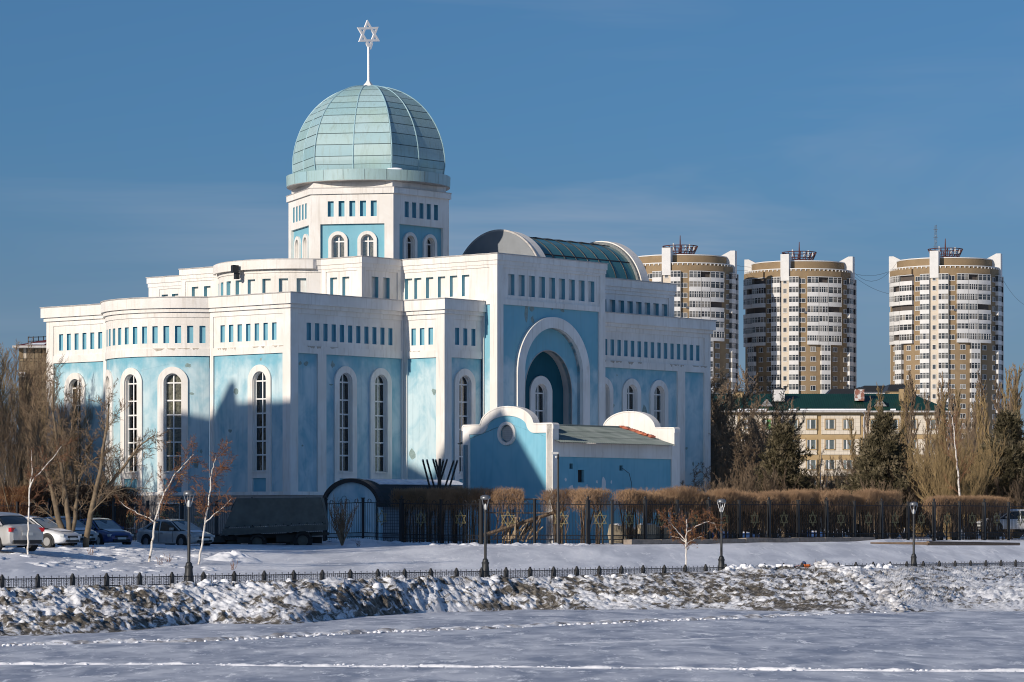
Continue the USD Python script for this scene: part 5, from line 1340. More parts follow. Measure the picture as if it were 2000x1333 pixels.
def cyl(p0, p1, z0, z1, r0, r1, n=None):
    """a piece of a ring: p0..p1 degrees from the camera side, between radii r0 (inner) and r1 (outer)"""
    n = n or max(2, int((p1 - p0) / 5) + 2)
    a = np.radians(np.linspace(p0, p1, n))
    v = []
    for r, z in ((r0, z0), (r1, z0), (r1, z1), (r0, z1)):
        v.append(np.column_stack([r * np.sin(a), -r * np.cos(a), np.full(n, z)]))
    v = np.vstack(v)
    f = [[k * n + i, k * n + i + 1, ((k + 1) % 4) * n + i + 1, ((k + 1) % 4) * n + i] for k in range(4) for i in range(n - 1)]
    return v, np.array(f + [[0, n, 2 * n, 3 * n], [n - 1, 4 * n - 1, 3 * n - 1, 2 * n - 1]])
def cylmb(*a): return MB().add(*cyl(*a))
R0 = 17.0
obj('core_wall', MB().add(*cyl(-180, 180, 0, 80.1, R0 - 0.6, R0, 73)).get(), M['tower_tan'], tower, smooth=30)
obj('roof_slab', MB().add(*cyl(-180, 180, 80.1, 80.4, 0.1, R0 + 0.15, 73)).get(), M['tower_white'], tower, smooth=30)
obj('roof_parapet', MB().add(*cyl(-180, 180, 80.4, 82.7, R0 - 2.4, R0 - 2.0, 73)).get(), M['tower_tan'], tower, smooth=30)
obj('parapet_coping', MB().add(*cyl(-180, 180, 82.7, 83.0, R0 - 2.45, R0 - 1.9, 73)).get(), M['tower_white'], tower, smooth=30)
for k in range(40):
    a = -98 + k * 5
    obj('bracket', cylmb(a, a + 1.0, 79.6, 80.1, R0, R0 + 0.28, 2).get(), M['tower_white'], tower)
FINS = (-19, 71, -109, 161)
rgt = random.Random(9)
def window_c(phi, w, z, h=1.45, r=R0, mull=True):
    """window at angle phi: white frame plate (part) with dark panes (sub-part)"""
    dp = math.degrees(w / 2 / r)
    fr = MB()
    b = math.degrees(0.09 / r)
    fr.add(*cyl(phi - dp, phi - dp + b, z - h / 2, z + h / 2, r, r + 0.10, 2)).add(*cyl(phi + dp - b, phi + dp, z - h / 2, z + h / 2, r, r + 0.10, 2))
    fr.add(*cyl(phi - dp, phi + dp, z + h / 2 - 0.10, z + h / 2, r, r + 0.10, 2)).add(*cyl(phi - dp - b, phi + dp + b, z - h / 2 - 0.08, z - h / 2 + 0.08, r, r + 0.14, 2))
    if mull: fr.add(*cyl(phi - dp * 0.25 - b / 2, phi - dp * 0.25 + b / 2, z - h / 2, z + h / 2, r, r + 0.09, 2))
    f = obj('window', fr.get(), M['tower_white'], tower)
    obj('pane', cylmb(phi - dp, phi + dp, z - h / 2, z + h / 2, r - 0.02, r + 0.03, 2).get(), M['tower_pane'], f)
def glazed(p0, p1, z, r, nm, hb=1.12, name='bay'):
    """one storey of a glazed balcony: white parapet band and a glazing of mullions with a pane behind"""
    n = max(3, int((p1 - p0) / 4) + 2)
    obj(name + '_parapet', cylmb(p0, p1, z - 1.65, z - 1.65 + hb, R0 - 0.2, r, n).get(), M['tower_white'], tower, smooth=30)
    g = MB()
    b = math.degrees(0.07 / r)
    for k in range(nm + 1):
        a = p0 + (p1 - p0) * k / nm
        g.add(*cyl(a - b * (1 if k else 0), a + b * (1 if k < nm else 0), z - 0.53, z + 1.3, r - 0.12, r - 0.02, 2))
    g.add(*cyl(p0, p1, z + 1.18, z + 1.37, R0 - 0.2, r - 0.01, n)).add(*cyl(p0, p1, z + 0.55, z + 0.63, r - 0.10, r - 0.03, n))
    gl = obj(name + '_glazing', g.get(), M['tower_white'], tower)
    step = 1
    for k in range(0, nm, step):
        obj('pane', cylmb(p0 + (p1 - p0) * k / nm, p0 + (p1 - p0) * min(nm, k + step) / nm, z - 0.55, z + 1.2, R0 - 0.1, r - 0.10, 3).get(), M['tower_pane'], gl)
for fz in FINS[:3]:
    front = [o for o in (-1, 1)]
    obj('cream_column', cylmb(fz - 4.4, fz + 4.4, 0, 76.8 + 1.7, R0 - 0.1, R0 + 0.25, 4).get(), M['tower_cream'], tower)
    a = math.radians(fz)
    er, et = np.array([math.sin(a), -math.cos(a)]), np.array([math.cos(a), math.sin(a)])
    def fin_map(x, z, k, er=er, et=et):
        xy = x[..., None] * er + k[..., None] * et
        return np.concatenate([xy, z[..., None]], -1)
    obj('roof_fin', MB().poly(Polygon([(11.5, 80), (R0 + 0.6, 76.5), (R0 + 0.6, 84.8), (16.2, 84.8), (11.5, 82.4)]), -1.35, 1.35, fin_map).get(), M['tower_white'], tower)
    for k in range(NF):
        z = ZTOP - FLH * k
        if abs(fz) < 100: window_c(fz, 1.15, z, 1.5, R0 + 0.25, False)
        for s in (-1, 1):
            p0, p1 = sorted((fz + s * 4.6, fz + s * 14.2))
            if -97 < (p0 + p1) / 2 < 97: glazed(p0, p1, z, R0 + 1.0, 3)
            w = fz + s * 18.2
            if -88 < w < 88: window_c(w, 1.75, z)
for fz, s in ((-19, 1), (-19, -1)):
    c = fz + s * 42.5
    p0, p1 = c - 19.5, c + 19.5
    obj('top_wall', cylmb(p0 + 1, p1 - 1, 77.85, 79.5, R0 - 0.1, R0 + 0.9, 10).get(), M['tower_tan'], tower, smooth=30)
    for k in range(7):
        z = ZTOP - FLH * k
        cuts = [p0, p0 + 39 * 0.30, p0 + 39 * 0.56, p1]
        for q in range(3):
            a0, a1 = cuts[q] + (0.25 if q else 0), cuts[q + 1] - (0.25 if q < 2 else 0)
            rr_ = R0 + 1.1 - 0.12 * rgt.random()
            kind = rgt.random()
            if kind < 0.16:                                      # an open balcony: only the parapet, the shade behind painted as a dark sheet
                obj('balcony_parapet', cylmb(a0, a1, z - 1.65, z - 0.55, R0 - 0.2, rr_, 5).get(), M['tower_white'], tower, smooth=30)
                obj('recess', cylmb(a0, a1, z - 0.5, z + 1.2, R0 - 0.05, R0 + 0.03, 4).get(), M['balcony_shade'], tower)
                obj('balcony_soffit', cylmb(a0, a1, z + 1.2, z + 1.37, R0 - 0.2, rr_, 5).get(), M['tower_white'], tower)
            else:
                glazed(a0, a1, z, rr_, rgt.choice((3, 4, 5)), hb=rgt.choice((1.0, 1.12, 1.2)), name='balcony')
    for k in range(7, NF):
        z = ZTOP - FLH * k
        glazed(c - 5.2, c + 5.2, z, R0 + 1.1, 3, name='round_balcony')
        for d in (-13.0, 13.0):
            if abs(c + d) < 90: window_c(c + d, 1.75, z)
for k in range(9):
    a, z = rgt.choice((3.5, 1.0, 44, 55, -33)), ZTOP - FLH * rgt.randint(1, 20) - 1.0
    obj('air_conditioner', cylmb(a, a + 2.4, z, z + 0.6, R0, R0 + 0.45, 2).get(), M['lamp_cap'], tower)
crown = MB()
for (r, z) in ((3.7, 83.0), (4.5, 84.8), (5.4, 86.6)):
    t = np.linspace(0, 2 * math.pi, 25)
    crown.tube(np.column_stack([r * np.cos(t), r * np.sin(t), np.full(25, z)]), 0.14, 4, False)
for k in range(16):
    a, b = 2 * math.pi * k / 16, 2 * math.pi * (k + 1) / 16
    crown.tube([(3.7 * math.cos(a), 3.7 * math.sin(a), 80.4), (3.7 * math.cos(a), 3.7 * math.sin(a), 83.0), (5.4 * math.cos(a), 5.4 * math.sin(a), 86.6)], 0.13, 4)
    crown.tube([(3.7 * math.cos(a), 3.7 * math.sin(a), 83.0), (5.4 * math.cos(b), 5.4 * math.sin(b), 86.6)], 0.09, 3)
obj('antenna_crown', crown.get(), M['lattice_red'], tower)
obj('mast', MB().tube([(0, 0, 79), (0, 0, 86), (0, 0, 90.0)], [0.35, 0.30, 0.12], 6).get(), M['lattice_red'], tower)
for k, (x, y, z) in enumerate(((2.6, -3.0, 86.0), (4.0, -2, 85.4), (-2.4, -3.4, 86.2), (1.2, -4, 85.6))):
    obj('antenna_panel', MB().box((x, y, z), (0.35, 0.25, 2.2)).get(), M['tower_white'], tower)
copy_of(tower, 'residential_tower', 'middle round tan and white tower block, its left side in shadow', 'tower block', (90.7, 1012.0, 0.0), math.radians(-1.0), 'three round tower blocks')
copy_of(tower, 'residential_tower', 'round tan and white tower block half hidden by the right end of the synagogue', 'tower block', (51.9, 989.0, 0.0), math.radians(2.0), 'three round tower blocks')
# tall lattice mast and dishes on the roofs
lm = thing('lattice_mast', 'thin grey lattice radio mast on the roof of the rightmost tower', 'mast', (132.3, 1001.0, 80.0))
mb = MB()
for k in range(3):
    a = 2 * math.pi * k / 3
    mb.tube([(0.45 * math.cos(a), 0.45 * math.sin(a), 0), (0.35 * math.cos(a), 0.35 * math.sin(a), 14.2)], 0.07, 4)
for k in range(24):
    z = k * 0.6; a, b = 2 * math.pi * (k % 3) / 3, 2 * math.pi * ((k + 1) % 3) / 3
    mb.tube([(0.43 * math.cos(a), 0.43 * math.sin(a), z), (0.43 * math.cos(b), 0.43 * math.sin(b), z + 0.6)], 0.05, 3)
obj('lattice', mb.get(), M['lamp_cap'], lm)
for k, z in enumerate((13.0, 10.5, 7.5, 5.0)):
    obj('antenna', MB().box((0, 0, z), (1.5, 0.1, 0.12)).get(), M['lamp_cap'], lm)
for k, (u, v, r) in enumerate(((1353, 505, 1.05), (1356, 511, 1.0), (1361, 505, 1.0), (1369, 500, 1.2), (1367, 506, 1.1), (1349, 500, 1.0))):
    p = px(u, v, 980.0)
    d = thing('satellite_dish', ['white satellite dish, leftmost and low on the left tower roof', 'white satellite dish low on the left tower roof, second from the left', 'white satellite dish in the middle of the left tower roof group', 'topmost white satellite dish on the left tower roof', 'white satellite dish just below the topmost on the left tower', 'white satellite dish on the antenna crown of the left tower'][k], 'satellite dish', tuple(p))
    obj('dish', MB().lathe([(0.05, 0.25), (r * 0.6, 0.08), (r, -0.25), (r * 0.98, -0.29), (0.05, 0.2)], seg=14).get(), M['tower_white'], d, smooth=40)
    obj('stand', MB().tube([(0.3, 0.3, 0), (0.3, 0.3, -(p[2] - 82.0))], 0.10, 5).get(), M['lamp_cap'], d)
# overhead cables slung between the towers
for k, (a, b, sag, lab) in enumerate((((1424, 515, 985), (1478, 522, 1026), 0.4, 'upper thin cable between the left and middle tower roofs'), ((1424, 524, 985), (1470, 527, 1026), 0.6, 'lower thin cable between the left and middle tower roofs'), ((1660, 524, 1026), (1752, 513, 1000), 5.0, 'slack thin cable between the middle and right tower roofs'),
      ((1660, 532, 1026), (1745, 527, 1000), 1.5, 'lower slack cable between the middle and right tower roofs'), ((1668, 540, 1026), (1742, 575, 1000), 1.0, 'thin cable sloping down from the middle tower to the right tower'), ((1958, 545, 1000), (2010, 600, 960), 1.5, 'thin cable sloping down from the right tower to the frame edge'))):
    A, B = px(*a), px(*b)
    t = np.linspace(0, 1, 14)[:, None]
    P_ = A + (B - A) * t; P_[:, 2] -= sag * 4 * (t * (1 - t))[:, 0]
    tag(obj('cable', MB().tube(P_, 0.045, 4).get(), M['dark_metal']), lab, 'cable')

# --- four-storey block with a green roof
YB = 474.0
mb_ = thing('apartment_block', 'long cream and tan apartment block with a dark green metal roof and chimneys', 'building')
mat_simple('block_tan', (0.36, 0.255, 0.13), 0.85, noise=(0.5, 0.12))
n = {'g': ('geometry', {}), 'mp': ('mapping', {'rotation': (math.pi / 2, 0, 0)}), 'bk': ('brick_texture', {'offset': 0.0, 'scale': 1.0, 'brick_width': 0.62, 'row_height': 0.62, 'mortar_size': 0.018, 'color1': (0.60, 0.53, 0.43), 'color2': (0.55, 0.485, 0.39), 'mortar': (0.33, 0.29, 0.23)}), 'p': ('principled_bsdf', {'roughness': 0.8})}
M['block_cream'] = usdkit.material(stage, '/World/Looks/block_cream', n, [('g.position', 'mp.vector'), ('mp.vector', 'bk.vector'), ('bk.color', 'p.base_color')], surface='p.BSDF')
mat_simple('green_roof', (0.006, 0.042, 0.028), 0.5, noise=(0.6, 0.2))
mat_random('block_pane', [(0.05, 0.06, 0.065), (0.09, 0.11, 0.11), (0.16, 0.19, 0.18), (0.06, 0.075, 0.08), (0.20, 0.22, 0.21)], 0.15, noise=(1.5, 0.3))
mat_simple('green_curtain', (0.12, 0.36, 0.10), 0.7)
def bx_(u): return (u - 1000) / FPX * YB
def bz_(v): return CAMZ + (HOR - v) / FPX * YB
xa, xb = bx_(1290), bx_(1847)
obj('wall', MB().box(((xa + xb) / 2, YB + 6.6, bz_(803) / 2 + 0.3), (xb - xa, 13.0, bz_(803) - 0.6)).get(), M['block_tan'], mb_)
bays = [(1390, 1440), (1446, 1517), (1526, 1595.5), (1604, 1680), (1688, 1759), (1767, 1838)]
rowv = [(811.5, 848.5), (858.5, 888.5), (898.5, 930), (938, 968)]
wu = [1412, 1462, 1498, 1549, 1585, 1621, 1656, 1709, 1745, 1781, 1819]
for (u0, u1) in bays:
    for (v0, v1) in rowv:
        obj('wall_panel', MB().box(((bx_(u0) + bx_(u1)) / 2, YB + 0.02, (bz_(v0) + bz_(v1)) / 2), (bx_(u1) - bx_(u0), 0.16, bz_(v0) - bz_(v1))).get(), M['block_cream'], mb_)
for r_, vc in enumerate((829, 868.5, 908, 948)):
    for u in wu:
        x, z = bx_(u), bz_(vc)
        sur = MB()
        for dx, dz, sx_, sz_ in ((-0.74, 0, 0.14, 1.62), (0.74, 0, 0.14, 1.62), (0, 0.74, 1.34, 0.14), (0, -0.76, 1.5, 0.16)):
            sur.box((x + dx, YB - 0.10, z + dz), (sx_, 0.14, sz_))
        w = obj('window', sur.get(), M['block_tan'], mb_)
        obj('frame', MB().box((x - 0.18, YB - 0.085, z), (0.20, 0.06, 1.34)).box((x - 0.62, YB - 0.085, z), (0.09, 0.06, 1.34)).box((x + 0.62, YB - 0.085, z), (0.09, 0.06, 1.34)).get(), M['tower_white'], w)
        for (x0_, x1_) in ((-0.6, -0.28), (-0.08, 0.6)):
            obj('pane', MB().box((x + (x0_ + x1_) / 2, YB - 0.075, z), (x1_ - x0_, 0.03, 1.34)).get(), M['green_curtain' if (u == 1498 and r_ == 0 and x1_ > 0) else 'block_pane'], w)
ez, rz_ = bz_(803), bz_(771) + 0.35
e = 0.9
hip = 4.1
vR = [(xa, YB - e, ez), (xb + e, YB - e, ez), (xb + e, YB + 14, ez), (xa, YB + 14, ez), (xa, YB + 6.5, rz_), (xb - hip, YB + 6.5, rz_)]
obj('roof', MB().add(vR, [[0, 1, 5, 4], [2, 3, 4, 5]]).add(vR, [[1, 2, 5]]).add([(a, b, c - 0.15) for a, b, c in vR[:4]], [[3, 2, 1, 0]]).get(), M['green_roof'], mb_)
sd_ = MB()
nr = 130
for k in range(nr):                                              # standing seams on the front slope
    x = xa + (xb + e - xa) * (k + 0.5) / nr
    top = 1.0 if x < xb - hip else (xb + e - x) / (hip + e)
    sd_.tube([(x, YB - e, ez + 0.03), (x, YB - e + (6.5 + e) * top, ez + (rz_ - ez) * top + 0.03)], 0.04, 3, False)
obj('roof_seams', sd_.get(), M['green_roof'], mb_, kind='stuff')
obj('gutter', MB().box(((xa + xb) / 2, YB - e - 0.05, ez - 0.12), (xb - xa + 2 * e, 0.22, 0.22)).get(), M['flashing'], mb_)
for (u0, u1) in ((1440, 1496), (1540, 1556), (1562, 1690), (1738, 1748)):
    obj('eave_snow', MB().box(((bx_(u0) + bx_(u1)) / 2, YB - e + 0.15, ez + 0.16), (bx_(u1) - bx_(u0), 0.5, 0.22)).get(), M['ridge_snow'], mb_)
for u in (1522.5, 1682.5):
    obj('downpipe', MB().tube([(bx_(u), YB - 0.3, ez - 0.1), (bx_(u) + 0.5, YB - 0.3, ez - 0.5), (bx_(u) + 0.3, YB - 0.25, ez - 1.0), (bx_(u) + 0.3, YB - 0.25, 2)], 0.10, 6).get(), M['flashing'], mb_)
for u in (1498, 1720):
    x, z0, z1 = bx_(u), bz_(794), bz_(778.5)
    y0 = YB + 0.6
    d = obj('dormer', MB().add([(x - 1.05, y0, z0), (x + 1.05, y0, z0), (x, y0, z1), (x - 1.05, y0 + 3.5, z0), (x + 1.05, y0 + 3.5, z0), (x, y0 + 4, z1)], [[0, 1, 2], [3, 5, 4], [0, 2, 5, ][::1], [0, 5, 3], [1, 4, 5], [1, 5, 2]]).get(), M['lamp_cap'], mb_)
    obj('dormer_roof', MB().add([(x - 1.25, y0 - 0.15, z0 - 0.1), (x, y0 - 0.15, z1 + 0.12), (x, y0 + 4, z1 + 0.12), (x - 1.25, y0 + 4, z0 - 0.1)], [[0, 1, 2, 3]]).add([(x + 1.25, y0 - 0.15, z0 - 0.1), (x, y0 - 0.15, z1 + 0.12), (x, y0 + 4, z1 + 0.12), (x + 1.25, y0 + 4, z0 - 0.1)], [[3, 2, 1, 0]]).get(), M['green_roof'], d)
    for k in range(5):
        zz = z0 + (z1 - z0) * (k + 0.4) / 5.5; hw = 0.9 * (1 - (k + 0.4) / 5.5)
        obj('dormer_louvre', MB().box((x, y0 - 0.05, zz), (2 * hw, 0.05, 0.08)).get(), M['flashing'], d)
mat_simple('chimney_white', (0.60, 0.58, 0.56), 0.85, noise=(1.5, 0.15))
n = {'g': ('geometry', {}), 'nt': ('noise_texture', {'scale': 1.8, 'detail': 4.0}), 'rp': ('rgb_ramp', {'ramp': [(0.48, (0.24, 0.10, 0.07)), (0.56, (0.55, 0.52, 0.50))]}), 'p': ('principled_bsdf', {'roughness': 0.85})}
M['flaking_brick'] = usdkit.material(stage, '/World/Looks/flaking_brick', n, [('g.position', 'nt.vector'), ('nt.fac', 'rp.fac'), ('rp.color', 'p.base_color')], surface='p.BSDF')
for u, v0, v1, w, m, dy in ((1524, 783, 759.5, 1.75, 'chimney_white', 3.0), (1682.5, 782, 759, 1.35, 'flaking_brick', 3.0), (1448, 775, 764, 1.35, 'block_tan', 5.5), (1766, 782, 758, 0.6, 'block_tan', 3.5)):
    x = bx_(u)
    c = obj('chimney', MB().box((x, YB + dy, (bz_(v0) + bz_(v1)) / 2), (w, 1.2, bz_(v1) - bz_(v0))).get(), M[m], mb_)
    obj('chimney_cap', MB().box((x, YB + dy, bz_(v1) + 0.06), (w + 0.35, 1.5, 0.10)).add([(x - w / 2, YB + dy - 0.7, bz_(v1) + 0.1), (x + w / 2, YB + dy - 0.7, bz_(v1) + 0.1), (x, YB + dy, bz_(v1) + 0.32), (x - w / 2, YB + dy + 0.7, bz_(v1) + 0.1), (x + w / 2, YB + dy + 0.7, bz_(v1) + 0.1)], [[0, 1, 2], [1, 4, 2], [4, 3, 2], [3, 0, 2]]).get(), M['dark_metal'], c)
# low white buildings between block and towers
for k, (u0, u1, v0, y, lab, m) in enumerate(((1686, 1733, 764, 640.0, 'white rooftop house with dark roof just behind the green roof', 'chimney_white'), (1620, 1684, 770, 660.0, 'low tan house with a dark roof behind the brick chimney', 'tower_cream'), (1738, 1768, 762, 620.0, 'small tan house with dark roof left of the right tower', 'block_tan'))):
    x0, x1 = (u0 - 1000) / FPX * y, (u1 - 1000) / FPX * y
    zt_ = CAMZ + (HOR - v0) / FPX * y
    t = thing('distant_house', lab, 'house')
    obj('wall', MB().box(((x0 + x1) / 2, y + 4, zt_ / 2 + 0.2), (x1 - x0, 8, zt_ - 0.4)).get(), M[m], t)
    obj('roof', MB().box(((x0 + x1) / 2, y + 4, zt_ + 0.45), (x1 - x0 + 1.2, 9.2, 1.3), 0, 0.7).get(), M['dark_metal'], t)

# --- brown panelled building behind the left end of the synagogue
YL2 = 262.0
lb_ = thing('panelled_building', 'brown panelled building with a red roof behind the left end of the synagogue', 'building')
mat_random('brown_panel', [(0.155, 0.105, 0.052), (0.19, 0.135, 0.07), (0.135, 0.10, 0.055), (0.21, 0.155, 0.085), (0.165, 0.125, 0.075)], 0.7, noise=(1.2, 0.15))
mat_simple('red_roof', (0.13, 0.022, 0.018), 0.6, noise=(1.0, 0.3))
def lx(u): return (u - 1000) / FPX * YL2
def lz(v): return CAMZ + (HOR - v) / FPX * YL2
obj('wall', MB().box(((lx(38) + lx(230)) / 2, YL2 + 8, lz(678) / 2), (lx(230) - lx(38), 15.9, lz(678))).get(), M['dark_metal'], lb_)
cols_ = [38, 45.5, 52, 68, 81, 95, 108, 122, 136, 150, 164, 178, 192, 206, 218, 230]
rows_ = [679, 701, 706, 724] + [724 + 23.5 * k for k in range(1, 14)]
for i in range(len(cols_) - 1):
    for j in range(len(rows_) - 1):
        x0, x1, z1, z0 = lx(cols_[i]) + 0.02, lx(cols_[i + 1]) - 0.02, lz(rows_[j]) - 0.02, lz(rows_[j + 1]) + 0.02
        pale = (i == 1 and j == 0)
        obj('facade_panel', MB().box(((x0 + x1) / 2, YL2, (z0 + z1) / 2), (x1 - x0, 0.08, z1 - z0)).get(), M['tower_cream' if pale else 'brown_panel'], lb_)
for j in range(len(rows_) - 1):
    z1, z0 = lz(rows_[j]) - 0.02, lz(rows_[j + 1]) + 0.02
    for k in range(4):
        obj('facade_panel', MB().box((lx(38) - 0.02, YL2 + 2.0 + 4 * k, (z0 + z1) / 2), (0.08, 3.9, z1 - z0)).get(), M['brown_panel'], lb_)
xs0, xs1 = lx(27), lx(240)
obj('roof', MB().add([(xs0, YL2 - 0.9, lz(677)), (xs1, YL2 - 0.9, lz(677)), (xs1, YL2 + 8, lz(630)), (xs0 + 7, YL2 + 8, lz(630)), (xs0, YL2 + 17, lz(677)), (xs1, YL2 + 17, lz(677))], [[0, 1, 2, 3], [3, 2, 5, 4]]).add([(xs0, YL2 - 0.9, lz(677)), (xs0 + 7, YL2 + 8, lz(630)), (xs0, YL2 + 17, lz(677))], [[0, 1, 2]]).get(), M['red_roof'], lb_)
obj('eave', MB().box(((xs0 + xs1) / 2, YL2 + 8, lz(678.5)), (xs1 - xs0, 17.8, 0.18)).get(), M['flashing'], lb_)
obj('roof_snow', MB().add([(lx(50), YL2 - 0.5, lz(674)), (lx(88), YL2 - 0.5, lz(674)), (lx(90), YL2 + 0.5, lz(669)), (lx(62), YL2 + 0.3, lz(670))], [[0, 1, 2, 3]]).get(), M['ridge_snow'], lb_)
rl = MB()
for k in range(8):
    x = lx(48 + 10 * k); rl.tube([(x, YL2 + 2.0, lz(670)), (x, YL2 + 2.0, lz(655) + 0.012 * k)], 0.035, 4)
for dz in (0, -0.33): rl.tube([(lx(48), YL2 + 2.0, lz(656.5) + dz), (lx(128), YL2 + 2.0, lz(654) + dz)], 0.03, 4)
obj('roof_railing', rl.get(), M['dark_metal'], lb_)
ac = obj('air_conditioner', MB().box((lx(45), YL2 - 0.3, lz(732)), (0.42, 0.45, 0.38)).get(), M['tower_white'], lb_)
obj('fan_grille', MB().poly(Point(lx(45.5), lz(732)).buffer(0.13, 8), 0, 0.03, lambda a, b, c: np.stack([a, YL2 - 0.53 - c, b], -1)).get(), M['black_plastic'], ac)

# --- buildings out of frame at the left, which shade the lower walls
def neighbour(name, label, poly, s0=-60.0, depth=9.0, roof='dark_metal'):
    """poly: outline (t, z) of the side that looks to the synagogue"""
    t = thing(name, label, 'building')
    sh, up = 1.57, 60 * math.tan(SUN_EL)
    P_ = Polygon([(a + sh, max(b + up, 0.2)) for a, b in poly])
    def fm(x, z, k): return W(s0 - k, x, z)
    obj('wall', MB().poly(P_, 0, depth, fm).get(), M['tower_cream'], t)
    x0, _, x1, z1 = P_.bounds
    for r_ in range(5):
        for c in range(int((x1 - x0) / 3.4)):
            q = sbox(x0 + 1.2 + 3.4 * c, 3 + 4.2 * r_, x0 + 2.6 + 3.4 * c, 4.7 + 4.2 * r_)
            if P_.buffer(-0.6).contains(q): obj('window', MB().poly(q, -0.05, 0.05, fm).get(), M['tower_pane'], t)
    return t
neighbour('neighbour_building', 'apartment block out of frame at the far left', [(48, -30), (48, 10.1), (17.6, 10.1), (16.95, 11.4), (16.75, 11.4), (16.75, -30)])
neighbour('neighbour_building', 'house with a chimney out of frame at the left', [(9.5, -30), (9.5, 8.7), (7.1, 8.9), (5.45, 11.2), (4.95, 11.2), (4.85, 9.85), (-0.2, 9.85), (-2.1, 9.0), (-3.6, 11.4), (-4.4, 12.4), (-5.4, 9.5), (-7.2, 5.2), (-18.87, 4.3), (-18.87, -30)])
neighbour('neighbour_building', 'gabled house out of frame at the left, nearest the river', [(-18.9, -30), (-18.9, 3.8), (-22.9, 6.4), (-26.3, 1.7), (-27.3, -30)])
# ------------------------------------------------------------------ trees, shrubs, hedges
def mat_bark(name, cols, scale=3.0):
    n = {'g': ('geometry', {}), 'nt': ('noise_texture', {'scale': scale, 'detail': 6.0, 'roughness': 0.65}), 'rp': ('rgb_ramp', {'ramp': cols}), 'p': ('principled_bsdf', {'roughness': 0.9, 'specular_ior_level': 0.15})}
    M[name] = usdkit.material(stage, '/World/Looks/' + name, n, [('g.position', 'nt.vector'), ('nt.fac', 'rp.fac'), ('rp.color', 'p.base_color')], surface='p.BSDF')
mat_bark('bark_brown', [(0.3, (0.10, 0.075, 0.05)), (0.7, (0.24, 0.185, 0.125))])
mat_bark('bark_dark', [(0.3, (0.055, 0.04, 0.028)), (0.7, (0.13, 0.095, 0.065))])
mat_bark('bark_birch', [(0.36, (0.10, 0.075, 0.06)), (0.44, (0.60, 0.55, 0.49)), (0.7, (0.74, 0.70, 0.64))], 5.0)
mat_bark('twig_brown', [(0.3, (0.14, 0.10, 0.065)), (0.7, (0.25, 0.18, 0.12))], 1.5)
mat_bark('twig_dark', [(0.3, (0.10, 0.072, 0.048)), (0.7, (0.18, 0.13, 0.088))], 1.5)
mat_bark('twig_red', [(0.3, (0.13, 0.06, 0.035)), (0.7, (0.22, 0.11, 0.06))], 1.5)
mat_bark('twig_willow', [(0.3, (0.19, 0.135, 0.065)), (0.7, (0.30, 0.215, 0.11))], 1.5)
mat_bark('twig_hedge', [(0.3, (0.22, 0.135, 0.078)), (0.7, (0.42, 0.275, 0.165))], 2.5)
mat_bark('dead_leaf', [(0.3, (0.16, 0.085, 0.035)), (0.7, (0.30, 0.18, 0.08))], 2.0)
mat_bark('pine_needles', [(0.3, (0.035, 0.031, 0.018)), (0.5, (0.085, 0.072, 0.04)), (0.70, (0.30, 0.245, 0.16))], 1.1)  # pale end of the ramp paints sunlit highlights onto the needles

def unit(v): return v / (np.linalg.norm(v) + 1e-9)
def wander(rng, p, d, L, n, curl, trop):
    """points of a limb of length L that starts at p in direction d"""
    pts = [np.array(p, float)]
    d = unit(np.asarray(d, float))
    for i in range(n):
        d = unit(d + rng.normal(0, curl, 3) + np.array([0, 0, trop]))
        pts.append(pts[-1] + d * L / n)
    return np.array(pts), d
def side_dir(rng, d, ang, az=None):
    d = unit(d)
    a = unit(np.cross(d, [0.31, 0.87, 0.2] if abs(d[2]) > 0.9 else [0, 0, 1.0])); b = np.cross(d, a)
    az = rng.uniform(0, 2 * math.pi) if az is None else az
    return unit(d * math.cos(ang) + (a * math.cos(az) + b * math.sin(az)) * math.sin(ang))
def branch(rng, limbs, twigs, pts, r0, r1, level, spec):
    """children along a limb; the last levels go to the twig mesh"""
    if level >= len(spec['n']): return
    n = spec['n'][level]; lf = spec['len'][level]; an = spec['ang'][level]
    L = np.linalg.norm(np.diff(pts, axis=0), axis=1).sum()
    seg = len(pts) - 1
    f0 = spec.get('from', [0.25, 0.1, 0.05, 0.05])[level]
    for k in range(n):
        f = f0 + (1 - f0) * (k + rng.uniform(0.1, 0.9)) / n
        i = min(int(f * seg), seg - 1); w = f * seg - i
        p = pts[i] * (1 - w) + pts[i + 1] * w
        d = pts[i + 1] - pts[i]
        l = L * lf * rng.uniform(0.6, 1.15) * (1.0 - spec.get('taper', 0.45) * f)
        if l < 0.06: continue
        r = max((r0 + (r1 - r0) * f) * spec.get('rf', 0.6) * rng.uniform(0.75, 1.0), spec['rmin'])
        ns = (5, 4, 3, 2)[min(level, 3)]
        q, _ = wander(rng, p, side_dir(rng, d, an * rng.uniform(0.7, 1.25)), l, ns, spec['curl'], spec['trop'][level])
        re = max(r * 0.35, spec['rmin'] * 0.7)
        last = level >= spec.get('twig_from', 1)
        (twigs if last else limbs).tube(q, np.linspace(r, re, len(q)), 3 if last else 5, False)
        branch(rng, limbs, twigs, q, r, re, level + 1, spec)

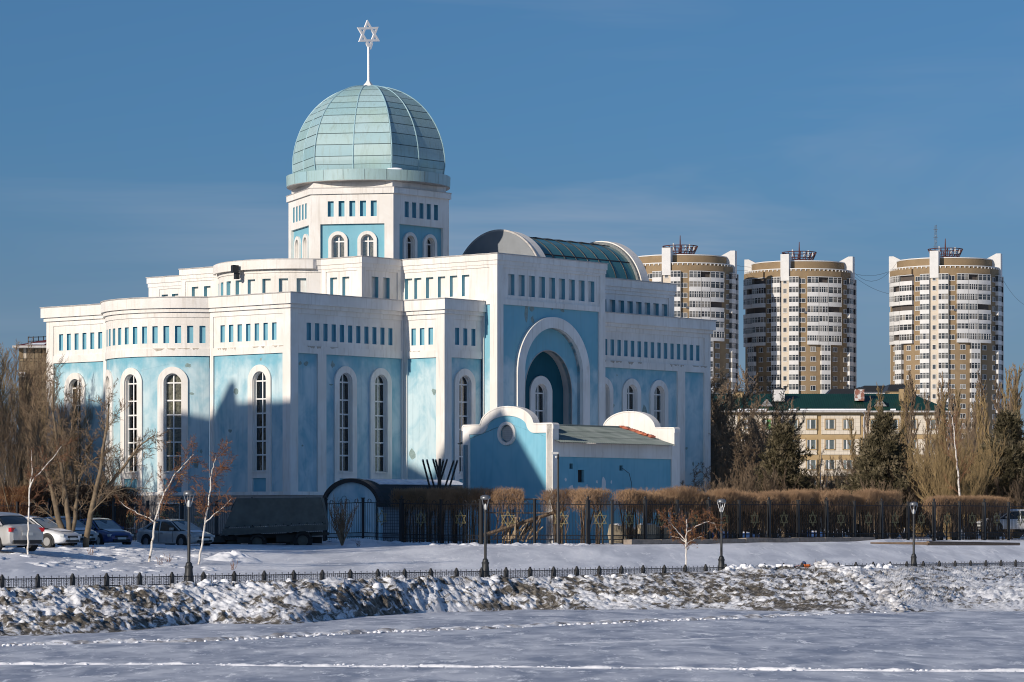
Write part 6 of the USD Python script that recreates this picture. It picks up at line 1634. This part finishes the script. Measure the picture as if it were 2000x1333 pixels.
def leaf_bits(rng, mb, pts, n, spread, size, droop=0.0):
    P_ = pts[rng.integers(0, len(pts), n)] + rng.normal(0, spread, (n, 3)) - np.array([0, 0, droop])
    a = rng.normal(0, 1, (n, 3)); a /= np.linalg.norm(a, axis=1, keepdims=True)
    b = rng.normal(0, 1, (n, 3)); b -= (b * a).sum(1, keepdims=True) * a; b /= np.linalg.norm(b, axis=1, keepdims=True)
    s = rng.uniform(0.6, 1.3, (n, 1)) * size
    v = np.stack([P_ - a * s, P_ + b * s * 0.5, P_ + a * s, P_ - b * s * 0.5], 1).reshape(-1, 3)
    i = np.arange(n)[:, None] * 4
    return mb.add(v, np.hstack([i, i + 1, i + 2, i + 3]))

SP_TREE = dict(n=[12, 9, 7, 4], len=[0.50, 0.50, 0.48, 0.45], ang=[0.72, 0.72, 0.72, 0.7], trop=[0.10, 0.05, 0.01, 0.0], curl=0.13, rmin=0.007, rf=0.55, twig_from=1)
SP_UP = dict(n=[24, 10, 7], len=[0.40, 0.45, 0.42], ang=[0.36, 0.42, 0.45], trop=[0.20, 0.12, 0.06], curl=0.09, rmin=0.012, rf=0.42, twig_from=0)
SP_BIRCH = dict(n=[16, 9, 7], len=[0.34, 0.50, 0.5], ang=[0.85, 0.7, 0.6], trop=[0.04, -0.06, -0.12], curl=0.15, rmin=0.0085, rf=0.34, twig_from=0)

def trunks_tree(t, trunks, spec, seed, bark, twig, extra=None):
    """trunks: list of (points relative to the thing, r0, r1)"""
    rng = np.random.default_rng(seed)
    limbs, twigs = MB(), MB()
    for pts, r0, r1 in trunks:
        pts = np.array(pts, float)
        s = np.linspace(0, len(pts) - 1, (len(pts) - 1) * 4 + 1)
        q = np.stack([np.interp(s, np.arange(len(pts)), pts[:, k]) for k in range(3)], 1)
        q[1:-1] += rng.normal(0, 0.012, q[1:-1].shape)
        obj('trunk', MB().tube(q, np.linspace(r0, r1, len(q)), 8).get(), M[bark], t, smooth=60)
        branch(rng, limbs, twigs, q, r0, r1, 0, spec)
    if not limbs.empty(): obj('limbs', limbs.get(), M[bark], t)
    obj('crown', twigs.get(), M[twig], t)
    if extra:
        lf = MB(); v = np.vstack(twigs.v)
        leaf_bits(rng, lf, v, extra[0], 0.05, extra[1], extra[3] if len(extra) > 3 else 0.0)
        obj('leaves', lf.get(), M[extra[2]], t)
    return t

def rel(y, base, pts):
    """pixel polyline at distance y, relative to the pixel base; optional third value shifts depth"""
    b = px(base[0], base[1], y)
    return [px(p[0], p[1], y) - b + np.array([0, p[2] if len(p) > 2 else 0.0, 0]) for p in pts]

# --- forked tree before the cars
bt = (150, 1090); yt = 150.0
t = thing('forked_tree', 'bare tree with several grey brown trunks spreading from one foot, left of the round bay', 'tree', tuple(px(bt[0], bt[1], yt)))
trunks_tree(t, [
    (rel(yt, bt, [(136, 1090), (126, 1050), (112, 1005), (103, 965, 0.2), (92, 930, 0.3), (80, 890, 0.4), (70, 850, 0.5)]), 0.17, 0.05),
    (rel(yt, bt, [(143, 1090), (139, 1065), (136, 1040), (132, 1000), (125, 950), (120, 905, -0.2), (112, 860, -0.3), (105, 800, -0.3), (106, 745, -0.3)]), 0.17, 0.035),
    (rel(yt, bt, [(138, 1050), (145, 1020, 0.1), (147, 980, 0.3), (152, 930, 0.5), (160, 890, 0.6), (178, 860, 0.7)]), 0.12, 0.035),
    (rel(yt, bt, [(146, 945, 0.3), (140, 915, 0.4), (136, 875, 0.3), (140, 820, 0.2), (152, 775, 0.2)]), 0.07, 0.02),
    (rel(yt, bt, [(165, 1090, 0.2), (168, 1050, 0.2), (176, 1005, 0.1), (185, 968), (197, 925, -0.3), (203, 880, -0.4), (212, 830, -0.4), (215, 790, -0.4)]), 0.16, 0.04),
    (rel(yt, bt, [(178, 1000, 0.1), (197, 968, 0.3), (215, 942, 0.4), (245, 905, 0.4), (268, 872, 0.5), (300, 850, 0.5)]), 0.11, 0.025),
    (rel(yt, bt, [(150, 935, 0.4), (170, 905, 0.5), (190, 890, 0.6), (215, 880, 0.6)]), 0.06, 0.015),
], dict(SP_TREE, n=[13, 8, 7, 3], len=[0.42, 0.50, 0.52, 0.5], rmin=0.0085, curl=0.17, rf=0.30, trop=[0.05, 0.02, 0.0, -0.01]), 7, 'bark_brown', 'twig_brown')

# --- birches on the terrace
def birch(base, y, trunks, seed, label, spec, leaves=None):
    t = thing('birch', label, 'birch', tuple(px(base[0], base[1], y)))
    return trunks_tree(t, [(rel(y, base, p), a, b) for p, a, b in trunks], spec, seed, 'bark_birch', 'twig_red', leaves)
birch((53, 1109), 134.0, [([(53, 1109), (55, 1060), (56, 1010), (57, 955), (66, 935), (85, 915), (105, 893), (120, 872)], 0.048, 0.010), ([(57, 955), (62, 920, .1), (60, 880, .2)], 0.03, 0.008)], 21,
      'slender white birch leaning to the right above, beside the silver saloon', dict(SP_BIRCH, n=[13, 8, 5], len=[0.26, 0.48, 0.5]))
birch((291, 1104), 140.0, [([(291, 1104), (297, 1060), (303, 1020), (312, 985), (325, 955), (342, 928), (362, 905), (378, 888)], 0.055, 0.011), ([(303, 1022), (290, 1012, .1), (268, 1003, .2), (245, 990, .3), (228, 975, .3)], 0.03, 0.007)], 22,
      'white birch leaning right with a few brown leaves, left of the street lamp', dict(SP_BIRCH, n=[18, 9, 6], len=[0.30, 0.5, 0.5]), (260, 0.045, 'dead_leaf', 0.12))
birch((388, 1103), 140.0, [([(388, 1103), (395, 1060), (401, 1020), (406, 990), (411, 955), (412, 930), (418, 905), (423, 890)], 0.050, 0.010), ([(401, 1022), (418, 1005, -.1), (438, 990, -.2), (452, 975, -.2)], 0.03, 0.008)], 23,
      'white birch with reddish twigs in front of the canvas covered lorry', dict(SP_BIRCH, n=[18, 9, 7], len=[0.34, 0.5, 0.5]), (160, 0.03, 'dead_leaf', 0.05))
birch((1340, 1117), 149.5, [([(1340, 1117), (1340, 1085), (1340, 1060), (1341, 1035), (1341, 1015)], 0.042, 0.018), ([(1340, 1058), (1325, 1040), (1308, 1020), (1295, 1005)], 0.03, 0.008), ([(1341, 1040), (1360, 1028), (1380, 1020), (1395, 1022), (1400, 1035)], 0.028, 0.006), ([(1340, 1060), (1325, 1050), (1310, 1048)], 0.025, 0.006), ([(1341, 1062), (1358, 1052), (1372, 1048)], 0.022, 0.006)], 24,
      'small bare birch with drooping reddish brown twigs beside the low railing', dict(SP_BIRCH, n=[12, 10, 7], len=[0.55, 0.5, 0.5]), (700, 0.035, 'dead_leaf', 0.06))

# --- shrub with many stems before the star fence
rng = np.random.default_rng(31)
def multi_stem(name, label, cat, base, seed, n, H, spread, spec, bark, twig, r=0.03, upright=0.75):
    t = thing(name, label, cat, tuple(base))
    rng = np.random.default_rng(seed)
    st, tw, lb = MB(), MB(), MB()
    for k in range(n):
        a = rng.uniform(0, 2 * math.pi); q = rng.uniform(0.05, 1) * spread
        d = np.array([math.cos(a) * q, math.sin(a) * q, upright])
        p0 = np.array([math.cos(a) * 0.12 * q, math.sin(a) * 0.12 * q, -0.1])
        pts, _ = wander(rng, p0, d, H * rng.uniform(0.7, 1.05), 7, 0.06, 0.05)
        st.tube(pts, np.linspace(r * rng.uniform(0.7, 1.2), r * 0.25, len(pts)), 5, False)
        branch(rng, lb, tw, pts, r, r * 0.25, 0, spec)
    obj('stems', st.get(), M[bark], t)
    if not lb.empty(): tw.add(*lb.get())
    obj('crown', tw.get(), M[twig], t)
    return t
SP_SHRUB = dict(n=[11, 6, 3], len=[0.34, 0.42, 0.4], ang=[0.4, 0.5, 0.5], trop=[0.14, 0.08, 0.03], curl=0.11, rmin=0.008, rf=0.5, twig_from=0)
multi_stem('bare_shrub', 'bare shrub with many upright stems beside the tail of the lorry', 'shrub', px(668, 1062, 169.0), 41, 16, 2.3, 0.30, SP_SHRUB, 'bark_brown', 'twig_brown', 0.035)

# --- hedges: clipped bushes, stems below and a dense twiggy head
def hedge_bush(name, label, group, loc, rz, seed, w=2.3, d=1.2, h=3.0, head=1.15, ntw=1750, twig='twig_hedge', leaves=0, scale=None):
    t = thing(name, label, 'hedge', loc, rz, group, None, scale)
    rng = np.random.default_rng(seed)
    st, tw = MB(), MB()
    n = 9
    for k in range(n):
        x0, y0 = rng.uniform(-w * 0.36, w * 0.36), rng.uniform(-d * 0.25, d * 0.25)
        x1, y1 = np.clip(x0 + rng.normal(0, 0.3), -w / 2, w / 2), np.clip(y0 + rng.normal(0, 0.25), -d / 2, d / 2)
        p = np.array([[x0, y0, -0.15], [x0 + rng.normal(0, .06), y0, (h - head) * 0.5], [(x0 + x1) / 2, (y0 + y1) / 2, h - head + 0.15], [x1, y1, h - 0.35]])
        st.tube(p, [0.055, 0.045, 0.035, 0.012], 5, False)
        for j in range(7):
            z = rng.uniform(0.4, h - head + 0.3)
            pp, _ = wander(rng, [x0, y0, z], side_dir(rng, np.array([0, 0, 1.0]), rng.uniform(0.3, 0.9)), rng.uniform(0.4, 1.0), 3, 0.15, 0.10)
            tw.tube(pp, [0.012, 0.009, 0.007, 0.005], 3, False)
    m = ntw
    p = np.column_stack([rng.uniform(-w / 2, w / 2, m), rng.uniform(-d / 2, d / 2, m), h - head * rng.beta(1.1, 1.7, m) - 0.05])
    edge = 1 - 0.10 * (np.abs(p[:, 0]) / (w / 2)) ** 6
    p[:, 2] *= edge
    dd = np.column_stack([rng.normal(0, 0.42, m), rng.normal(0, 0.42, m), rng.uniform(0.35, 1.1, m)])
    dd /= np.linalg.norm(dd, axis=1, keepdims=True)
    L = rng.uniform(0.18, 0.45, m)
    q = p + dd * L[:, None]
    q[:, 2] = np.minimum(q[:, 2], h - 0.12 + 0.22 * meshkit.noise(np.column_stack([p[:, 0] * 2.2 + seed, p[:, 1] * 2.2, 0 * p[:, 0]])) + rng.uniform(-0.06, 0.16, m))
    r = rng.uniform(0.0055, 0.0105, m)
    a = np.cross(dd, [0.3, 0.9, 0.1]); a /= np.linalg.norm(a, axis=1, keepdims=True); b = np.cross(dd, a)
    ring = [a, -0.5 * a + 0.866 * b, -0.5 * a - 0.866 * b]
    v = np.stack([p + k * r[:, None] for k in ring] + [q + k * r[:, None] * 0.6 for k in ring], 1).reshape(-1, 3)
    i = np.arange(m)[:, None] * 6
    f = np.vstack([np.hstack([i + k, i + (k + 1) % 3, i + 3 + (k + 1) % 3, i + 3 + k]) for k in range(3)])
    tw.add(v, f)
    obj('stems', st.get(), M['bark_dark'], t)
    obj('clipped_head', tw.get(), M[twig], t)
    if leaves:
        lf = leaf_bits(rng, MB(), p, leaves, 0.12, 0.045)
        obj('leaves', lf.get(), M['dead_leaf'], t)
    return t
rng = np.random.default_rng(77)
HL = 'brown leafless clipped hedge bush standing in the row behind the right hand star fence'
HG = 'hedge bushes behind the right hand star fence'
protos = []
def along_fence(d, off):
    p = TR + A_ * d + np.array([-A_[1], A_[0]]) * off
    return p
def d_of(u):
    a = (u - 1000) / FPX
    return (TR[1] * a - TR[0]) / (A_[0] - A_[1] * a)
def put_hedge(u, off, sx=1.0, sz=1.0, label=HL, group=HG, rz=None, xy=None):
    p = along_fence(d_of(u), off) if xy is None else np.array(xy)
    rz = math.atan2(A_[1], A_[0]) if rz is None else rz
    loc = (p[0], p[1], 1.0)
    if len(protos) < 3:
        t = hedge_bush('hedge_bush', label, group, loc, rz, 50 + len(protos), scale=(sx, 1, sz)); protos.append(t); return t
    return copy_of(protos[rng.integers(0, 3)], 'hedge_bush', label, 'hedge', loc, rz + (math.pi if rng.random() < 0.5 else 0), group, (sx, 1, sz))
for u in np.r_[np.arange(1312, 1425, 24), np.arange(1436, 1690, 23), np.arange(1710, 1795, 20)]:
    put_hedge(u + rng.uniform(-3, 3), 2.0 + rng.uniform(-0.35, 0.35), rng.uniform(0.78, 1.05), rng.uniform(0.90, 1.05))
for u in np.arange(1900, 2020, 18):
    put_hedge(u, 2.4, 1.1, 0.93, 'lower clipped hedge bush at the far right behind the fence', 'low hedge bushes at the far right')
put_hedge(1202, 1.6, 1.05, 1.0, 'single clipped brown bush before the gatehouse side wall, left of the stone blocks', 'none'); put_hedge(1276, 1.6, 0.8, 0.99, 'narrow clipped brown bush before the right end of the gatehouse', 'none')
LF = 'dark clipped hedge bush before the vaulted entrance and candelabrum'
for u, y in ((790, 180.5), (815, 179.0), (838, 178.0), (862, 177.0), (888, 176.5), (913, 176.0), (943, 175.0)):
    put_hedge(0, 0, 0.55, 1.01, LF, 'hedge bushes before the candelabrum', math.radians(-25), ((u - 1000) / FPX * y, y))
put_hedge(0, 0, 0.75, 1.01, 'reddish clipped bush before the gatehouse front, right of the second lamp', None, 0.0, ((992 - 1000) / FPX * 174.6, 174.6))
put_hedge(0, 0, 0.95, 0.985, 'wide clipped bush before the corner of the gatehouse, behind the camera pole', None, 0.3, ((1098 - 1000) / FPX * 174.6, 174.6))
for pr in stage.GetPrimAtPath('/World').GetChildren():
    if pr.GetCustomDataByKey('group') == 'none': pr.ClearCustomDataByKey('group')
# leafy brown hedge at the left, behind the fence
lh = None
for k, u in enumerate(np.arange(-10, 250, 19)):
    a = (u - 1000) / FPX; y = float(y_tall(a)) + 1.8
    loc = (a * y, y, 1.0); rz = math.atan2(B_[1], B_[0])
    LL_, LG_ = 'rusty hedge bush with dry leaves behind the parked cars', 'leafy hedge bushes behind the parked cars'
    if lh is None: lh = hedge_bush('hedge_bush', LL_, LG_, loc, rz, 91, 2.4, 1.4, 3.3, 2.7, 2600, 'twig_red', 1500)
    else: copy_of(lh, 'hedge_bush', LL_, 'hedge', loc, rz + (math.pi if k % 2 else 0), LG_, (1.0, 1, rng.uniform(0.92, 1.05)))

# --- bare trees: four prototypes, then copies
def bare_tree(name, label, loc, seed, H, spec, bark, twig, r0=0.18, lean=0.04, ntr=1, group=None, cat='tree', bend=0.05, scale=None):
    t = thing(name, label, cat, loc, 0, group, None, scale)
    rng = np.random.default_rng(seed)
    trunks = []
    for k in range(ntr):
        d = np.array([rng.normal(0, lean + 0.16 * (ntr > 1)), rng.normal(0, lean + 0.16 * (ntr > 1)), 1.0])
        pts, _ = wander(rng, [rng.normal(0, 0.15) * (ntr > 1), rng.normal(0, 0.15) * (ntr > 1), -0.2], d, H * (1.0 if k == 0 else rng.uniform(0.75, 0.98)), 6, bend, 0.05)
        trunks.append((pts, r0 * (1 if ntr == 1 else 0.7), 0.02))
    return trunks_tree(t, trunks, spec, seed + 1, bark, twig)
def gz(u, y): return ((u - 1000) / FPX * y, y, 0.95)
tan_spec = dict(SP_UP, n=[22, 10, 7], len=[0.42, 0.46, 0.46], ang=[0.50, 0.55, 0.6], rf=0.30, rmin=0.010)
LT = [(-8, 214, 12.5), (18, 206, 11.0), (40, 222, 10.5), (58, 204, 11.2), (85, 212, 9.5), (100, 203, 8.5), (-30, 205, 12.0), (4, 232, 13.0), (72, 230, 10.0), (30, 198, 8.8), (118, 199, 7.2), (66, 197, 8.0)]
b0 = bare_tree('bare_tree', 'tall bare tan tree before the brown panelled building', gz(LT[0][0], LT[0][1]), 101, 12.5, tan_spec, 'bark_brown', 'twig_willow', 0.10, 0.05, 3, 'bare trees before the brown panelled building')
b1 = bare_tree('bare_tree', 'tall bare tan tree before the brown panelled building', gz(LT[1][0], LT[1][1]), 131, 11.0, dict(tan_spec, n=[20, 11, 7]), 'bark_brown', 'twig_brown', 0.10, 0.06, 2, 'bare trees before the brown panelled building')
for k, (u, y, H) in enumerate(LT[2:]):
    src, h0 = ((b0, 12.5), (b1, 11.0))[k % 2]
    copy_of(src, 'bare_tree', 'tall bare tan tree before the brown panelled building', 'tree', gz(u, y), 1.3 * k, 'bare trees before the brown panelled building', (H / h0,) * 3)
# bushy trees at the right end of the synagogue
s0_ = bare_tree('bare_tree', 'large bushy bare tree just right of the synagogue, nearest to its corner', gz(1408, 240), 151, 12.6, dict(SP_TREE, n=[16, 11, 8, 3], len=[0.42, 0.45, 0.45, 0.42], trop=[0.16, 0.1, 0.05, 0.02], rmin=0.017), 'bark_brown', 'twig_brown', 0.15, 0.05, 4)
copy_of(s0_, 'bare_tree', 'second bushy bare tree right of the synagogue, before the apartment block', 'tree', gz(1441, 246), 2.1, None, (0.88, 0.88, 0.92))
copy_of(s0_, 'bare_tree', 'third, lower bushy bare tree right of the synagogue', 'tree', gz(1470, 250), 4.0, None, (0.78, 0.78, 0.72))
copy_of(s0_, 'bare_tree', 'low dark bushy tree left of the first spruce', 'tree', gz(1425, 226), 5.0, None, (0.9, 0.9, 0.62))
for k in range(12):
    u = (1398, 1432, 1455, 1492, 1560, 1590, 1640, 1668, 1752, 1812, 1888, 1962)[k]; y = 268 + 26 * ((k * 0.618) % 1)
    vt = (705, 730, 790, 850, 905, 900, 895, 900, 860, 850, 850, 840)[k]
    sc = (1055 - vt) / FPX * y / 13.2
    copy_of(s0_, 'bare_tree', 'bushy brown bare tree in the belt before the apartment block', 'tree', gz(u, y), 1.7 * k, 'bushy bare trees in the belt before the apartment block', (sc * 0.9, sc * 0.9, sc))
# poplars and saplings before the apartment block
pp = bare_tree('poplar', 'thin upright bare poplar among the row before the apartment block', gz(1690, 330), 171, 12.5, dict(SP_UP, n=[34, 9, 5], rmin=0.02, len=[0.26, 0.40, 0.4], ang=[0.30, 0.35, 0.4], trop=[0.22, 0.14, 0.08]), 'bark_brown', 'twig_brown', 0.10, 0.03, 1, 'poplars before the apartment block', 'poplar')
pq = bare_tree('poplar', 'thin upright bare poplar among the row before the apartment block', gz(1762, 330), 173, 14.0, dict(SP_UP, n=[38, 9, 5], rmin=0.02, len=[0.25, 0.40, 0.4], ang=[0.27, 0.35, 0.4], trop=[0.22, 0.14, 0.08]), 'bark_brown', 'twig_willow', 0.11, 0.03, 1, 'poplars before the apartment block', 'poplar')
for k in range(34):
    if k in (0, 1, 2, 4, 6, 9, 11, 13, 32): continue
    u = (1600, 1625, 1650, 1672, 1705, 1722, 1740, 1755, 1770, 1778, 1790, 1800, 1808, 1818, 1826, 1836, 1845, 1855, 1864, 1874, 1884, 1894, 1905, 1915, 1925, 1935, 1946, 1958, 1968, 1978, 1988, 1996, 1570, 1540)[k]
    y = 300 + 70 * ((k * 0.618) % 1)
    vt = np.interp(u, [1540, 1600, 1680, 1760, 1850, 1900, 1960, 2000], [880, 872, 835, 790, 800, 815, 775, 770]) + 22 * math.sin(k * 2.3)
    H = (1060 - vt) / FPX * y
    src, h0 = ((pp, 12.5), (pq, 14.0))[k % 2]
    copy_of(src, 'poplar', 'thin upright bare poplar among the row before the apartment block', 'poplar', gz(u, y), 0.9 * k, 'poplars before the apartment block', (H / h0 * 1.15, H / h0 * 1.15, H / h0))
# willow scrub
w0 = multi_stem('willow_scrub', 'large fan of tan willow stems behind the fence, around the white birch at the right', 'shrub', gz(1858, 212), 61, 46, 7.0, 0.62, dict(SP_SHRUB, n=[13, 7, 3], len=[0.30, 0.40, 0.4], rmin=0.012), 'twig_willow', 'twig_willow', 0.04, 0.8)
for k, (u, y, s, lab) in enumerate(((1745, 226, 0.85, 'tan willow scrub behind the clipped hedge, under the middle spruce'), (1800, 232, 0.95, 'tan willow scrub left of the white birch at the right'), (1930, 222, 0.9, 'tan willow scrub right of the white birch'), (1985, 228, 0.95, 'tan willow scrub at the right edge under the last spruce'), (1690, 240, 0.7, 'low tan willow scrub left of the middle spruce'))):
    copy_of(w0, 'willow_scrub', lab, 'shrub', gz(u, y), 1.1 * k, None, (s, s, s))
# brown scrub behind the hedge that closes the view
g0 = multi_stem('scrub_bush', 'low dark brown scrub bush behind the long clipped hedge', 'shrub', gz(1440, 222), 65, 34, 4.0, 0.55, dict(SP_SHRUB, n=[11, 7, 4], rmin=0.013), 'bark_dark', 'twig_dark', 0.03, 0.7)
tag(g0, group='scrub bushes behind the long hedge')
for k in range(30):
    u = 1400 + 620 * ((k * 0.618) % 1); y = 214 + 50 * ((k * 0.414) % 1)
    copy_of(g0, 'scrub_bush', 'low dark brown scrub bush behind the long clipped hedge', 'shrub', gz(u, y), 0.7 * k, 'scrub bushes behind the long hedge', (1.0, 1.0, 0.9 + 0.35 * ((k * 0.77) % 1)))
for k in range(8):
    copy_of(g0, 'scrub_bush', 'low dark scrub bush between hedge and trees, left', 'shrub', gz(-10 + 30 * k, 203 + 6 * (k % 2)), 0.9 * k, 'scrub bushes at the left', (1.0, 1.0, 1.0))
# white birch behind the fence at the right, and two slender pale saplings
birch((1874, 1040), 205.0, [([(1874, 1040), (1875, 985), (1872, 930), (1867, 890), (1864, 855), (1860, 815)], 0.085, 0.02)], 26, 'tall white birch standing among tan willow scrub behind the right fence', dict(SP_BIRCH, n=[16, 7, 4], len=[0.34, 0.42, 0.4], trop=[0.08, 0.02, -0.02], ang=[0.7, 0.6, 0.6]))
birch((1604, 1045), 228.0, [([(1604, 1045), (1604, 960), (1602, 920), (1606, 880)], 0.06, 0.015), ([(1614, 1045, 1), (1614, 960, 1), (1620, 925, 1)], 0.05, 0.012)], 27, 'pair of slender pale birch saplings right of the first spruce', dict(SP_BIRCH, n=[10, 6, 4], len=[0.25, 0.42, 0.4], trop=[0.1, 0.05, 0.0], ang=[0.6, 0.6, 0.6]))
birch((1488, 1000), 224.0, [([(1488, 1000), (1494, 950), (1505, 932), (1514, 915)], 0.05, 0.015)], 28, 'pale leaning birch stem low before the first spruce', dict(SP_BIRCH, n=[6, 5, 3], len=[0.3, 0.4, 0.4]))

# --- spruces / pines
def conifer(name, label, loc, seed, H, wid, scale=None, rz=0.0):
    t = thing(name, label, 'conifer', loc, rz, None, None, scale)
    rng = np.random.default_rng(seed)
    obj('trunk', MB().tube([(0, 0, -0.2), (0.05, 0, H * 0.5), (0, 0.03, H)], [0.17, 0.10, 0.02], 7).get(), M['bark_brown'], t)
    br, nd = MB(), MB()
    z = 0.9
    while z < H - 0.15:
        f = (z / H)
        nb = rng.integers(5, 8)
        R = wid * (1 - f) ** 0.75 * (0.75 + 0.45 * rng.random()) + 0.18
        a0 = rng.uniform(0, 6.28)
        for k in range(nb):
            a = a0 + 2 * math.pi * k / nb + rng.normal(0, 0.2)
            r = R * rng.uniform(0.5, 1.25)
            d = np.array([math.cos(a), math.sin(a), 0.25 + 0.5 * f])
            pts, dl = wander(rng, [0, 0, z], d, r, 4, 0.09, 0.13)
            br.tube(pts, np.linspace(0.03, 0.008, 5), 4, False)
            m = int(12 + 18 * r)
            for j in range(m):
                s = rng.uniform(0.28, 1.0)
                i = min(int(s * 4), 3); w = s * 4 - i
                p = pts[i] * (1 - w) + pts[i + 1] * w + rng.normal(0, 0.10 + 0.10 * s, 3)
                up = unit(np.array([d[0] * 0.5, d[1] * 0.5, 0.75]) + rng.normal(0, 0.35, 3))
                L = rng.uniform(0.20, 0.36)
                for q in range(5):
                    e = unit(up + rng.normal(0, 0.5, 3)); b = unit(np.cross(e, rng.normal(0, 1, 3))) * 0.030
                    nd.add([p - b, p + b, p + e * L + b * 0.4, p + e * L - b * 0.4], [[0, 1, 2, 3]])
        z += rng.uniform(0.34, 0.52) * (1.1 - 0.4 * f)
    obj('branches', br.get(), M['bark_dark'], t)
    obj('needles', nd.get(), M['pine_needles'], t)
    return t
c0 = conifer('spruce', 'dark spruce with a pointed top before the apartment block, left of the others', gz(1530, 224), 201, 7.9, 2.9)
c1 = conifer('spruce', 'broad dark spruce with two tops in the middle, before the apartment block', gz(1728, 219), 203, 8.4, 2.9)
copy_of(c0, 'spruce', 'lower left top of the pair of dark spruces in the middle', 'conifer', gz(1703, 222), 1.9, None, (0.95, 0.95, 0.88))
copy_of(c1, 'spruce', 'dark spruce at the right edge of the view behind the low hedge', 'conifer', gz(1968, 216), 0.8, None, (1.1, 1.1, 1.0))
copy_of(c0, 'spruce', 'second dark spruce near the right edge, left of the tallest one', 'conifer', gz(1938, 228), 2.8, None, (1.1, 1.1, 0.86))
copy_of(c1, 'spruce', 'slim dark spruce among tan scrub, right of the white birch', 'conifer', gz(1918, 275), 3.5, None, (0.75, 0.75, 0.76))
copy_of(c0, 'spruce', 'small dark spruce among poplars, left of the white birch', 'conifer', gz(1842, 270), 4.1, None, (0.62, 0.62, 0.86))
copy_of(c1, 'spruce', 'small low spruce at the foot of the first pointed spruce', 'conifer', gz(1575, 250), 5.0, None, (0.72, 0.72, 0.55))
copy_of(c0, 'spruce', 'dark low spruce between willow scrub and the middle spruce', 'conifer', gz(1778, 262), 0.4, None, (0.8, 0.8, 0.66))
# dry weeds on the terrace
for k, (u, y) in enumerate(((178, 141), (312, 138), (455, 137), (330, 141), (1590, 161), (700, 168))):
    t = multi_stem('dry_weed', ['dry weed stalks right of the forked tree', 'dry weed stalks at the foot of the leaning birch', 'dry weed stalks before the snow heap', 'thin dry weeds between the two birches', 'single dry weed on the snow before the long hedge', 'dry weeds at the foot of the bare shrub'][k], 'weed', (*[(u - 1000) / FPX * y, y], ground_at(u, y)), 300 + k, 7, 0.5, 0.5, dict(SP_SHRUB, n=[3], len=[0.4]), 'twig_red', 'twig_red', 0.008, 0.8)

# ordinals for the small rows, so that each label names one bush or tree
ORD = ['leftmost', 'second from the left', 'third from the left', 'fourth from the left', 'fifth from the left', 'sixth from the left', 'seventh from the left', 'eighth from the left', 'ninth from the left', 'tenth from the left', 'eleventh from the left', 'twelfth from the left', 'thirteenth from the left', 'fourteenth from the left']
rows_by_group = {}
for pr in stage.GetPrimAtPath('/World').GetChildren():
    g_ = pr.GetCustomDataByKey('group')
    if g_ in ('bare trees before the brown panelled building', 'hedge bushes before the candelabrum', 'low hedge bushes at the far right', 'leafy hedge bushes behind the parked cars', 'scrub bushes at the left'):
        tr_ = UsdGeom.Xformable(pr).GetOrderedXformOps()[0].Get()
        rows_by_group.setdefault(g_, []).append((tr_[0] / tr_[1], pr))
for g_, row in rows_by_group.items():
    row.sort(key=lambda q: q[0])
    for k, (_, pr) in enumerate(row):
        last = ORD[k] if k < len(row) - 1 else 'rightmost'
        pr.SetCustomDataByKey('label', pr.GetCustomDataByKey('label') + ', ' + last)
